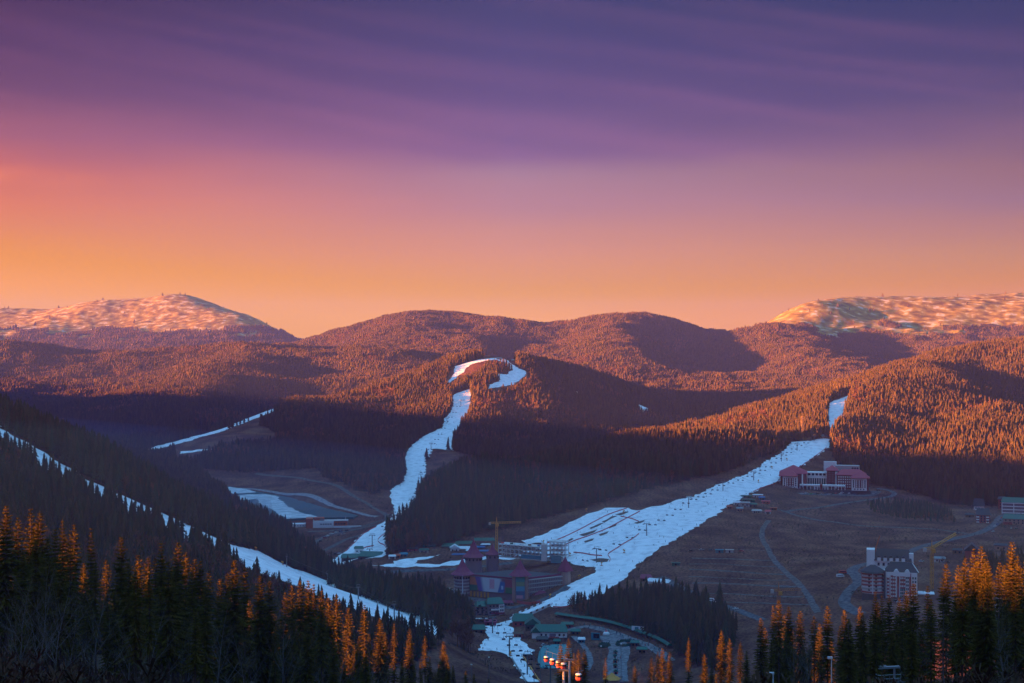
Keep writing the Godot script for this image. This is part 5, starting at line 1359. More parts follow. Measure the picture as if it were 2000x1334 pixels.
	house(Vector2(115.1, -1208.6), "maroon roofed hut left of the white tunnel tent", "hut", 9.0, 7.0, 2.6, 3.0, "timber", "maroon roof", 2, 1, false, 99.0, "hut")
	# EXTRA sheds, tents and kiosks
	var more: Array = [
		[Vector2(251.1, -1569.3), 8.0, 4.0, 3.0, "white sheet", "white sheet", "white cabin at the middle of the yard below the hotel"], [Vector2(265.4, -1552.8), 9.0, 5.0, 3.4, "timber", "green roof", "timber shed with green roof in the yard below the hotel"],
		[Vector2(289.8, -1633.2), 7.0, 4.0, 2.8, "blue sheet", "blue sheet", "blue container under the snow edge in the yard below the hotel"], [Vector2(274.5, -1510.0), 6.0, 4.0, 2.6, "white sheet", "red net", "white cabin with red roof at the lower yard gate below the hotel"],
		[Vector2(263.1, -1513.5), 10.0, 4.0, 2.4, "concrete", "concrete", "grey long wall of blocks at the bottom of the yard below the hotel"], [Vector2(245.4, -1516.6), 7.0, 6.0, 3.6, "tan wall", "steel", "tan machine shed at the left of the yard below the hotel"],
		[Vector2(236.7, -1531.7), 6.0, 4.0, 2.6, "orange cladding", "orange cladding", "orange container at the far left of the yard below the hotel"], [Vector2(-119.2, -1401.2), 7.0, 5.0, 2.6, "white sheet", "white sheet", "white round tent by the street left of the builders' yard"],
		[Vector2(-114.8, -1403.2), 7.0, 5.0, 2.6, "orange cladding", "orange cladding", "orange tent by the street left of the builders' yard"], [Vector2(-108.5, -1406.8), 8.0, 5.0, 2.8, "teal board", "teal board", "teal tent by the street left of the builders' yard"],
		[Vector2(-101.0, -1423.9), 10.0, 6.0, 3.0, "red net", "dark roof", "red sided shed left of the builders' yard"], [Vector2(-88.8, -1419.8), 9.0, 6.0, 3.2, "pale concrete", "green roof", "pale shed with green roof left of the builders' yard"],
		[Vector2(-84.4, -1433.4), 13.0, 6.0, 3.0, "teal board", "green roof", "long teal shed at the back left of the builders' yard"], [Vector2(33.3, -1041.7), 5.0, 4.0, 2.4, "timber", "green roof", "tiny green roofed kiosk on the far bank of the pond"],
		[Vector2(51.6, -1044.0), 5.0, 4.0, 2.6, "teal board", "white sheet", "teal ticket booth right of the pond path"], [Vector2(43.1, -1097.3), 9.0, 6.0, 3.2, "brick red", "green roof", "red walled kiosk below the left end of the stall row"],
		[Vector2(4.7, -1067.4), 7.0, 5.0, 3.0, "brick red", "timber", "small red hut at the right edge of the crowded apron"], [Vector2(-17.1, -1119.6), 9.0, 6.0, 3.4, "maroon roof", "maroon roof", "maroon pavilion between the plum chalet and the apron"],
		[Vector2(-5.3, -1207.9), 12.0, 7.0, 2.6, "plum wall", "maroon roof", "low maroon pavilion in front of the mall billboard"], [Vector2(88.8, -1017.6), 6.0, 5.0, 2.6, "timber", "green roof", "green roofed kiosk below the curve of the promenade"],
		[Vector2(91.7, -993.1), 7.0, 5.0, 2.8, "tan wall", "green roof", "tan kiosk at the right end of the curved walk"], [Vector2(361.0, -1189.1), 9.0, 7.0, 3.0, "pale concrete", "steel", "pale flat shed behind the yellow crane at the right"],
		[Vector2(393.7, -1244.4), 8.0, 6.0, 3.0, "timber", "dark roof", "brown shed left of the pink red gabled house"], [Vector2(440.1, -1267.2), 11.0, 8.0, 4.5, "tan wall", "dark roof", "tan house with dark roof above the right foreground spruces"]]
	for e in more: house(e[0], e[6], "tent" if "tent" in e[6] else "shed", e[1], e[2], e[3], 1.4, e[4], e[5], 2, 1, false, 99.0, "tent" if "tent" in e[6] else "shed")
	# hut at the top of the right piste
	o = house(Vector2(453.5, -2051.3), "sunlit lift station at the right of the upper end of the main piste", "lift station", 17.0, 10.0, 5.0, 2.6, "tan wall", "steel", 4, 1, false, 0.2, "lift_station")
	o = house(Vector2(426.8, -2037.8), "sunlit low hut at the foot of the tall lattice mast", "hut", 13.0, 8.0, 3.0, 2.4, "timber", "timber", 3, 1, false, 99.0, "hut")
	house(Vector2(-28.5, -3134.6), "tiny lift hut on the summit of the centre hill", "hut", 11.0, 8.0, 3.6, 2.4, "timber", "steel", 2, 1, false, 99.0, "hut")
	house(Vector2(3.5, -3164.7), "second tiny hut on the summit of the centre hill", "hut", 9.0, 8.0, 4.2, 2.4, "timber", "steel", 2, 1, false, 99.0, "hut")

var SHED_AT := [Vector2(-62.5, -1431.4), Vector2(-48.1, -1437.3), Vector2(-28.9, -1445.5), Vector2(-58.0, -1423.1), Vector2(-49.2, -1425.0), Vector2(-40.7, -1416.3), Vector2(-34.3, -1428.7), Vector2(-25.3, -1422.4), Vector2(-51.9, -1414.3), Vector2(-27.1, -1433.6)]

# ---------- masts, cranes, lifts ----------
func build_masts() -> void:
	var p := Vector2(420.2, -2037.8)
	var o := thing("lattice_mast", "tall sunlit lattice mast above the upper end of the main piste", "mast", on(p))
	solid("lattice", Solid.new().truss(Vector3.ZERO, Vector3(0, 36, 0), 2.6, 0.16, 14), mats["tan steel"], o)
	solid("antenna", Solid.new().bar(Vector3(0, 36, 0), Vector3(0, 42, 0), 0.14), mats["steel"], o)
	for k in 3: solid("platform", Solid.new().cbox(Vector3(0, 14 + k * 9, 0), Vector3(3.6, 0.3, 3.6)), mats["steel"], o)
	tower_crane(Vector2(-15.4, -1412.7), 33.0, 25.0, Vector3(-35, 0, 6), 0.35, "yellow tower crane standing behind the cone roofed mall")
	tower_crane(Vector2(317.2, -1063.8), 31.0, 26.0, Vector3(16, 7, -8), 0.3, "yellow crane with short raised jib right of the apartment block")
	tower_crane(Vector2(197.9, -1044.7), 18.0, 17.0, Vector3(9, 0.5, 0), 0.25, "orange crane with level jib at the foot of the terraced field")
	p = Vector2(274.4, -1049.4)
	o = thing("mobile_crane", "mobile crane with orange bent boom behind the apartment block", "crane", Vector3(p.x, ground(p.x, p.y), p.y) + Vector3(4, 0, -24))
	solid("carrier", Solid.new().box(Vector3(-1.4, 0.6, -5), Vector3(1.4, 3.2, 5)), mats["orange paint"], o)
	solid("boom", Solid.new().bar(Vector3(0, 2, 0), Vector3(-0.8, 33, -1), 0.75, 0.6, 4), mats["orange cladding"], o)
	solid("boom_tip", Solid.new().bar(Vector3(-0.8, 33, -1), Vector3(2.6, 42, -2), 0.6, 0.35, 4), mats["orange cladding"], o)
	for k in 4: solid("wheel", Solid.new().cbox(Vector3(-1.5 if k < 2 else 1.5, 0.6, -3.0 if k % 2 == 0 else 3.0), Vector3(0.5, 1.2, 1.2)), mats["rubber"], o)

func tower_crane(at: Vector2, h: float, reach: float, jib: Vector3, r: float, label: String) -> void:
	var o := thing("tower_crane", label, "crane", on(at))
	var m: Material = mats["yellow paint"] if not label.begins_with("orange") else mats["orange paint"]
	solid("tower", Solid.new().truss(Vector3(0, -2, 0), Vector3(0, h, 0), 1.8, r * 0.7, 12), m, o)
	solid("tower_head", Solid.new().bar(Vector3(0, h, 0), Vector3(0, h + 6, 0), 0.6, 0.15, 4), m, o)
	solid("cab", Solid.new().cbox(Vector3(0.9, h - 2.0, 0.9), Vector3(2.6, 2.8, 2.6)), mats["yellow paint"], o)
	var j := -jib if jib.x < 0.0 else jib
	var d := (Vector3(j.x, j.y, j.z)).normalized()
	solid("jib", Solid.new().truss(Vector3(0, h, 0), Vector3(0, h, 0) + d * reach, 1.4, r * 0.6, 10), m, o)
	solid("counter_jib", Solid.new().truss(Vector3(0, h, 0), Vector3(0, h, 0) - Vector3(d.x, 0, d.z) * reach * 0.3, 1.4, r * 0.6, 4), m, o)
	solid("counterweight", Solid.new().cbox(Vector3(0, h - 0.8, 0) - Vector3(d.x, 0, d.z) * reach * 0.28, Vector3(2.2, 2.6, 2.2)), mats["concrete"], o)
	solid("pendant", Solid.new().bar(Vector3(0, h + 6, 0), Vector3(0, h + 0.8, 0) + d * reach * 0.75, 0.07, 0.07, 3), mats["steel"], o)

func pylon_parts(o: Node3D, h: float, arm: float) -> void:
	solid("pole", Solid.new().bar(Vector3(0, -1.5, 0), Vector3(0, h, 0), 0.55, 0.4, 8), mats["steel"], o)
	solid("crossarm", Solid.new().cbox(Vector3(0, h - 0.3, 0), Vector3(arm * 2.0, 0.5, 0.6)), mats["steel"], o)
	for s in [-1.0, 1.0]:
		solid("sheave_bank", Solid.new().cbox(Vector3(s * arm, h - 0.75, 0), Vector3(0.45, 0.5, 4.6)), mats["rubber"], o)
		solid("ladder_frame", Solid.new().bar(Vector3(s * arm * 0.8, h, 0), Vector3(s * arm * 0.8, h + 1.7, 0), 0.12, 0.12, 4), mats["steel"], o)
	solid("top_rail", Solid.new().cbox(Vector3(0, h + 1.7, 0), Vector3(arm * 1.7, 0.22, 0.3)), mats["steel"], o)

var chair_proto: Node3D
func lift(spots: Array, heights: Array, arm: float, gap: float, name_: String, chairs: bool, skip_ends := 0.0) -> void:
	var tops := []
	for i in spots.size():
		var p: Vector2 = spots[i]
		var q: Vector2 = spots[mini(i + 1, spots.size() - 1)] - spots[maxi(i - 1, 0)]
		var o := thing("lift_pylon", "%s steel pylon of the chairlift %s, counted from the bottom" % [rank(i), name_], "lift pylon", on(p), atan2(q.x, q.y), "pylons of the chairlift " + name_)
		pylon_parts(o, heights[i], arm)
		tops.append(o.position + Vector3(0, heights[i] - 0.4, 0))
	var n := 0
	for s in [-1.0, 1.0]:
		var cable := Solid.new()
		var carry := 0.0
		var m := 0
		for i in tops.size() - 1:
			var a: Vector3 = tops[i]; var b: Vector3 = tops[i + 1]
			var side: Vector3 = Vector3(b.z - a.z, 0, a.x - b.x).normalized() * arm * s
			var len := a.distance_to(b)
			var prev: Vector3 = a + side
			for k in range(1, 9):
				var t := k / 8.0
				var q: Vector3 = a.lerp(b, t) + side - Vector3(0, 4.0 * t * (1.0 - t) * len * 0.018, 0)
				cable.bar(prev, q, 0.035, 0.035, 3); prev = q
			if not chairs: continue
			var at := gap - carry
			while at < len:
				var t := at / len
				var q: Vector3 = a.lerp(b, t) + side - Vector3(0, 4.0 * t * (1.0 - t) * len * 0.018, 0)
				var turn := atan2(b.x - a.x, b.z - a.z) + (PI if s > 0 else 0.0)
				var label := "dark chair, %s from the bottom, %s cable, chairlift %s" % [rank(m), "left" if s < 0 else "right", name_]
				m += 1
				if chair_proto == null:
					chair_proto = thing("lift_chair", label, "lift chair", q, turn, "chairs of the chairlift " + name_)
					solid("hanger", Solid.new().bar(Vector3(0, 0.1, 0), Vector3(0, -2.6, 0), 0.06, 0.06, 4), mats["steel"], chair_proto)
					solid("frame", Solid.new().cbox(Vector3(0, -2.7, 0), Vector3(2.6, 0.12, 0.12)), mats["steel"], chair_proto)
					solid("backrest", Solid.new().cbox(Vector3(0, -3.2, -0.3), Vector3(2.5, 0.8, 0.12)), mats["dark cloth"], chair_proto)
					solid("seat", Solid.new().cbox(Vector3(0, -3.65, 0.05), Vector3(2.5, 0.16, 0.65)), mats["dark cloth"], chair_proto)
				else: copy_of(chair_proto, "lift_chair", q, turn, label, "chairs of the chairlift " + name_)
				n += 1
				at += gap
			carry = fmod(len - (gap - carry), gap)
		tag(solid("lift_cable", cable, mats["steel"]), "%s cable of the chairlift %s" % ["left" if s < 0 else "right", name_], "cable")
	print("chairs ", n)

func build_lifts() -> void:
	lift([Vector2(45.9, -1261.2), Vector2(77.5, -1290.9), Vector2(133.0, -1390.7), Vector2(191.8, -1528.7), Vector2(249.0, -1661.8), Vector2(299.5, -1744.8), Vector2(360.2, -1883.2), Vector2(399.1, -1970.6), Vector2(436.7, -2035.7)], [9.0, 13.5, 12.5, 12.0, 11.5, 11.5, 11.0, 10.0, 8.0], 3.1, 30.0, "on the main piste", true)
	lift([Vector2(-145.2, -1436.7), Vector2(-146.1, -1471.3), Vector2(-136.4, -1616.8), Vector2(-117.1, -1634.3), Vector2(-132.0, -2039.8), Vector2(-131.6, -2289.9), Vector2(-118.8, -2571.8), Vector2(-100.9, -2775.3), Vector2(-87.3, -2892.6)], [6.0, 13.0, 12.0, 12.0, 11.0, 11.0, 10.0, 10.0, 9.0], 2.8, 60.0, "on the centre piste", true)
	lift([Vector2(23.6, -865.3), Vector2(10.1, -927.1), Vector2(-1.8, -1008.4), Vector2(-14.8, -1070.3), Vector2(-29.8, -1170.1), Vector2(-48.6, -1214.3)], [13.0, 14.0, 14.5, 13.0, 13.0, 12.0], 2.6, 22.0, "over the lower snow ramp", true)
	lift([Vector2(-82.1, -981.9), Vector2(-116.3, -1065.7), Vector2(-166.5, -1271.8), Vector2(-199.6, -1247.2)], [10.0, 10.0, 10.0, 10.0], 1.4, 400.0, "beside the near left piste", false)
	# cabins of the gondola that leads down to the pond
	var cabs := [[1067, 1287, 560], [1079, 1292, 530], [1091, 1297, 500], [1101, 1301, 470], [1130, 1322, 420]]
	for i in cabs.size():
		var q := sight(cabs[i][0], cabs[i][1], cabs[i][2])
		var o := thing("gondola_cabin", "red and white gondola cabin, %s from the left over the pond" % rank(i), "gondola cabin", q, 0.4, "gondola cabins over the pond")
		solid("cabin", Solid.new().lathe(Vector3(0, -1.1, 0), [[0.0, 0.0], [0.8, 0.05], [1.05, 0.6], [1.05, 1.1]], 8), mats["red net"], o)
		solid("cabin_window", Solid.new().lathe(Vector3(0, 0.0, 0), [[1.05, 0.0], [0.98, 0.7]], 8), mats["dark glass"], o)
		solid("cabin_roof", Solid.new().lathe(Vector3(0, 0.7, 0), [[1.0, 0.0], [0.8, 0.3], [0.0, 0.4]], 8), mats["white sheet"], o)
		solid("hanger", Solid.new().bar(Vector3(0, 1.0, 0), Vector3(0, 3.2, 0), 0.06, 0.06, 4), mats["steel"], o)
	var gc := Solid.new()
	for i in cabs.size() - 1: gc.bar(sight(cabs[i][0], cabs[i][1], cabs[i][2]) + Vector3(0, 3.2, 0), sight(cabs[i + 1][0], cabs[i + 1][1], cabs[i + 1][2]) + Vector3(0, 3.2, 0), 0.03, 0.03, 3)
	tag(solid("lift_cable", gc, mats["steel"]), "cable that carries the gondola cabins over the pond", "cable")
	# sunlit poles in the lower middle
	for e in [[1112, 1291, 430, "tall sunlit pale pole between the orange spruces below the pond"], [1101, 1311, 420, "second shorter sunlit pole just left of the tall one"]]:
		var t := sight(e[0], e[1], e[2]); var gy := ground(t.x, t.z)
		var o := thing("lift_pole", e[3], "pole", Vector3(t.x, gy, t.z))
		solid("pole", Solid.new().bar(Vector3(0, -1, 0), Vector3(0, t.y - gy, 0), 0.42, 0.34, 8), mats["pale concrete"], o)
		solid("pole_head", Solid.new().cbox(Vector3(0, t.y - gy + 0.3, 0), Vector3(3.0, 0.5, 0.6)), mats["steel"], o)
	# head of a lift pylon and light poles at the lower right
	var t := sight(1727, 1304, 205)
	var gy := ground(t.x, t.z)
	var o := thing("lift_pylon", "grey steel head of a lift pylon at the lower right edge of the picture", "lift pylon", Vector3(t.x, gy, t.z), 0.2)
	var hh := t.y - gy
	for x in [-1.3, 1.6]: solid("post", Solid.new().bar(Vector3(x, -1, 0), Vector3(x, hh, 0), 0.16, 0.16, 6), mats["galvanised"], o)
	solid("crossarm", Solid.new().cbox(Vector3(0.3, hh, 0), Vector3(4.2, 0.3, 0.5)), mats["galvanised"], o)
	solid("lifting_frame", Solid.new().bar(Vector3(-1.8, hh + 1.0, 0), Vector3(-1.0, hh + 0.2, 0), 0.28, 0.28, 6), mats["galvanised"], o)
	solid("lifting_frame", Solid.new().bar(Vector3(-1.4, hh + 0.3, 0), Vector3(0.3, hh + 0.3, 0), 0.1, 0.1, 5), mats["galvanised"], o)
	for k in 3: solid("rail", Solid.new().bar(Vector3(-2.0, hh - 1.0 - k * 0.55, 0.4), Vector3(2.4, hh - 1.0 - k * 0.55, 0.4), 0.05, 0.05, 4), mats["galvanised"], o)
	for k in 6: solid("rail_post", Solid.new().bar(Vector3(-2.0 + k * 0.88, hh - 2.5, 0.4), Vector3(-2.0 + k * 0.88, hh - 0.9, 0.4), 0.04, 0.04, 4), mats["galvanised"], o)
	solid("walkway", Solid.new().cbox(Vector3(0.2, hh - 2.6, 0.2), Vector3(4.6, 0.14, 1.2)), mats["galvanised"], o)
	for s in [-1.0, 1.0]: solid("sheave_bank", Solid.new().cbox(Vector3(s * 2.2 + 0.2, hh - 2.2, 0.1), Vector3(0.5, 0.5, 2.6)), mats["rubber"], o)
	for e in [[1624, 1286, 240, "white lamp pole before the dark right foreground spruces"], [1510, 1316, 250, "second white lamp pole, lower and left of the taller one"]]:
		t = sight(e[0], e[1], e[2]); gy = ground(t.x, t.z)
		o = thing("lamp_pole", e[3], "lamp pole", Vector3(t.x, gy, t.z))
		solid("pole", Solid.new().bar(Vector3(0, -1, 0), Vector3(0, t.y - gy, 0), 0.14, 0.09, 6), mats["white sheet"], o)
		solid("lamp_head", Solid.new().cbox(Vector3(-0.25, t.y - gy + 0.1, 0), Vector3(0.8, 0.35, 0.4)), mats["white sheet"], o)

# ---------- bridge and ramp ----------
func build_bridges() -> void:
	var snow: Material = mats["groomed snow"]
	var a := on(Vector2(30.8, -1177.8), 1.2); var b := on(Vector2(1.3, -1152.2), 1.5)
	var o := thing("ski_bridge", "snow covered ski bridge leading from the main piste to the lower apron", "bridge", a)
	var d := b - a; var side := Vector3(d.z, 0, -d.x).normalized()
	var dk := Solid.new(); dk.quad(side * 5, d + side * 5, d - side * 5, -side * 5); dk.quad(side * 5 - Vector3(0, 1.2, 0), d + side * 5 - Vector3(0, 1.2, 0), d - side * 5 - Vector3(0, 1.2, 0), -side * 5 - Vector3(0, 1.2, 0))
	for s in [-5.0, 5.0]: dk.quad(side * s, d + side * s, d + side * s - Vector3(0, 1.2, 0), side * s - Vector3(0, 1.2, 0))
	solid("deck", dk, snow, o)
	for s in [-5.1, 5.1]:
		var n := 12
		for k in n:
			var p: Vector3 = d * (k + 0.06) / n + side * s; var q: Vector3 = d * (k + 0.94) / n + side * s
			var r := Solid.new(); r.quad(p, q, q + Vector3(0, 1.5, 0), p + Vector3(0, 1.5, 0))
			var w := side * 0.15; r.quad(p + w, q + w, q + w + Vector3(0, 1.5, 0), p + w + Vector3(0, 1.5, 0)); r.quad(p + Vector3(0, 1.5, 0), q + Vector3(0, 1.5, 0), q + w + Vector3(0, 1.5, 0), p + w + Vector3(0, 1.5, 0))
			solid("rail_panel", r, mats["white sheet"] if k % 2 == 0 else mats["timber"], o)
	for k in 5:
		var p := d * (k + 0.5) / 5.0
		for s in [-3.5, 3.5]: solid("pier", Solid.new().bar(p + side * s - Vector3(0, 1.0, 0), p + side * s - Vector3(0, 9, 0), 0.4, 0.4, 6), mats["concrete"], o)
	# retaining walls and yellow mats of the lower ramp
	var l := smooth_line(pv([0.0, -997.2, 3.5, -964.9, 6.7, -920.9, 9.3, -877.9]), 4); var r := smooth_line(pv([7.7, -1003.4, 11.3, -969.4, 14.9, -928.4, 18.3, -885.2]), 4)
	for e in [[l, mats["concrete"], 1.6, "grey wall along the left side of the lower snow ramp", "ramp_wall"], [r, mats["yellow paint"], 1.5, "yellow padded fence along the right side of the lower snow ramp", "padded_fence"]]:
		var f := thing(e[4], e[3], "wall" if e[4] == "ramp_wall" else "fence", on(e[0][0]))
		var line: PackedVector2Array = e[0]
		for k in line.size() - 1:
			var p: Vector3 = on(line[k]) - f.position; var q: Vector3 = on(line[k + 1]) - f.position
			var s := Solid.new(); var o2 := Vector3(p.z - q.z, 0, q.x - p.x).normalized() * 0.3
			for g in [o2, -o2]: s.quad(p + g - Vector3(0, 2, 0), q + g - Vector3(0, 2, 0), q + g + Vector3(0, e[2], 0), p + g + Vector3(0, e[2], 0))
			s.quad(p + o2 + Vector3(0, e[2], 0), q + o2 + Vector3(0, e[2], 0), q - o2 + Vector3(0, e[2], 0), p - o2 + Vector3(0, e[2], 0))
			solid("panel", s, e[1] if (k % 4 != 3 or e[4] == "ramp_wall") else mats["red net"], f)

func net_fence(pts: PackedVector2Array, label: String, h := 1.1) -> void:
	var f := thing("safety_net", label, "safety fence", on(pts[0]))
	var line := smooth_line(pts, 6)
	var s := Solid.new(); var st := Solid.new()
	for k in line.size() - 1:
		var p := on(line[k], 0.45) - f.position; var q := on(line[k + 1], 0.45) - f.position
		var up := Vector3(0, h, 0)
		s.quad(p, q, q + up, p + up)
		st.bar(p - Vector3(0, 0.3, 0), p + up * 1.1, 0.06, 0.06, 3)
	solid("net", s, mats["red net"], f); solid("posts", st, mats["orange paint"], f)

func build_fences() -> void:
	net_fence(pv([124.9, -1533.2, 104.5, -1512.1, 86.3, -1483.0, 68.7, -1453.6, 52.2, -1434.3, 35.2, -1425.2]), "red net along the upper edge of the narrow snow tongue left of the main piste")
	net_fence(pv([137.8, -1515.7, 115.6, -1478.6, 94.5, -1443.3, 77.7, -1424.7, 61.7, -1414.2, 48.4, -1400.5]), "red net between the snow tongue and the main piste")
	net_fence(pv([126.6, -1403.5, 111.1, -1357.8, 98.8, -1325.6, 89.4, -1308.2, 90.4, -1294.6, 88.9, -1286.8]), "red net curving down the middle of the main piste")
	net_fence(pv([115.5, -1498.4, 125.3, -1485.0, 132.3, -1467.3]), "short red net across the top of the snow tongue")
	net_fence(pv([58.7, -1344.5, 71.8, -1317.0, 83.6, -1305.9]), "red net below the mall side pylon")
	net_fence(pv([449.1, -2008.3, 415.9, -1938.6, 384.8, -1872.8, 361.6, -1824.4, 333.2, -1761.9, 313.3, -1723.0, 286.1, -1674.2]), "pale red net along the right edge of the main piste above the hotel")
	net_fence(pv([-135.2, -1588.5, -138.9, -1559.1, -143.8, -1532.8, -143.7, -1508.0, -139.0, -1481.2, -131.3, -1456.2, -126.1, -1427.4]), "red net winding across the lower end of the centre piste")
	net_fence(pv([-176.0, -1480.5, -172.3, -1528.2, -167.5, -1599.1, -157.0, -1629.2]), "red net on the left edge of the lower centre piste")
	net_fence(pv([-160.4, -1470.7, -153.2, -1477.9, -144.8, -1475.2]), "short red net above the centre valley station")
	net_fence(pv([4.4, -1209.6, 9.6, -1199.2, 15.2, -1191.6, 23.8, -1188.0]), "red net barrier before the mall at the bridge", 2.2)
	net_fence(pv([33.9, -1165.6, 42.2, -1159.7, 52.7, -1160.4, 59.2, -1162.6]), "red net on the lower edge of the main piste beside the grove")

# ---------- snow guns, cars, people, stalls ----------
func build_small() -> void:
	var guns := [Vector2(120.0, -1513.7), Vector2(31.7, -1427.2), Vector2(104.1, -1307.5), Vector2(54.8, -1333.8), Vector2(81.5, -1281.1), Vector2(59.9, -1257.7), Vector2(32.3, -1199.0), Vector2(369.7, -1893.2), Vector2(338.4, -1832.0), Vector2(303.9, -1737.3), Vector2(3.9, -1073.4), Vector2(-1.1, -1007.3), Vector2(-133.2, -1840.8), Vector2(47.7, -1353.6), Vector2(80.8, -1532.1), Vector2(-179.0, -1302.1), Vector2(-164.7, -1272.3), Vector2(-202.4, -1242.4), Vector2(-220.1, -1210.4), Vector2(-358.3, -1149.7)]
	var where := ["at the top of the narrow snow tongue", "at the tip of the narrow snow tongue", "in the middle of the main piste right of the pylon", "beside the unfinished mall floors", "beside the mall road", "at the snow edge right of the mall", "at the foot of the main piste above the bridge", "high on the main piste under the lift", "on the main piste level with the hotel roof", "on the main piste left of the hotel", "at the right edge of the crowded apron", "at the pylon of the lower ramp", "on the centre piste", "behind the unfinished mall floors", "on the upper edge of the snow tongue", "yellow, on the near left piste above the grove", "low on the near left piste", "at the middle of the near left piste", "where the near left piste comes out of the trees", "at the upper end of the near left piste"]
	var proto: Node3D
	for i in guns.size():
		var label: String = "orange snow gun " + where[i]
		if proto == null:
			proto = thing("snow_gun", label, "snow gun", on(guns[i], 0.4), 0.5, "orange snow guns along the pistes")
			solid("stand", Solid.new().bar(Vector3(0, 0, 0), Vector3(0, 1.8, 0), 0.35, 0.2, 5).cbox(Vector3(0, 0.25, 0), Vector3(1.8, 0.5, 1.8)), mats["orange paint"], proto)
			solid("barrel", Solid.new().bar(Vector3(-0.8, 2.1, -0.3), Vector3(1.0, 2.9, 0.4), 0.62, 0.75, 8), mats["yellow paint"], proto)
		else: copy_of(proto, "snow_gun", on(guns[i], 0.4), i * 1.3, label)
	# cars
	var paints := {"white": Color(0.75, 0.75, 0.76), "black": Color(0.02, 0.02, 0.025), "silver": Color(0.40, 0.42, 0.45), "red": Color(0.45, 0.03, 0.03), "blue": Color(0.03, 0.09, 0.25), "green": Color(0.08, 0.42, 0.02)}
	var protos := {}
	var car := func(at: Vector2, paint: String, turn: float, label: String, group: String, van := false) -> void:
		var key := paint + str(van)
		if protos.has(key): copy_of(protos[key], "van" if van else "parked_car", on(at, 0.5), turn, label, group); return
		var o := thing("van" if van else "parked_car", label, "van" if van else "car", on(at, 0.5), turn, group)
		var m: Material = mat("car paint " + paint, paints[paint], 0.3)
		if van:
			solid("body", Solid.new().prism_x([[-3.0, 0.4], [3.0, 0.4], [3.0, 1.2], [2.2, 2.4], [-2.9, 2.5], [-3.0, 1.2]], 1.05), m, o)
			solid("side_windows", Solid.new().box(Vector3(-2.6, 1.5, -1.07), Vector3(2.2, 2.1, 1.07)), mats["dark glass"], o)
		else:
			solid("body", Solid.new().prism_x([[-2.2, 0.35], [2.2, 0.35], [2.2, 0.85], [1.1, 1.0], [-2.0, 1.0], [-2.2, 0.85]], 0.88), m, o)
			solid("cabin", Solid.new().prism_x([[-1.9, 1.0], [1.0, 1.0], [0.4, 1.5], [-1.4, 1.5]], 0.8), mats["dark glass"], o)
			solid("roof", Solid.new().box(Vector3(-1.4, 1.5, -0.76), Vector3(0.4, 1.56, 0.76)), m, o)
		for x in [-1.4, 1.4]:
			for z in [-0.85, 0.85]: solid("wheel", Solid.new().bar(Vector3(x * (1.35 if van else 1.0), 0.33, z - 0.1), Vector3(x * (1.35 if van else 1.0), 0.33, z + 0.1), 0.33, 0.33, 8), mats["rubber"], o)
		protos[key] = o
	var cycle := ["white", "black", "silver", "white", "red", "black", "blue", "white", "silver", "black"]
	var rows := [
		[pv([349.5, -1698.2, 356.7, -1705.9, 361.5, -1702.1, 370.6, -1707.2, 375.3, -1706.1, 381.9, -1716.1, 385.7, -1710.6, 391.9, -1716.3, 396.1, -1721.0, 401.2, -1718.7, 404.9, -1726.4, 413.1, -1724.1, 418.4, -1717.2, 426.8, -1721.0, 441.7, -1720.3, 453.9, -1745.6]), "in front of the red roofed hotel", "cars parked in front of the hotel", 0.3],
		[pv([-212.1, -1559.7, -210.3, -1579.8, -208.4, -1592.0, -205.4, -1604.5, -201.3, -1613.7, -197.1, -1618.3, -190.6, -1622.9, -191.7, -1602.0, -195.9, -1594.3]), "on the parking lane below the reservoir building", "cars parked below the reservoir building", 0.5],
		[pv([-191.7, -1472.4, -184.9, -1474.0, -180.6, -1473.8, -183.2, -1447.9, -188.7, -1441.1, -183.6, -1422.5]), "beside the centre valley station", "cars parked beside the centre valley station", 0.2],
		[pv([500.2, -1457.2, 507.2, -1471.3, 520.1, -1499.2, 485.4, -1420.1, 508.3, -1452.9, 512.3, -1445.0, 516.1, -1440.8, 527.8, -1516.6]), "by the village road at the right", "cars parked in the village", 0.7],
		[pv([-61.7, -1284.8, -57.2, -1268.8, -53.0, -1256.2, -57.4, -1252.5, -6.6, -1203.3, 0.0, -1207.0, 23.4, -1037.6, 24.4, -1018.7, 25.8, -1012.1]), "near the mall and the chalets", "cars parked near the mall and chalets", 0.9],
		[pv([164.8, -1294.9, 174.7, -1298.1, 182.7, -1294.7, 210.0, -1289.0, 159.2, -1099.8, 170.6, -1073.9]), "on the terraces above the foreground trees", "cars on the terraced field", 0.1],
		[pv([281.7, -1016.5, 278.1, -1019.6, 278.6, -1013.4, 365.3, -1181.7, 346.5, -1191.2]), "at the foot of the apartment block", "cars parked at the apartment block", 0.1]]
	for row in rows:
		var n := 0
		for at in row[0]:
			var paint: String = cycle[(n * 3 + rows.find(row)) % 10]
			if rows.find(row) == 0 and n == 2: paint = "green"
			car.call(at, paint, row[3] + 0.25 * (n % 3), "%s car parked %s, %s from the left" % [paint, row[1], rank(n)], row[2])
			n += 1
	car.call(Vector2(155.9, -1104.6), "white", -0.35, "white van driving on the road below the terraced field", "", true)
	car.call(Vector2(263.5, -1130.5), "white", 0.2, "white van parked left of the winding road by the apartments", "", true)
	car.call(Vector2(268.2, -1141.8), "red", 0.2, "red van behind the white one left of the winding road", "", true)
	build_people()
	# promenade stalls with green roofs
	var line := smooth_line(pv([37.1, -1135.0, 52.8, -1116.5, 68.0, -1099.5, 82.4, -1078.9, 95.4, -1049.6, 105.3, -1016.5, 110.5, -993.4]), 4)
	var sp: Node3D
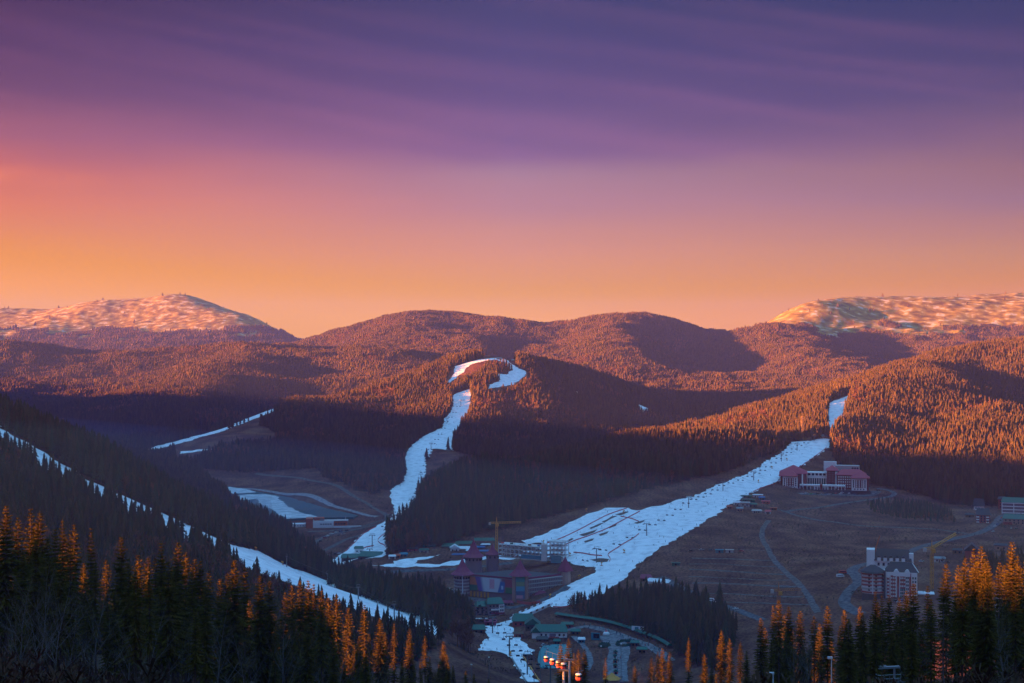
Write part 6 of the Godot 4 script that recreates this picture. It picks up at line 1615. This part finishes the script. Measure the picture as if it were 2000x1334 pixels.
	for k in line.size() - 1:
		var p := line[k]; var d := line[k + 1] - line[k]
		var label := "%s green roofed stall from the left along the crowded promenade" % rank(k)
		if sp == null:
			sp = thing("market_stall", label, "market stall", on(p), atan2(-d.y, d.x), "green roofed stalls along the promenade")
			solid("counter", Solid.new().box(Vector3(-3.2, -1, -2.4), Vector3(3.2, 1.1, -0.2)), mats["timber"], sp)
			solid("back_wall", Solid.new().box(Vector3(-3.3, -1, -2.7), Vector3(3.3, 2.5, -2.45)), mats["timber"], sp)
			solid("roof", Solid.new().roof(-3.7, 3.7, -3.2, 0.8, 2.5, 1.5, 0.5, 0.15), mats["green roof"], sp)
			for x in [-3.1, 3.1]: solid("post", Solid.new().box(Vector3(x - 0.08, -1, -0.1), Vector3(x + 0.08, 2.5, 0.06)), mats["timber"], sp)
		else: copy_of(sp, "market_stall", on(p), atan2(-d.y, d.x), label)
	# square: round kiosk hedge, screen, inflatable, billboard
	var p := Vector2(71.3, -1065.3)
	var o := thing("inflatable_igloo", "glossy white inflatable dome with red top on the promenade", "inflatable", on(p))
	solid("dome", Solid.new().lathe(Vector3.ZERO, [[2.2, 0.0], [2.6, 0.9], [2.3, 2.0], [1.3, 2.9]], 12), mats["white sheet"], o)
	solid("top", Solid.new().lathe(Vector3(0, 2.9, 0), [[1.3, 0.0], [0.6, 0.5], [0.35, 1.3], [0.0, 1.4]], 12), mats["red net"], o)
	p = Vector2(62.4, -1052.4)
	o = thing("video_screen", "large dark video screen in a teal frame beside the promenade", "screen", on(p), -0.3)
	solid("frame", Solid.new().box(Vector3(-3.4, -1, -0.8), Vector3(3.4, 5.4, 0.0)), mats["teal board"], o)
	solid("screen", Solid.new().box(Vector3(-1.6, 1.6, 0.0), Vector3(2.9, 4.9, 0.12)), mats["dark glass"], o)
	p = Vector2(95.6, -1056.3)
	o = thing("billboard", "long pale billboard standing above the promenade before the dark grove", "billboard", on(p, 2.0), -0.35)
	solid("board", Solid.new().box(Vector3(-6.0, 0, -0.2), Vector3(6.0, 3.4, 0.0)), mats["white sheet"], o)
	solid("print_patch", Solid.new().box(Vector3(-3.6, 0.5, 0.0), Vector3(-0.8, 2.8, 0.06)), mats["teal board"], o)
	for x in [-5.0, 0.0, 5.0]: solid("post", Solid.new().box(Vector3(x - 0.12, -3, -0.45), Vector3(x + 0.12, 3.0, -0.2)), mats["steel"], o)
	p = Vector2(47.7, -1365.2)
	o = thing("sign_panel", "red sign panel on a post at the edge of the main piste behind the mall", "sign", on(p), 0.0)
	solid("panel", Solid.new().box(Vector3(-1.7, 2.2, -0.1), Vector3(1.7, 4.4, 0.1)), mats["red net"], o)
	solid("post", Solid.new().box(Vector3(-0.12, -0.5, -0.12), Vector3(0.12, 2.2, 0.12)), mats["steel"], o)
	p = Vector2(62.4, -880.3)
	o = thing("marquee", "golden peaked marquee roof at the bottom edge", "marquee", on(p), 0.2)
	solid("roof", Solid.new().lathe(Vector3(0, 3.0, 0), [[6.0, 0.0], [3.0, 1.6], [0.0, 4.0]], 6), mats["yellow paint"], o)
	solid("side_wall", Solid.new().lathe(Vector3(0, -1.0, 0), [[5.4, 0.0], [5.4, 4.2]], 6), mats["tan wall"], o)
	var kp := [Vector2(73.0, -993.4), Vector2(71.6, -979.1), Vector2(70.8, -964.4), Vector2(69.5, -946.7), Vector2(68.3, -925.5)]
	for k in 5: house(kp[k], "%s little kiosk from the top in the row down the paved square" % rank(k), "kiosk", 2.6, 2.4, 2.2, 1.2, ["tan wall", "white sheet", "orange cladding", "tan wall", "red net"][k], "green roof", 1, 1, true, 0.0, "kiosk")
	for e in [[Vector2(83.0, -1027.8), 16.0, "dark green hedge ring on the right of the paved square"], [Vector2(67.3, -1027.6), 9.0, "low dark hedge left of the paved square"]]:
		o = thing("hedge", e[2], "hedge", on(e[0]))
		var s := Solid.new(); var r := RandomNumberGenerator.new(); r.seed = 4
		for k in 60:
			var a := TAU * k / 60.0; var c := Vector3(cos(a) * e[1] * 0.4, 0.0, sin(a) * e[1] * 0.55)
			c.y = ground(o.position.x + c.x, o.position.z + c.z) - o.position.y
			s.lathe(c, [[0.9 + r.randf() * 0.5, -0.5], [1.0 + r.randf() * 0.5, 0.7], [0.5, 1.4 + r.randf() * 0.6], [0.0, 1.8 + r.randf()]], 5)
		solid("foliage", s, mat("hedge leaves", Color(0.015, 0.05, 0.03)), o)
	# lamp posts on the lower ground
	var lp := [Vector2(68.6, -885.2), Vector2(57.1, -903.2), Vector2(18.1, -903.7), Vector2(-13.8, -845.1), Vector2(13.9, -886.3), Vector2(-24.0, -833.7)]
	for k in 6:
		o = thing("lamp_pole", "%s tall grey lamp pole from the left around the lower ramp and square" % rank([3, 4, 2, 1, 5, 0][k]), "lamp pole", on(lp[k]), 0.0, "grey lamp poles around the resort centre")
		var h: float = [24.0, 22.0, 21.0, 14.0, 20.0, 8.0][k]
		solid("pole", Solid.new().bar(Vector3(0, -1, 0), Vector3(0, h, 0), 0.2, 0.12, 6), mats["steel"], o)
		solid("lamp_head", Solid.new().cbox(Vector3(0, h + 0.2, 0), Vector3(0.9, 0.4, 0.9)), mats["white sheet"], o)

func person_mesh(seed_: int, m: Material) -> ArrayMesh:
	# one closed skin: two legs that join at the hips, trunk, arms bent forward, head
	var s := Solid.new(); var n := 7
	var ring := func(c: Vector3, rx: float, rz: float) -> PackedVector3Array:
		var o := PackedVector3Array()
		for k in n: o.append(c + Vector3(cos(TAU * k / n) * rx, 0, sin(TAU * k / n) * rz))
		return o
	var skin := func(rings: Array) -> void:
		for j in rings.size() - 1:
			for k in n: s.quad(rings[j][k], rings[j][(k + 1) % n], rings[j + 1][(k + 1) % n], rings[j + 1][k])
	for x in [-0.13, 0.13]:
		skin.call([ring.call(Vector3(x, 0.0, 0.05), 0.07, 0.13), ring.call(Vector3(x, 0.12, 0.0), 0.07, 0.08), ring.call(Vector3(x, 0.48, 0.10), 0.08, 0.09), ring.call(Vector3(x * 0.8, 0.86, -0.06), 0.11, 0.12), ring.call(Vector3(x * 0.5, 0.98, -0.06), 0.13, 0.13)])
	skin.call([ring.call(Vector3(0, 0.88, -0.06), 0.15, 0.13), ring.call(Vector3(0, 1.0, -0.06), 0.20, 0.15), ring.call(Vector3(0, 1.25, 0.0), 0.20, 0.14), ring.call(Vector3(0, 1.45, 0.06), 0.22, 0.13), ring.call(Vector3(0, 1.53, 0.07), 0.09, 0.08), ring.call(Vector3(0, 1.58, 0.08), 0.08, 0.09), ring.call(Vector3(0, 1.68, 0.09), 0.11, 0.12), ring.call(Vector3(0, 1.78, 0.08), 0.08, 0.09), ring.call(Vector3(0, 1.81, 0.08), 0.01, 0.01)])
	for x in [-1.0, 1.0]:
		s.bar(Vector3(x * 0.2, 1.44, 0.05), Vector3(x * 0.3, 1.15, 0.0), 0.075, 0.06, 6); s.bar(Vector3(x * 0.3, 1.15, 0.0), Vector3(x * 0.27, 1.02, 0.28), 0.06, 0.045, 6)
	return mesh_from(s.v, s.i, m)

func build_people() -> void:
	var r := RandomNumberGenerator.new(); r.seed = 19
	var cloth := [mat("dark cloth", Color(0.02, 0.022, 0.03)), mat("red jacket", Color(0.35, 0.03, 0.04)), mat("blue jacket", Color(0.03, 0.07, 0.2)), mat("teal jacket", Color(0.02, 0.16, 0.18)), mat("pale jacket", Color(0.45, 0.45, 0.48))]
	var names := ["dark", "red", "blue", "teal", "pale"]
	var meshes := []
	for c in cloth: meshes.append(person_mesh(1, c))
	var ski := Solid.new().cbox(Vector3(-0.13, 0.02, 0.1), Vector3(0.09, 0.04, 1.7)); var ski2 := Solid.new().cbox(Vector3(0.13, 0.02, 0.1), Vector3(0.09, 0.04, 1.7))
	var skis := [mesh_from(ski.v, ski.i, cloth[0]), mesh_from(ski2.v, ski2.i, cloth[0])]
	var add := func(p: Vector2, skier: bool, place: String) -> void:
		var k := 0 if r.randf() < 0.62 else 1 + r.randi() % 4
		var o := thing("person", "%s in %s clothes %s" % ["skier" if skier else "person walking", names[k], place], "person", on(p, 0.48), r.randf() * TAU, "%s %s" % ["skiers" if skier else "people walking", place])
		put("body", meshes[k], o)
		if skier:
			put("ski", skis[0], o); put("ski", skis[1], o)
	for e in [[PISTES[4], 95, "on the broad main piste"], [PISTES[8], 30, "on the snow apron above the lower ramp"], [PISTES[0], 16, "on the centre piste"]]:
		var poly: PackedVector2Array = e[0]
		var lo := poly[0]; var hi := poly[0]
		for p in poly: lo = lo.min(p); hi = hi.max(p)
		var n := 0
		while n < e[1]:
			var p := Vector2(r.randf_range(lo.x, hi.x), r.randf_range(lo.y, hi.y))
			if Geometry2D.is_point_in_polygon(p, poly): add.call(p, true, e[2]); n += 1
	var line := smooth_line(pv([43.6, -1110.2, 59.7, -1094.4, 77.6, -1067.2, 93.5, -1028.3, 104.6, -991.5, 107.9, -963.8]), 10)
	for k in 70:
		var i := r.randi() % (line.size() - 1)
		add.call(line[i].lerp(line[i + 1], r.randf()) + Vector2(r.randf_range(-3, 3), r.randf_range(-3, 3)), false, "on the crowded promenade")
	for p in pv([72.8, -971.6, 75.4, -978.6, 73.2, -967.9, 71.0, -908.3, 69.1, -904.3, 70.1, -936.1, 64.9, -910.4, 71.7, -1037.1, 65.5, -1047.4]): add.call(p, false, "on the paved square")

func pv(list: Array) -> PackedVector2Array:
	var o := PackedVector2Array()
	for i in list.size() / 2: o.append(Vector2(list[2 * i], list[2 * i + 1]))
	return o

# surveyed heights of the valley and its hills
func make_survey() -> void:
	survey([-4905.5, 254.2, -9500.0, -4145.5, 385.5, -9500.0, -3661.8, 440.7, -9500.0, -3454.5, 461.5, -9500.0, -3281.8, 454.5, -9500.0, -3076.4, 424.8, -9400.0, -2939.6, 465.9, -9400.0, -2739.3, 524.2, -9300.0, -2536.4, 507.3, -9300.0, -2367.3, 524.2, -9300.0, -2232.0, 547.9, -9300.0, -2085.5, 529.4, -9250.0, -1896.5, 459.6, -9150.0, -1701.8, 410.0, -9000.0, -1521.1, 336.8, -8900.0, -1322.9, 257.8, -8500.0, -1047.3, 163.1, -8000.0, -3272.7, 367.5, -9000.0, -2814.5, 314.4, -8600.0, -2560.0, 354.8, -8800.0, -2087.3, 265.8, -8200.0, -2018.2, 168.1, -7400.0, -2421.8, 141.2, -7400.0, -2690.9, 141.2, -7400.0, -1970.2, 314.4, -8600.0, -1581.8, 167.3, -7500.0, -1569.5, 281.3, -8300.0, -1291.6, 168.1, -7400.0, -3363.6, 141.2, -7400.0, -5909.1, 125.5, -12500.0, -4545.5, 170.9, -12500.0, -3000.0, 216.4, -12500.0, -1745.5, 129.6, -12000.0, 0.0, 129.6, -12000.0, 1745.5, 129.6, -12000.0, 3181.8, 216.4, -12500.0, 4545.5, 216.4, -12500.0, 6363.6, 170.9, -12500.0, -916.4, 241.5, -6300.0, -766.5, 279.6, -6200.0])
	survey([-621.1, 307.6, -6100.0, -436.4, 356.5, -6000.0, -305.5, 347.8, -6000.0, -109.1, 347.8, -6000.0, 64.9, 327.4, -5950.0, 182.4, 300.8, -5900.0, 313.6, 324.1, -5750.0, 497.5, 335.7, -5700.0, 621.8, 319.1, -5700.0, 752.7, 286.5, -5750.0, 836.4, 265.5, -5750.0, 928.0, 276.4, -5800.0, 1021.1, 298.1, -5850.0, -814.5, 192.2, -8000.0, -290.9, 221.3, -8000.0, 290.9, 177.6, -8000.0, 872.7, 177.6, -8000.0, -403.6, 284.5, -5550.0, -296.7, 228.1, -5100.0, -192.0, 182.9, -4800.0, -610.9, 244.3, -5600.0, -693.8, 204.9, -5300.0, -427.6, 189.0, -4900.0, -212.7, 287.4, -5850.0, -100.0, 220.0, -5500.0, 0.0, 285.5, -5650.0, -28.6, 233.8, -5250.0, 125.5, 244.6, -5750.0, 116.7, 181.4, -5350.0, 252.9, 243.6, -5350.0, 142.5, 176.5, -4900.0, 397.1, 262.1, -5200.0, 462.5, 189.9, -4800.0, 499.2, 126.0, -4400.0, 304.4, 174.2, -4650.0, 631.3, 254.4, -5600.0, 664.9, 176.0, -5300.0, 590.0, 106.1, -4800.0, -2134.9, 331.1, -10300.0, -1818.2, 273.6, -10000.0])
	survey([-1550.2, 183.7, -9800.0, -1256.7, 142.7, -9600.0, -916.4, 154.7, -9000.0, -2496.0, 438.0, -10400.0, -2836.4, 415.3, -10400.0, -3033.8, 413.5, -10300.0, -3370.9, 331.1, -10300.0, -3781.8, 351.0, -10400.0, -1447.4, 220.0, -9150.0, -1243.6, 148.2, -9000.0, -1727.3, 330.2, -9500.0, -1989.8, 422.0, -9600.0, 2181.8, 407.3, -7500.0, 2454.5, 396.4, -7500.0, 2727.3, 412.7, -7500.0, 1858.2, 397.2, -7300.0, 898.2, 218.2, -6500.0, 1004.5, 227.6, -6500.0, 1092.0, 242.0, -6600.0, 1047.3, 206.4, -7200.0, 1247.3, 247.8, -7000.0, 780.0, 246.5, -6500.0, 200.9, 246.5, -6500.0, 222.5, 216.9, -7200.0, 567.3, 274.9, -6500.0, 378.2, 258.4, -6500.0, 0.0, 271.4, -6700.0, -365.5, 283.6, -6700.0, -752.7, 235.0, -6900.0, 1500.0, 276.4, -7500.0, 1490.9, 215.1, -8200.0, 1713.5, 382.0, -7600.0, -161.6, 320.1, -6350.0, 676.4, 279.6, -6200.0, 880.0, 241.0, -6050.0, 201.3, 272.5, -6150.0, 1214.2, 356.0, -6300.0, 1370.9, 423.8, -6500.0, 1488.0, 458.0, -6600.0, 1705.5, 446.8, -6700.0])
	survey([1949.1, 442.0, -6700.0, 2192.7, 442.0, -6700.0, 2436.4, 459.0, -6700.0, 2801.8, 446.8, -6700.0, 3410.9, 368.9, -6700.0, 1075.6, 295.4, -5800.0, 1066.1, 247.5, -5350.0, 1019.4, 182.4, -4850.0, 972.9, 118.5, -4200.0, 859.1, 186.1, -5250.0, 710.2, 115.0, -4650.0, 832.0, 121.2, -4400.0, 1442.9, 313.4, -6200.0, 1392.0, 234.2, -5800.0, 1381.3, 165.8, -5350.0, 1381.8, 133.6, -5000.0, 1641.5, 289.9, -6100.0, 1616.7, 223.8, -5700.0, 1580.4, 185.7, -5300.0, 1931.8, 314.1, -6250.0, 1865.5, 223.8, -5700.0, 2146.9, 290.4, -6150.0, 2036.4, 203.5, -5600.0, 2240.0, 203.5, -5600.0, 2600.0, 184.0, -5500.0, 1629.1, 358.0, -6400.0, 2009.1, 388.4, -6500.0, 2345.5, 375.4, -6450.0, 610.9, 87.5, -4000.0, 760.0, 87.7, -3800.0, 874.5, 98.1, -3700.0, 1063.6, 98.1, -3900.0, 420.0, 58.4, -3300.0, 523.6, 75.2, -3200.0, 631.3, 85.7, -3100.0, 236.4, 42.8, -2600.0, 157.1, 39.7, -2400.0, 1527.3, 118.5, -4200.0, 1832.7, 118.5, -4200.0, -2363.6, 214.9, -5200.0])
	survey([-1818.2, 228.2, -5000.0, -1709.1, 219.1, -5000.0, -1590.9, 188.2, -5000.0, -1436.4, 191.8, -5000.0, -1272.7, 200.9, -5000.0, -1033.5, 214.0, -4900.0, -833.6, 211.4, -4650.0, -655.4, 202.5, -4450.0, -469.1, 187.8, -4300.0, -355.5, 169.7, -4250.0, -2254.5, 110.5, -6200.0, -1809.8, 108.6, -6300.0, -1307.6, 121.8, -6200.0, -829.1, 130.5, -5700.0, -802.8, 172.7, -4150.0, -766.9, 125.1, -3700.0, -756.4, 90.5, -3250.0, -1025.5, 173.6, -4700.0, -1112.7, 117.2, -4250.0, -1133.1, 73.9, -3800.0, -736.0, 166.4, -4600.0, -580.4, 110.9, -4200.0, -618.9, 84.7, -3700.0, -1606.5, 156.5, -4700.0, -1374.5, 103.2, -4200.0, -1454.5, 94.7, -4000.0, -1209.1, 60.7, -3500.0, -916.4, 54.7, -3150.0, -1818.2, 94.7, -4000.0, -453.8, 133.6, -3900.0, -916.4, 43.7, -2800.0, -709.1, 36.2, -2600.0, -645.6, 39.2, -2650.0, -632.2, 60.3, -3050.0, -945.5, 28.6, -2600.0, -1221.8, 43.7, -2800.0, 14.0, 196.3, -3200.0, -17.3, 203.4, -3180.0, -34.5, 202.4, -3160.0, -68.3, 193.6, -3130.0])
	survey([-123.6, 177.2, -3090.0, -219.6, 145.4, -3020.0, -322.9, 114.8, -2960.0, -418.9, 93.9, -2880.0, -458.2, 99.7, -2800.0, -494.5, 86.6, -2720.0, -556.4, 61.2, -2550.0, -600.9, 51.5, -2430.0, -631.8, 40.5, -2380.0, 13.3, 146.4, -3650.0, -199.1, 106.6, -3650.0, -381.8, 60.7, -3500.0, -531.8, 31.5, -3250.0, -632.7, 5.4, -2900.0, 69.8, 174.1, -3200.0, 117.5, 161.9, -3230.0, 241.5, 127.4, -3320.0, 448.0, 79.0, -3520.0, 255.3, 83.9, -3900.0, 30.3, 150.9, -2980.0, 0.0, 123.3, -2850.0, -49.5, 98.5, -2720.0, -62.4, 67.0, -2450.0, -60.0, 51.6, -2200.0, 87.3, 117.6, -3000.0, 98.2, 70.0, -2700.0, 219.6, 83.9, -3020.0, 321.8, 55.1, -2950.0, 51.3, 48.0, -2350.0, -16.2, 49.2, -2230.0, 98.2, 47.5, -2250.0, -94.3, 120.0, -2880.0, -113.7, 98.5, -2720.0, -130.3, 78.3, -2560.0, -145.3, 56.5, -2350.0, -152.5, 40.0, -2150.0, -145.5, 24.2, -2000.0, -137.5, 12.0, -1800.0, -151.3, 13.0, -1600.0, -166.8, 10.4, -1480.0])
	survey([-243.6, 71.1, -2680.0, -325.8, 59.6, -2560.0, -396.0, 51.4, -2420.0, -203.3, 49.5, -2330.0, -280.0, 43.6, -2200.0, -364.7, 45.3, -2180.0, -166.5, 41.3, -2180.0, -211.8, 34.9, -2080.0, -439.4, 45.1, -2280.0, -492.8, 58.4, -2420.0, -469.1, 43.9, -2150.0, -260.5, 33.9, -1990.0, -164.1, 24.2, -1880.0, -545.7, 36.1, -2240.0, -484.1, 34.9, -2080.0, -426.0, 26.3, -2130.0, -427.0, 18.0, -2060.0, -300.8, 18.0, -1924.0, -234.9, 18.0, -1794.0, -186.0, 18.0, -1705.0, -245.1, 18.0, -1685.0, -294.1, 18.0, -1685.0, -359.1, 18.0, -1863.0, -287.0, 18.0, -1794.0, -280.7, 31.4, -1930.0, -194.2, 20.9, -1780.0, -157.6, 18.0, -1700.0, -208.7, 13.5, -1640.0, -181.1, 14.5, -1660.0, -264.0, 15.8, -1650.0, -212.8, 7.1, -1540.0, -184.6, 2.9, -1410.0, -256.0, 7.2, -1600.0, -400.7, 27.6, -1900.0, -102.0, 45.2, -1650.0, -71.6, 64.2, -1640.0, -30.4, 72.7, -1670.0, 0.0, 71.4, -1710.0, 65.1, 74.4, -1790.0, 138.9, 76.5, -1910.0])
	survey([224.7, 86.9, -2060.0, 328.7, 94.4, -2260.0, 447.3, 105.7, -2460.0, 584.7, 125.7, -2680.0, 733.1, 153.5, -2880.0, 881.5, 184.8, -3030.0, 1040.7, 208.0, -3180.0, 1207.3, 228.8, -3320.0, 1570.9, 265.3, -3600.0, 1832.7, 265.3, -3600.0, 0.0, 37.7, -2050.0, 160.0, 39.6, -2200.0, 385.5, 58.5, -2650.0, 687.3, 89.1, -3150.0, 1047.3, 134.4, -3600.0, 1454.5, 174.7, -4000.0, -88.9, 29.7, -1880.0, -117.1, 15.7, -1400.0, -52.4, 26.8, -1440.0, 0.0, 33.6, -1480.0, 55.6, 41.9, -1530.0, 114.9, 53.0, -1580.0, 180.0, 60.2, -1650.0, 254.5, 65.8, -1750.0, 345.5, 74.5, -1900.0, 407.3, 80.9, -2000.0, 429.2, 85.7, -2035.0, 60.4, 59.2, -1660.0, 204.0, 71.6, -1870.0, 348.5, 80.5, -2130.0, 443.8, 96.0, -2260.0, 460.7, 92.3, -2070.0, 500.0, 106.0, -2200.0, 558.5, 127.0, -2400.0, 619.2, 138.1, -2580.0, 310.7, 61.1, -1780.0, 240.0, 51.2, -1650.0, 161.5, 44.3, -1480.0, 127.3, 37.6, -1400.0, 76.2, 30.9, -1310.0])
	survey([67.6, 16.7, -1240.0, 43.3, 13.2, -1190.0, 456.2, 63.0, -1930.0, 531.5, 72.8, -2030.0, 577.8, 103.7, -2270.0, 654.5, 96.6, -2250.0, 768.0, 122.7, -2400.0, 729.6, 145.5, -2640.0, 830.8, 162.7, -2720.0, 703.4, 91.6, -2080.0, 720.0, 76.6, -1980.0, 965.5, 149.5, -2950.0, 942.5, 119.1, -2700.0, 927.3, 97.4, -2550.0, 1047.3, 177.6, -3000.0, 1066.4, 106.7, -2550.0, 872.7, 75.1, -2000.0, 458.2, 48.0, -1800.0, 500.4, 43.6, -1720.0, 533.5, 41.5, -1630.0, 581.8, 42.1, -1600.0, 698.2, 36.3, -1600.0, 381.5, 43.6, -1720.0, 376.7, 59.8, -1850.0, 276.4, 45.9, -1520.0, 303.3, 36.4, -1390.0, 199.3, 39.2, -1370.0, 401.5, 37.8, -1380.0, 490.5, 37.4, -1420.0, 137.5, 31.6, -1260.0, 207.3, 29.8, -1140.0, 161.5, 27.0, -1110.0, 125.5, 23.8, -1150.0, 279.9, 40.5, -1040.0, 269.5, 42.2, -1140.0, 343.1, 43.1, -1110.0, 232.7, 36.2, -1000.0, 204.2, 28.4, -1040.0, 400.0, 48.8, -1100.0, 501.8, 48.9, -1150.0])
	survey([152.7, 21.6, -1000.0, 0.0, 12.1, -1400.0, -76.4, 12.1, -1400.0, -119.6, 6.8, -1370.0, 0.0, 8.7, -1260.0, -49.6, 5.4, -1240.0, -34.0, 1.1, -1170.0, -92.4, 6.9, -1270.0, 24.2, 4.8, -1110.0, 0.0, 5.0, -1080.0, 28.4, 9.1, -975.0, 71.6, 8.6, -985.0, 78.5, 8.9, -1080.0, 9.8, 13.0, -900.0, 80.9, 15.4, -890.0, -24.7, 10.3, -970.0, 120.9, 14.8, -950.0, -571.6, 166.6, -1310.0, -472.7, 149.2, -1300.0, -425.5, 136.9, -1300.0, -375.3, 116.9, -1290.0, -325.8, 96.4, -1280.0, -277.1, 74.4, -1270.0, -229.1, 49.0, -1260.0, -181.8, 18.6, -1250.0, -144.3, 7.7, -1240.0, -741.8, 98.3, -1700.0, -636.4, 72.2, -1750.0, -523.6, 38.2, -1800.0, -425.5, 21.9, -1800.0, -306.3, 10.3, -1620.0, -236.8, 7.7, -1480.0, -514.9, 172.9, -1180.0, -421.8, 152.0, -1160.0, -381.4, 135.5, -1140.0, -345.2, 116.2, -1130.0, -285.1, 90.3, -1120.0, -243.3, 73.9, -1115.0, -208.0, 62.8, -1100.0, -172.0, 52.9, -1075.0])
	survey([-136.8, 43.8, -1045.0, -110.2, 40.1, -1010.0, -82.0, 37.2, -980.0, -51.8, 33.1, -950.0, -416.0, 119.2, -1040.0, -327.3, 105.3, -1000.0, -270.0, 86.7, -990.0, -214.9, 71.3, -985.0, -157.1, 56.2, -960.0, -108.2, 43.0, -930.0, -72.0, 35.9, -900.0, -320.0, 104.0, -800.0, -241.1, 84.5, -780.0, -179.6, 71.6, -760.0, -121.1, 62.4, -740.0, -78.5, 59.0, -720.0, -40.9, 49.2, -750.0, -94.1, 177.4, -225.0, -83.6, 173.3, -230.0, -69.8, 168.2, -240.0, -57.8, 159.4, -265.0, -49.6, 145.7, -310.0, -44.2, 125.9, -380.0, -36.8, 107.4, -460.0, -24.4, 82.8, -560.0, -9.6, 54.1, -660.0, 22.5, 60.2, -620.0, 37.8, 87.6, -520.0, 54.4, 109.5, -440.0, 62.5, 120.5, -400.0, 64.3, 138.1, -340.0, 71.3, 155.4, -280.0, 76.9, 168.6, -235.0, 84.0, 173.0, -220.0, 100.0, 174.6, -220.0, -60.0, 193.8, -150.0, -38.2, 187.8, -150.0, -16.4, 181.3, -150.0, 0.0, 179.1, -150.0, 16.4, 181.3, -150.0])
	survey([38.2, 187.8, -150.0, 60.0, 190.0, -150.0, -21.8, 214.0, -60.0, 0.0, 209.6, -60.0, 21.8, 214.0, -60.0, -5.1, 225.8, -14.0, 0.0, 225.8, -14.0, 5.1, 225.8, -14.0, -152.7, 136.4, -420.0, -98.2, 115.0, -450.0, 122.2, 112.5, -480.0, 152.7, 128.7, -420.0, 254.5, 86.7, -700.0, 152.7, 68.9, -700.0, -300.0, 226.0, 30.0, -300.0, 222.0, -90.0, -300.0, 194.0, -200.0, -300.0, 160.0, -310.0, -600.0, 262.0, -20.0, -600.0, 254.0, -75.0, -600.0, 236.0, -130.0, -600.0, 218.0, -196.0, -600.0, 158.0, -300.0, -600.0, 142.0, -400.0, -700.0, 150.0, -560.0, -850.0, 168.0, -235.0, -850.0, 212.0, -120.0, -1050.0, 185.0, -260.0, -1250.0, 205.0, -250.0, -900.0, 205.0, -800.0, -1200.0, 250.0, -1000.0, -1400.0, 255.0, -1300.0, -1450.0, 234.0, -1650.0, -1450.0, 224.0, -1950.0, -1480.0, 206.0, -2300.0, -1500.0, 200.0, -2650.0, -1600.0, 172.0, -3100.0, -1900.0, 140.0, -3700.0, -2200.0, 150.0, -1500.0, -2500.0, 120.0, -2800.0])
	survey([-2000.0, 200.0, -400.0, -1000.0, 250.0, 0.0, -3500.0, 100.0, -2000.0, -1800.0, 260.0, 700.0, -4500.0, 150.0, 0.0, -7000.0, 200.0, -3000.0, -7000.0, 250.0, 3000.0, -12000.0, 250.0, 0.0, 0.0, 234.0, 14.0, -14.0, 231.0, 0.0, 14.0, 231.0, 0.0, 0.0, 250.0, 80.0, 0.0, 275.0, 250.0, 0.0, 330.0, 700.0, 300.0, 220.0, 0.0, 700.0, 190.0, -100.0, 1300.0, 150.0, -300.0, 1500.0, 170.0, -900.0, 1700.0, 230.0, -1500.0, 600.0, 250.0, 400.0, -600.0, 290.0, 500.0, 0.0, 380.0, 1500.0, 1500.0, 250.0, 900.0, 3000.0, 150.0, 0.0, 4000.0, 250.0, -2000.0, 3000.0, 300.0, 3000.0, 0.0, 300.0, 4000.0, -3000.0, 250.0, 4000.0, 7000.0, 300.0, 0.0, 5000.0, 300.0, 6000.0, -5000.0, 250.0, 7000.0, 0.0, 300.0, 12000.0, 12000.0, 300.0, 0.0, 9000.0, 300.0, -7000.0, 500.0, 150.0, -250.0])
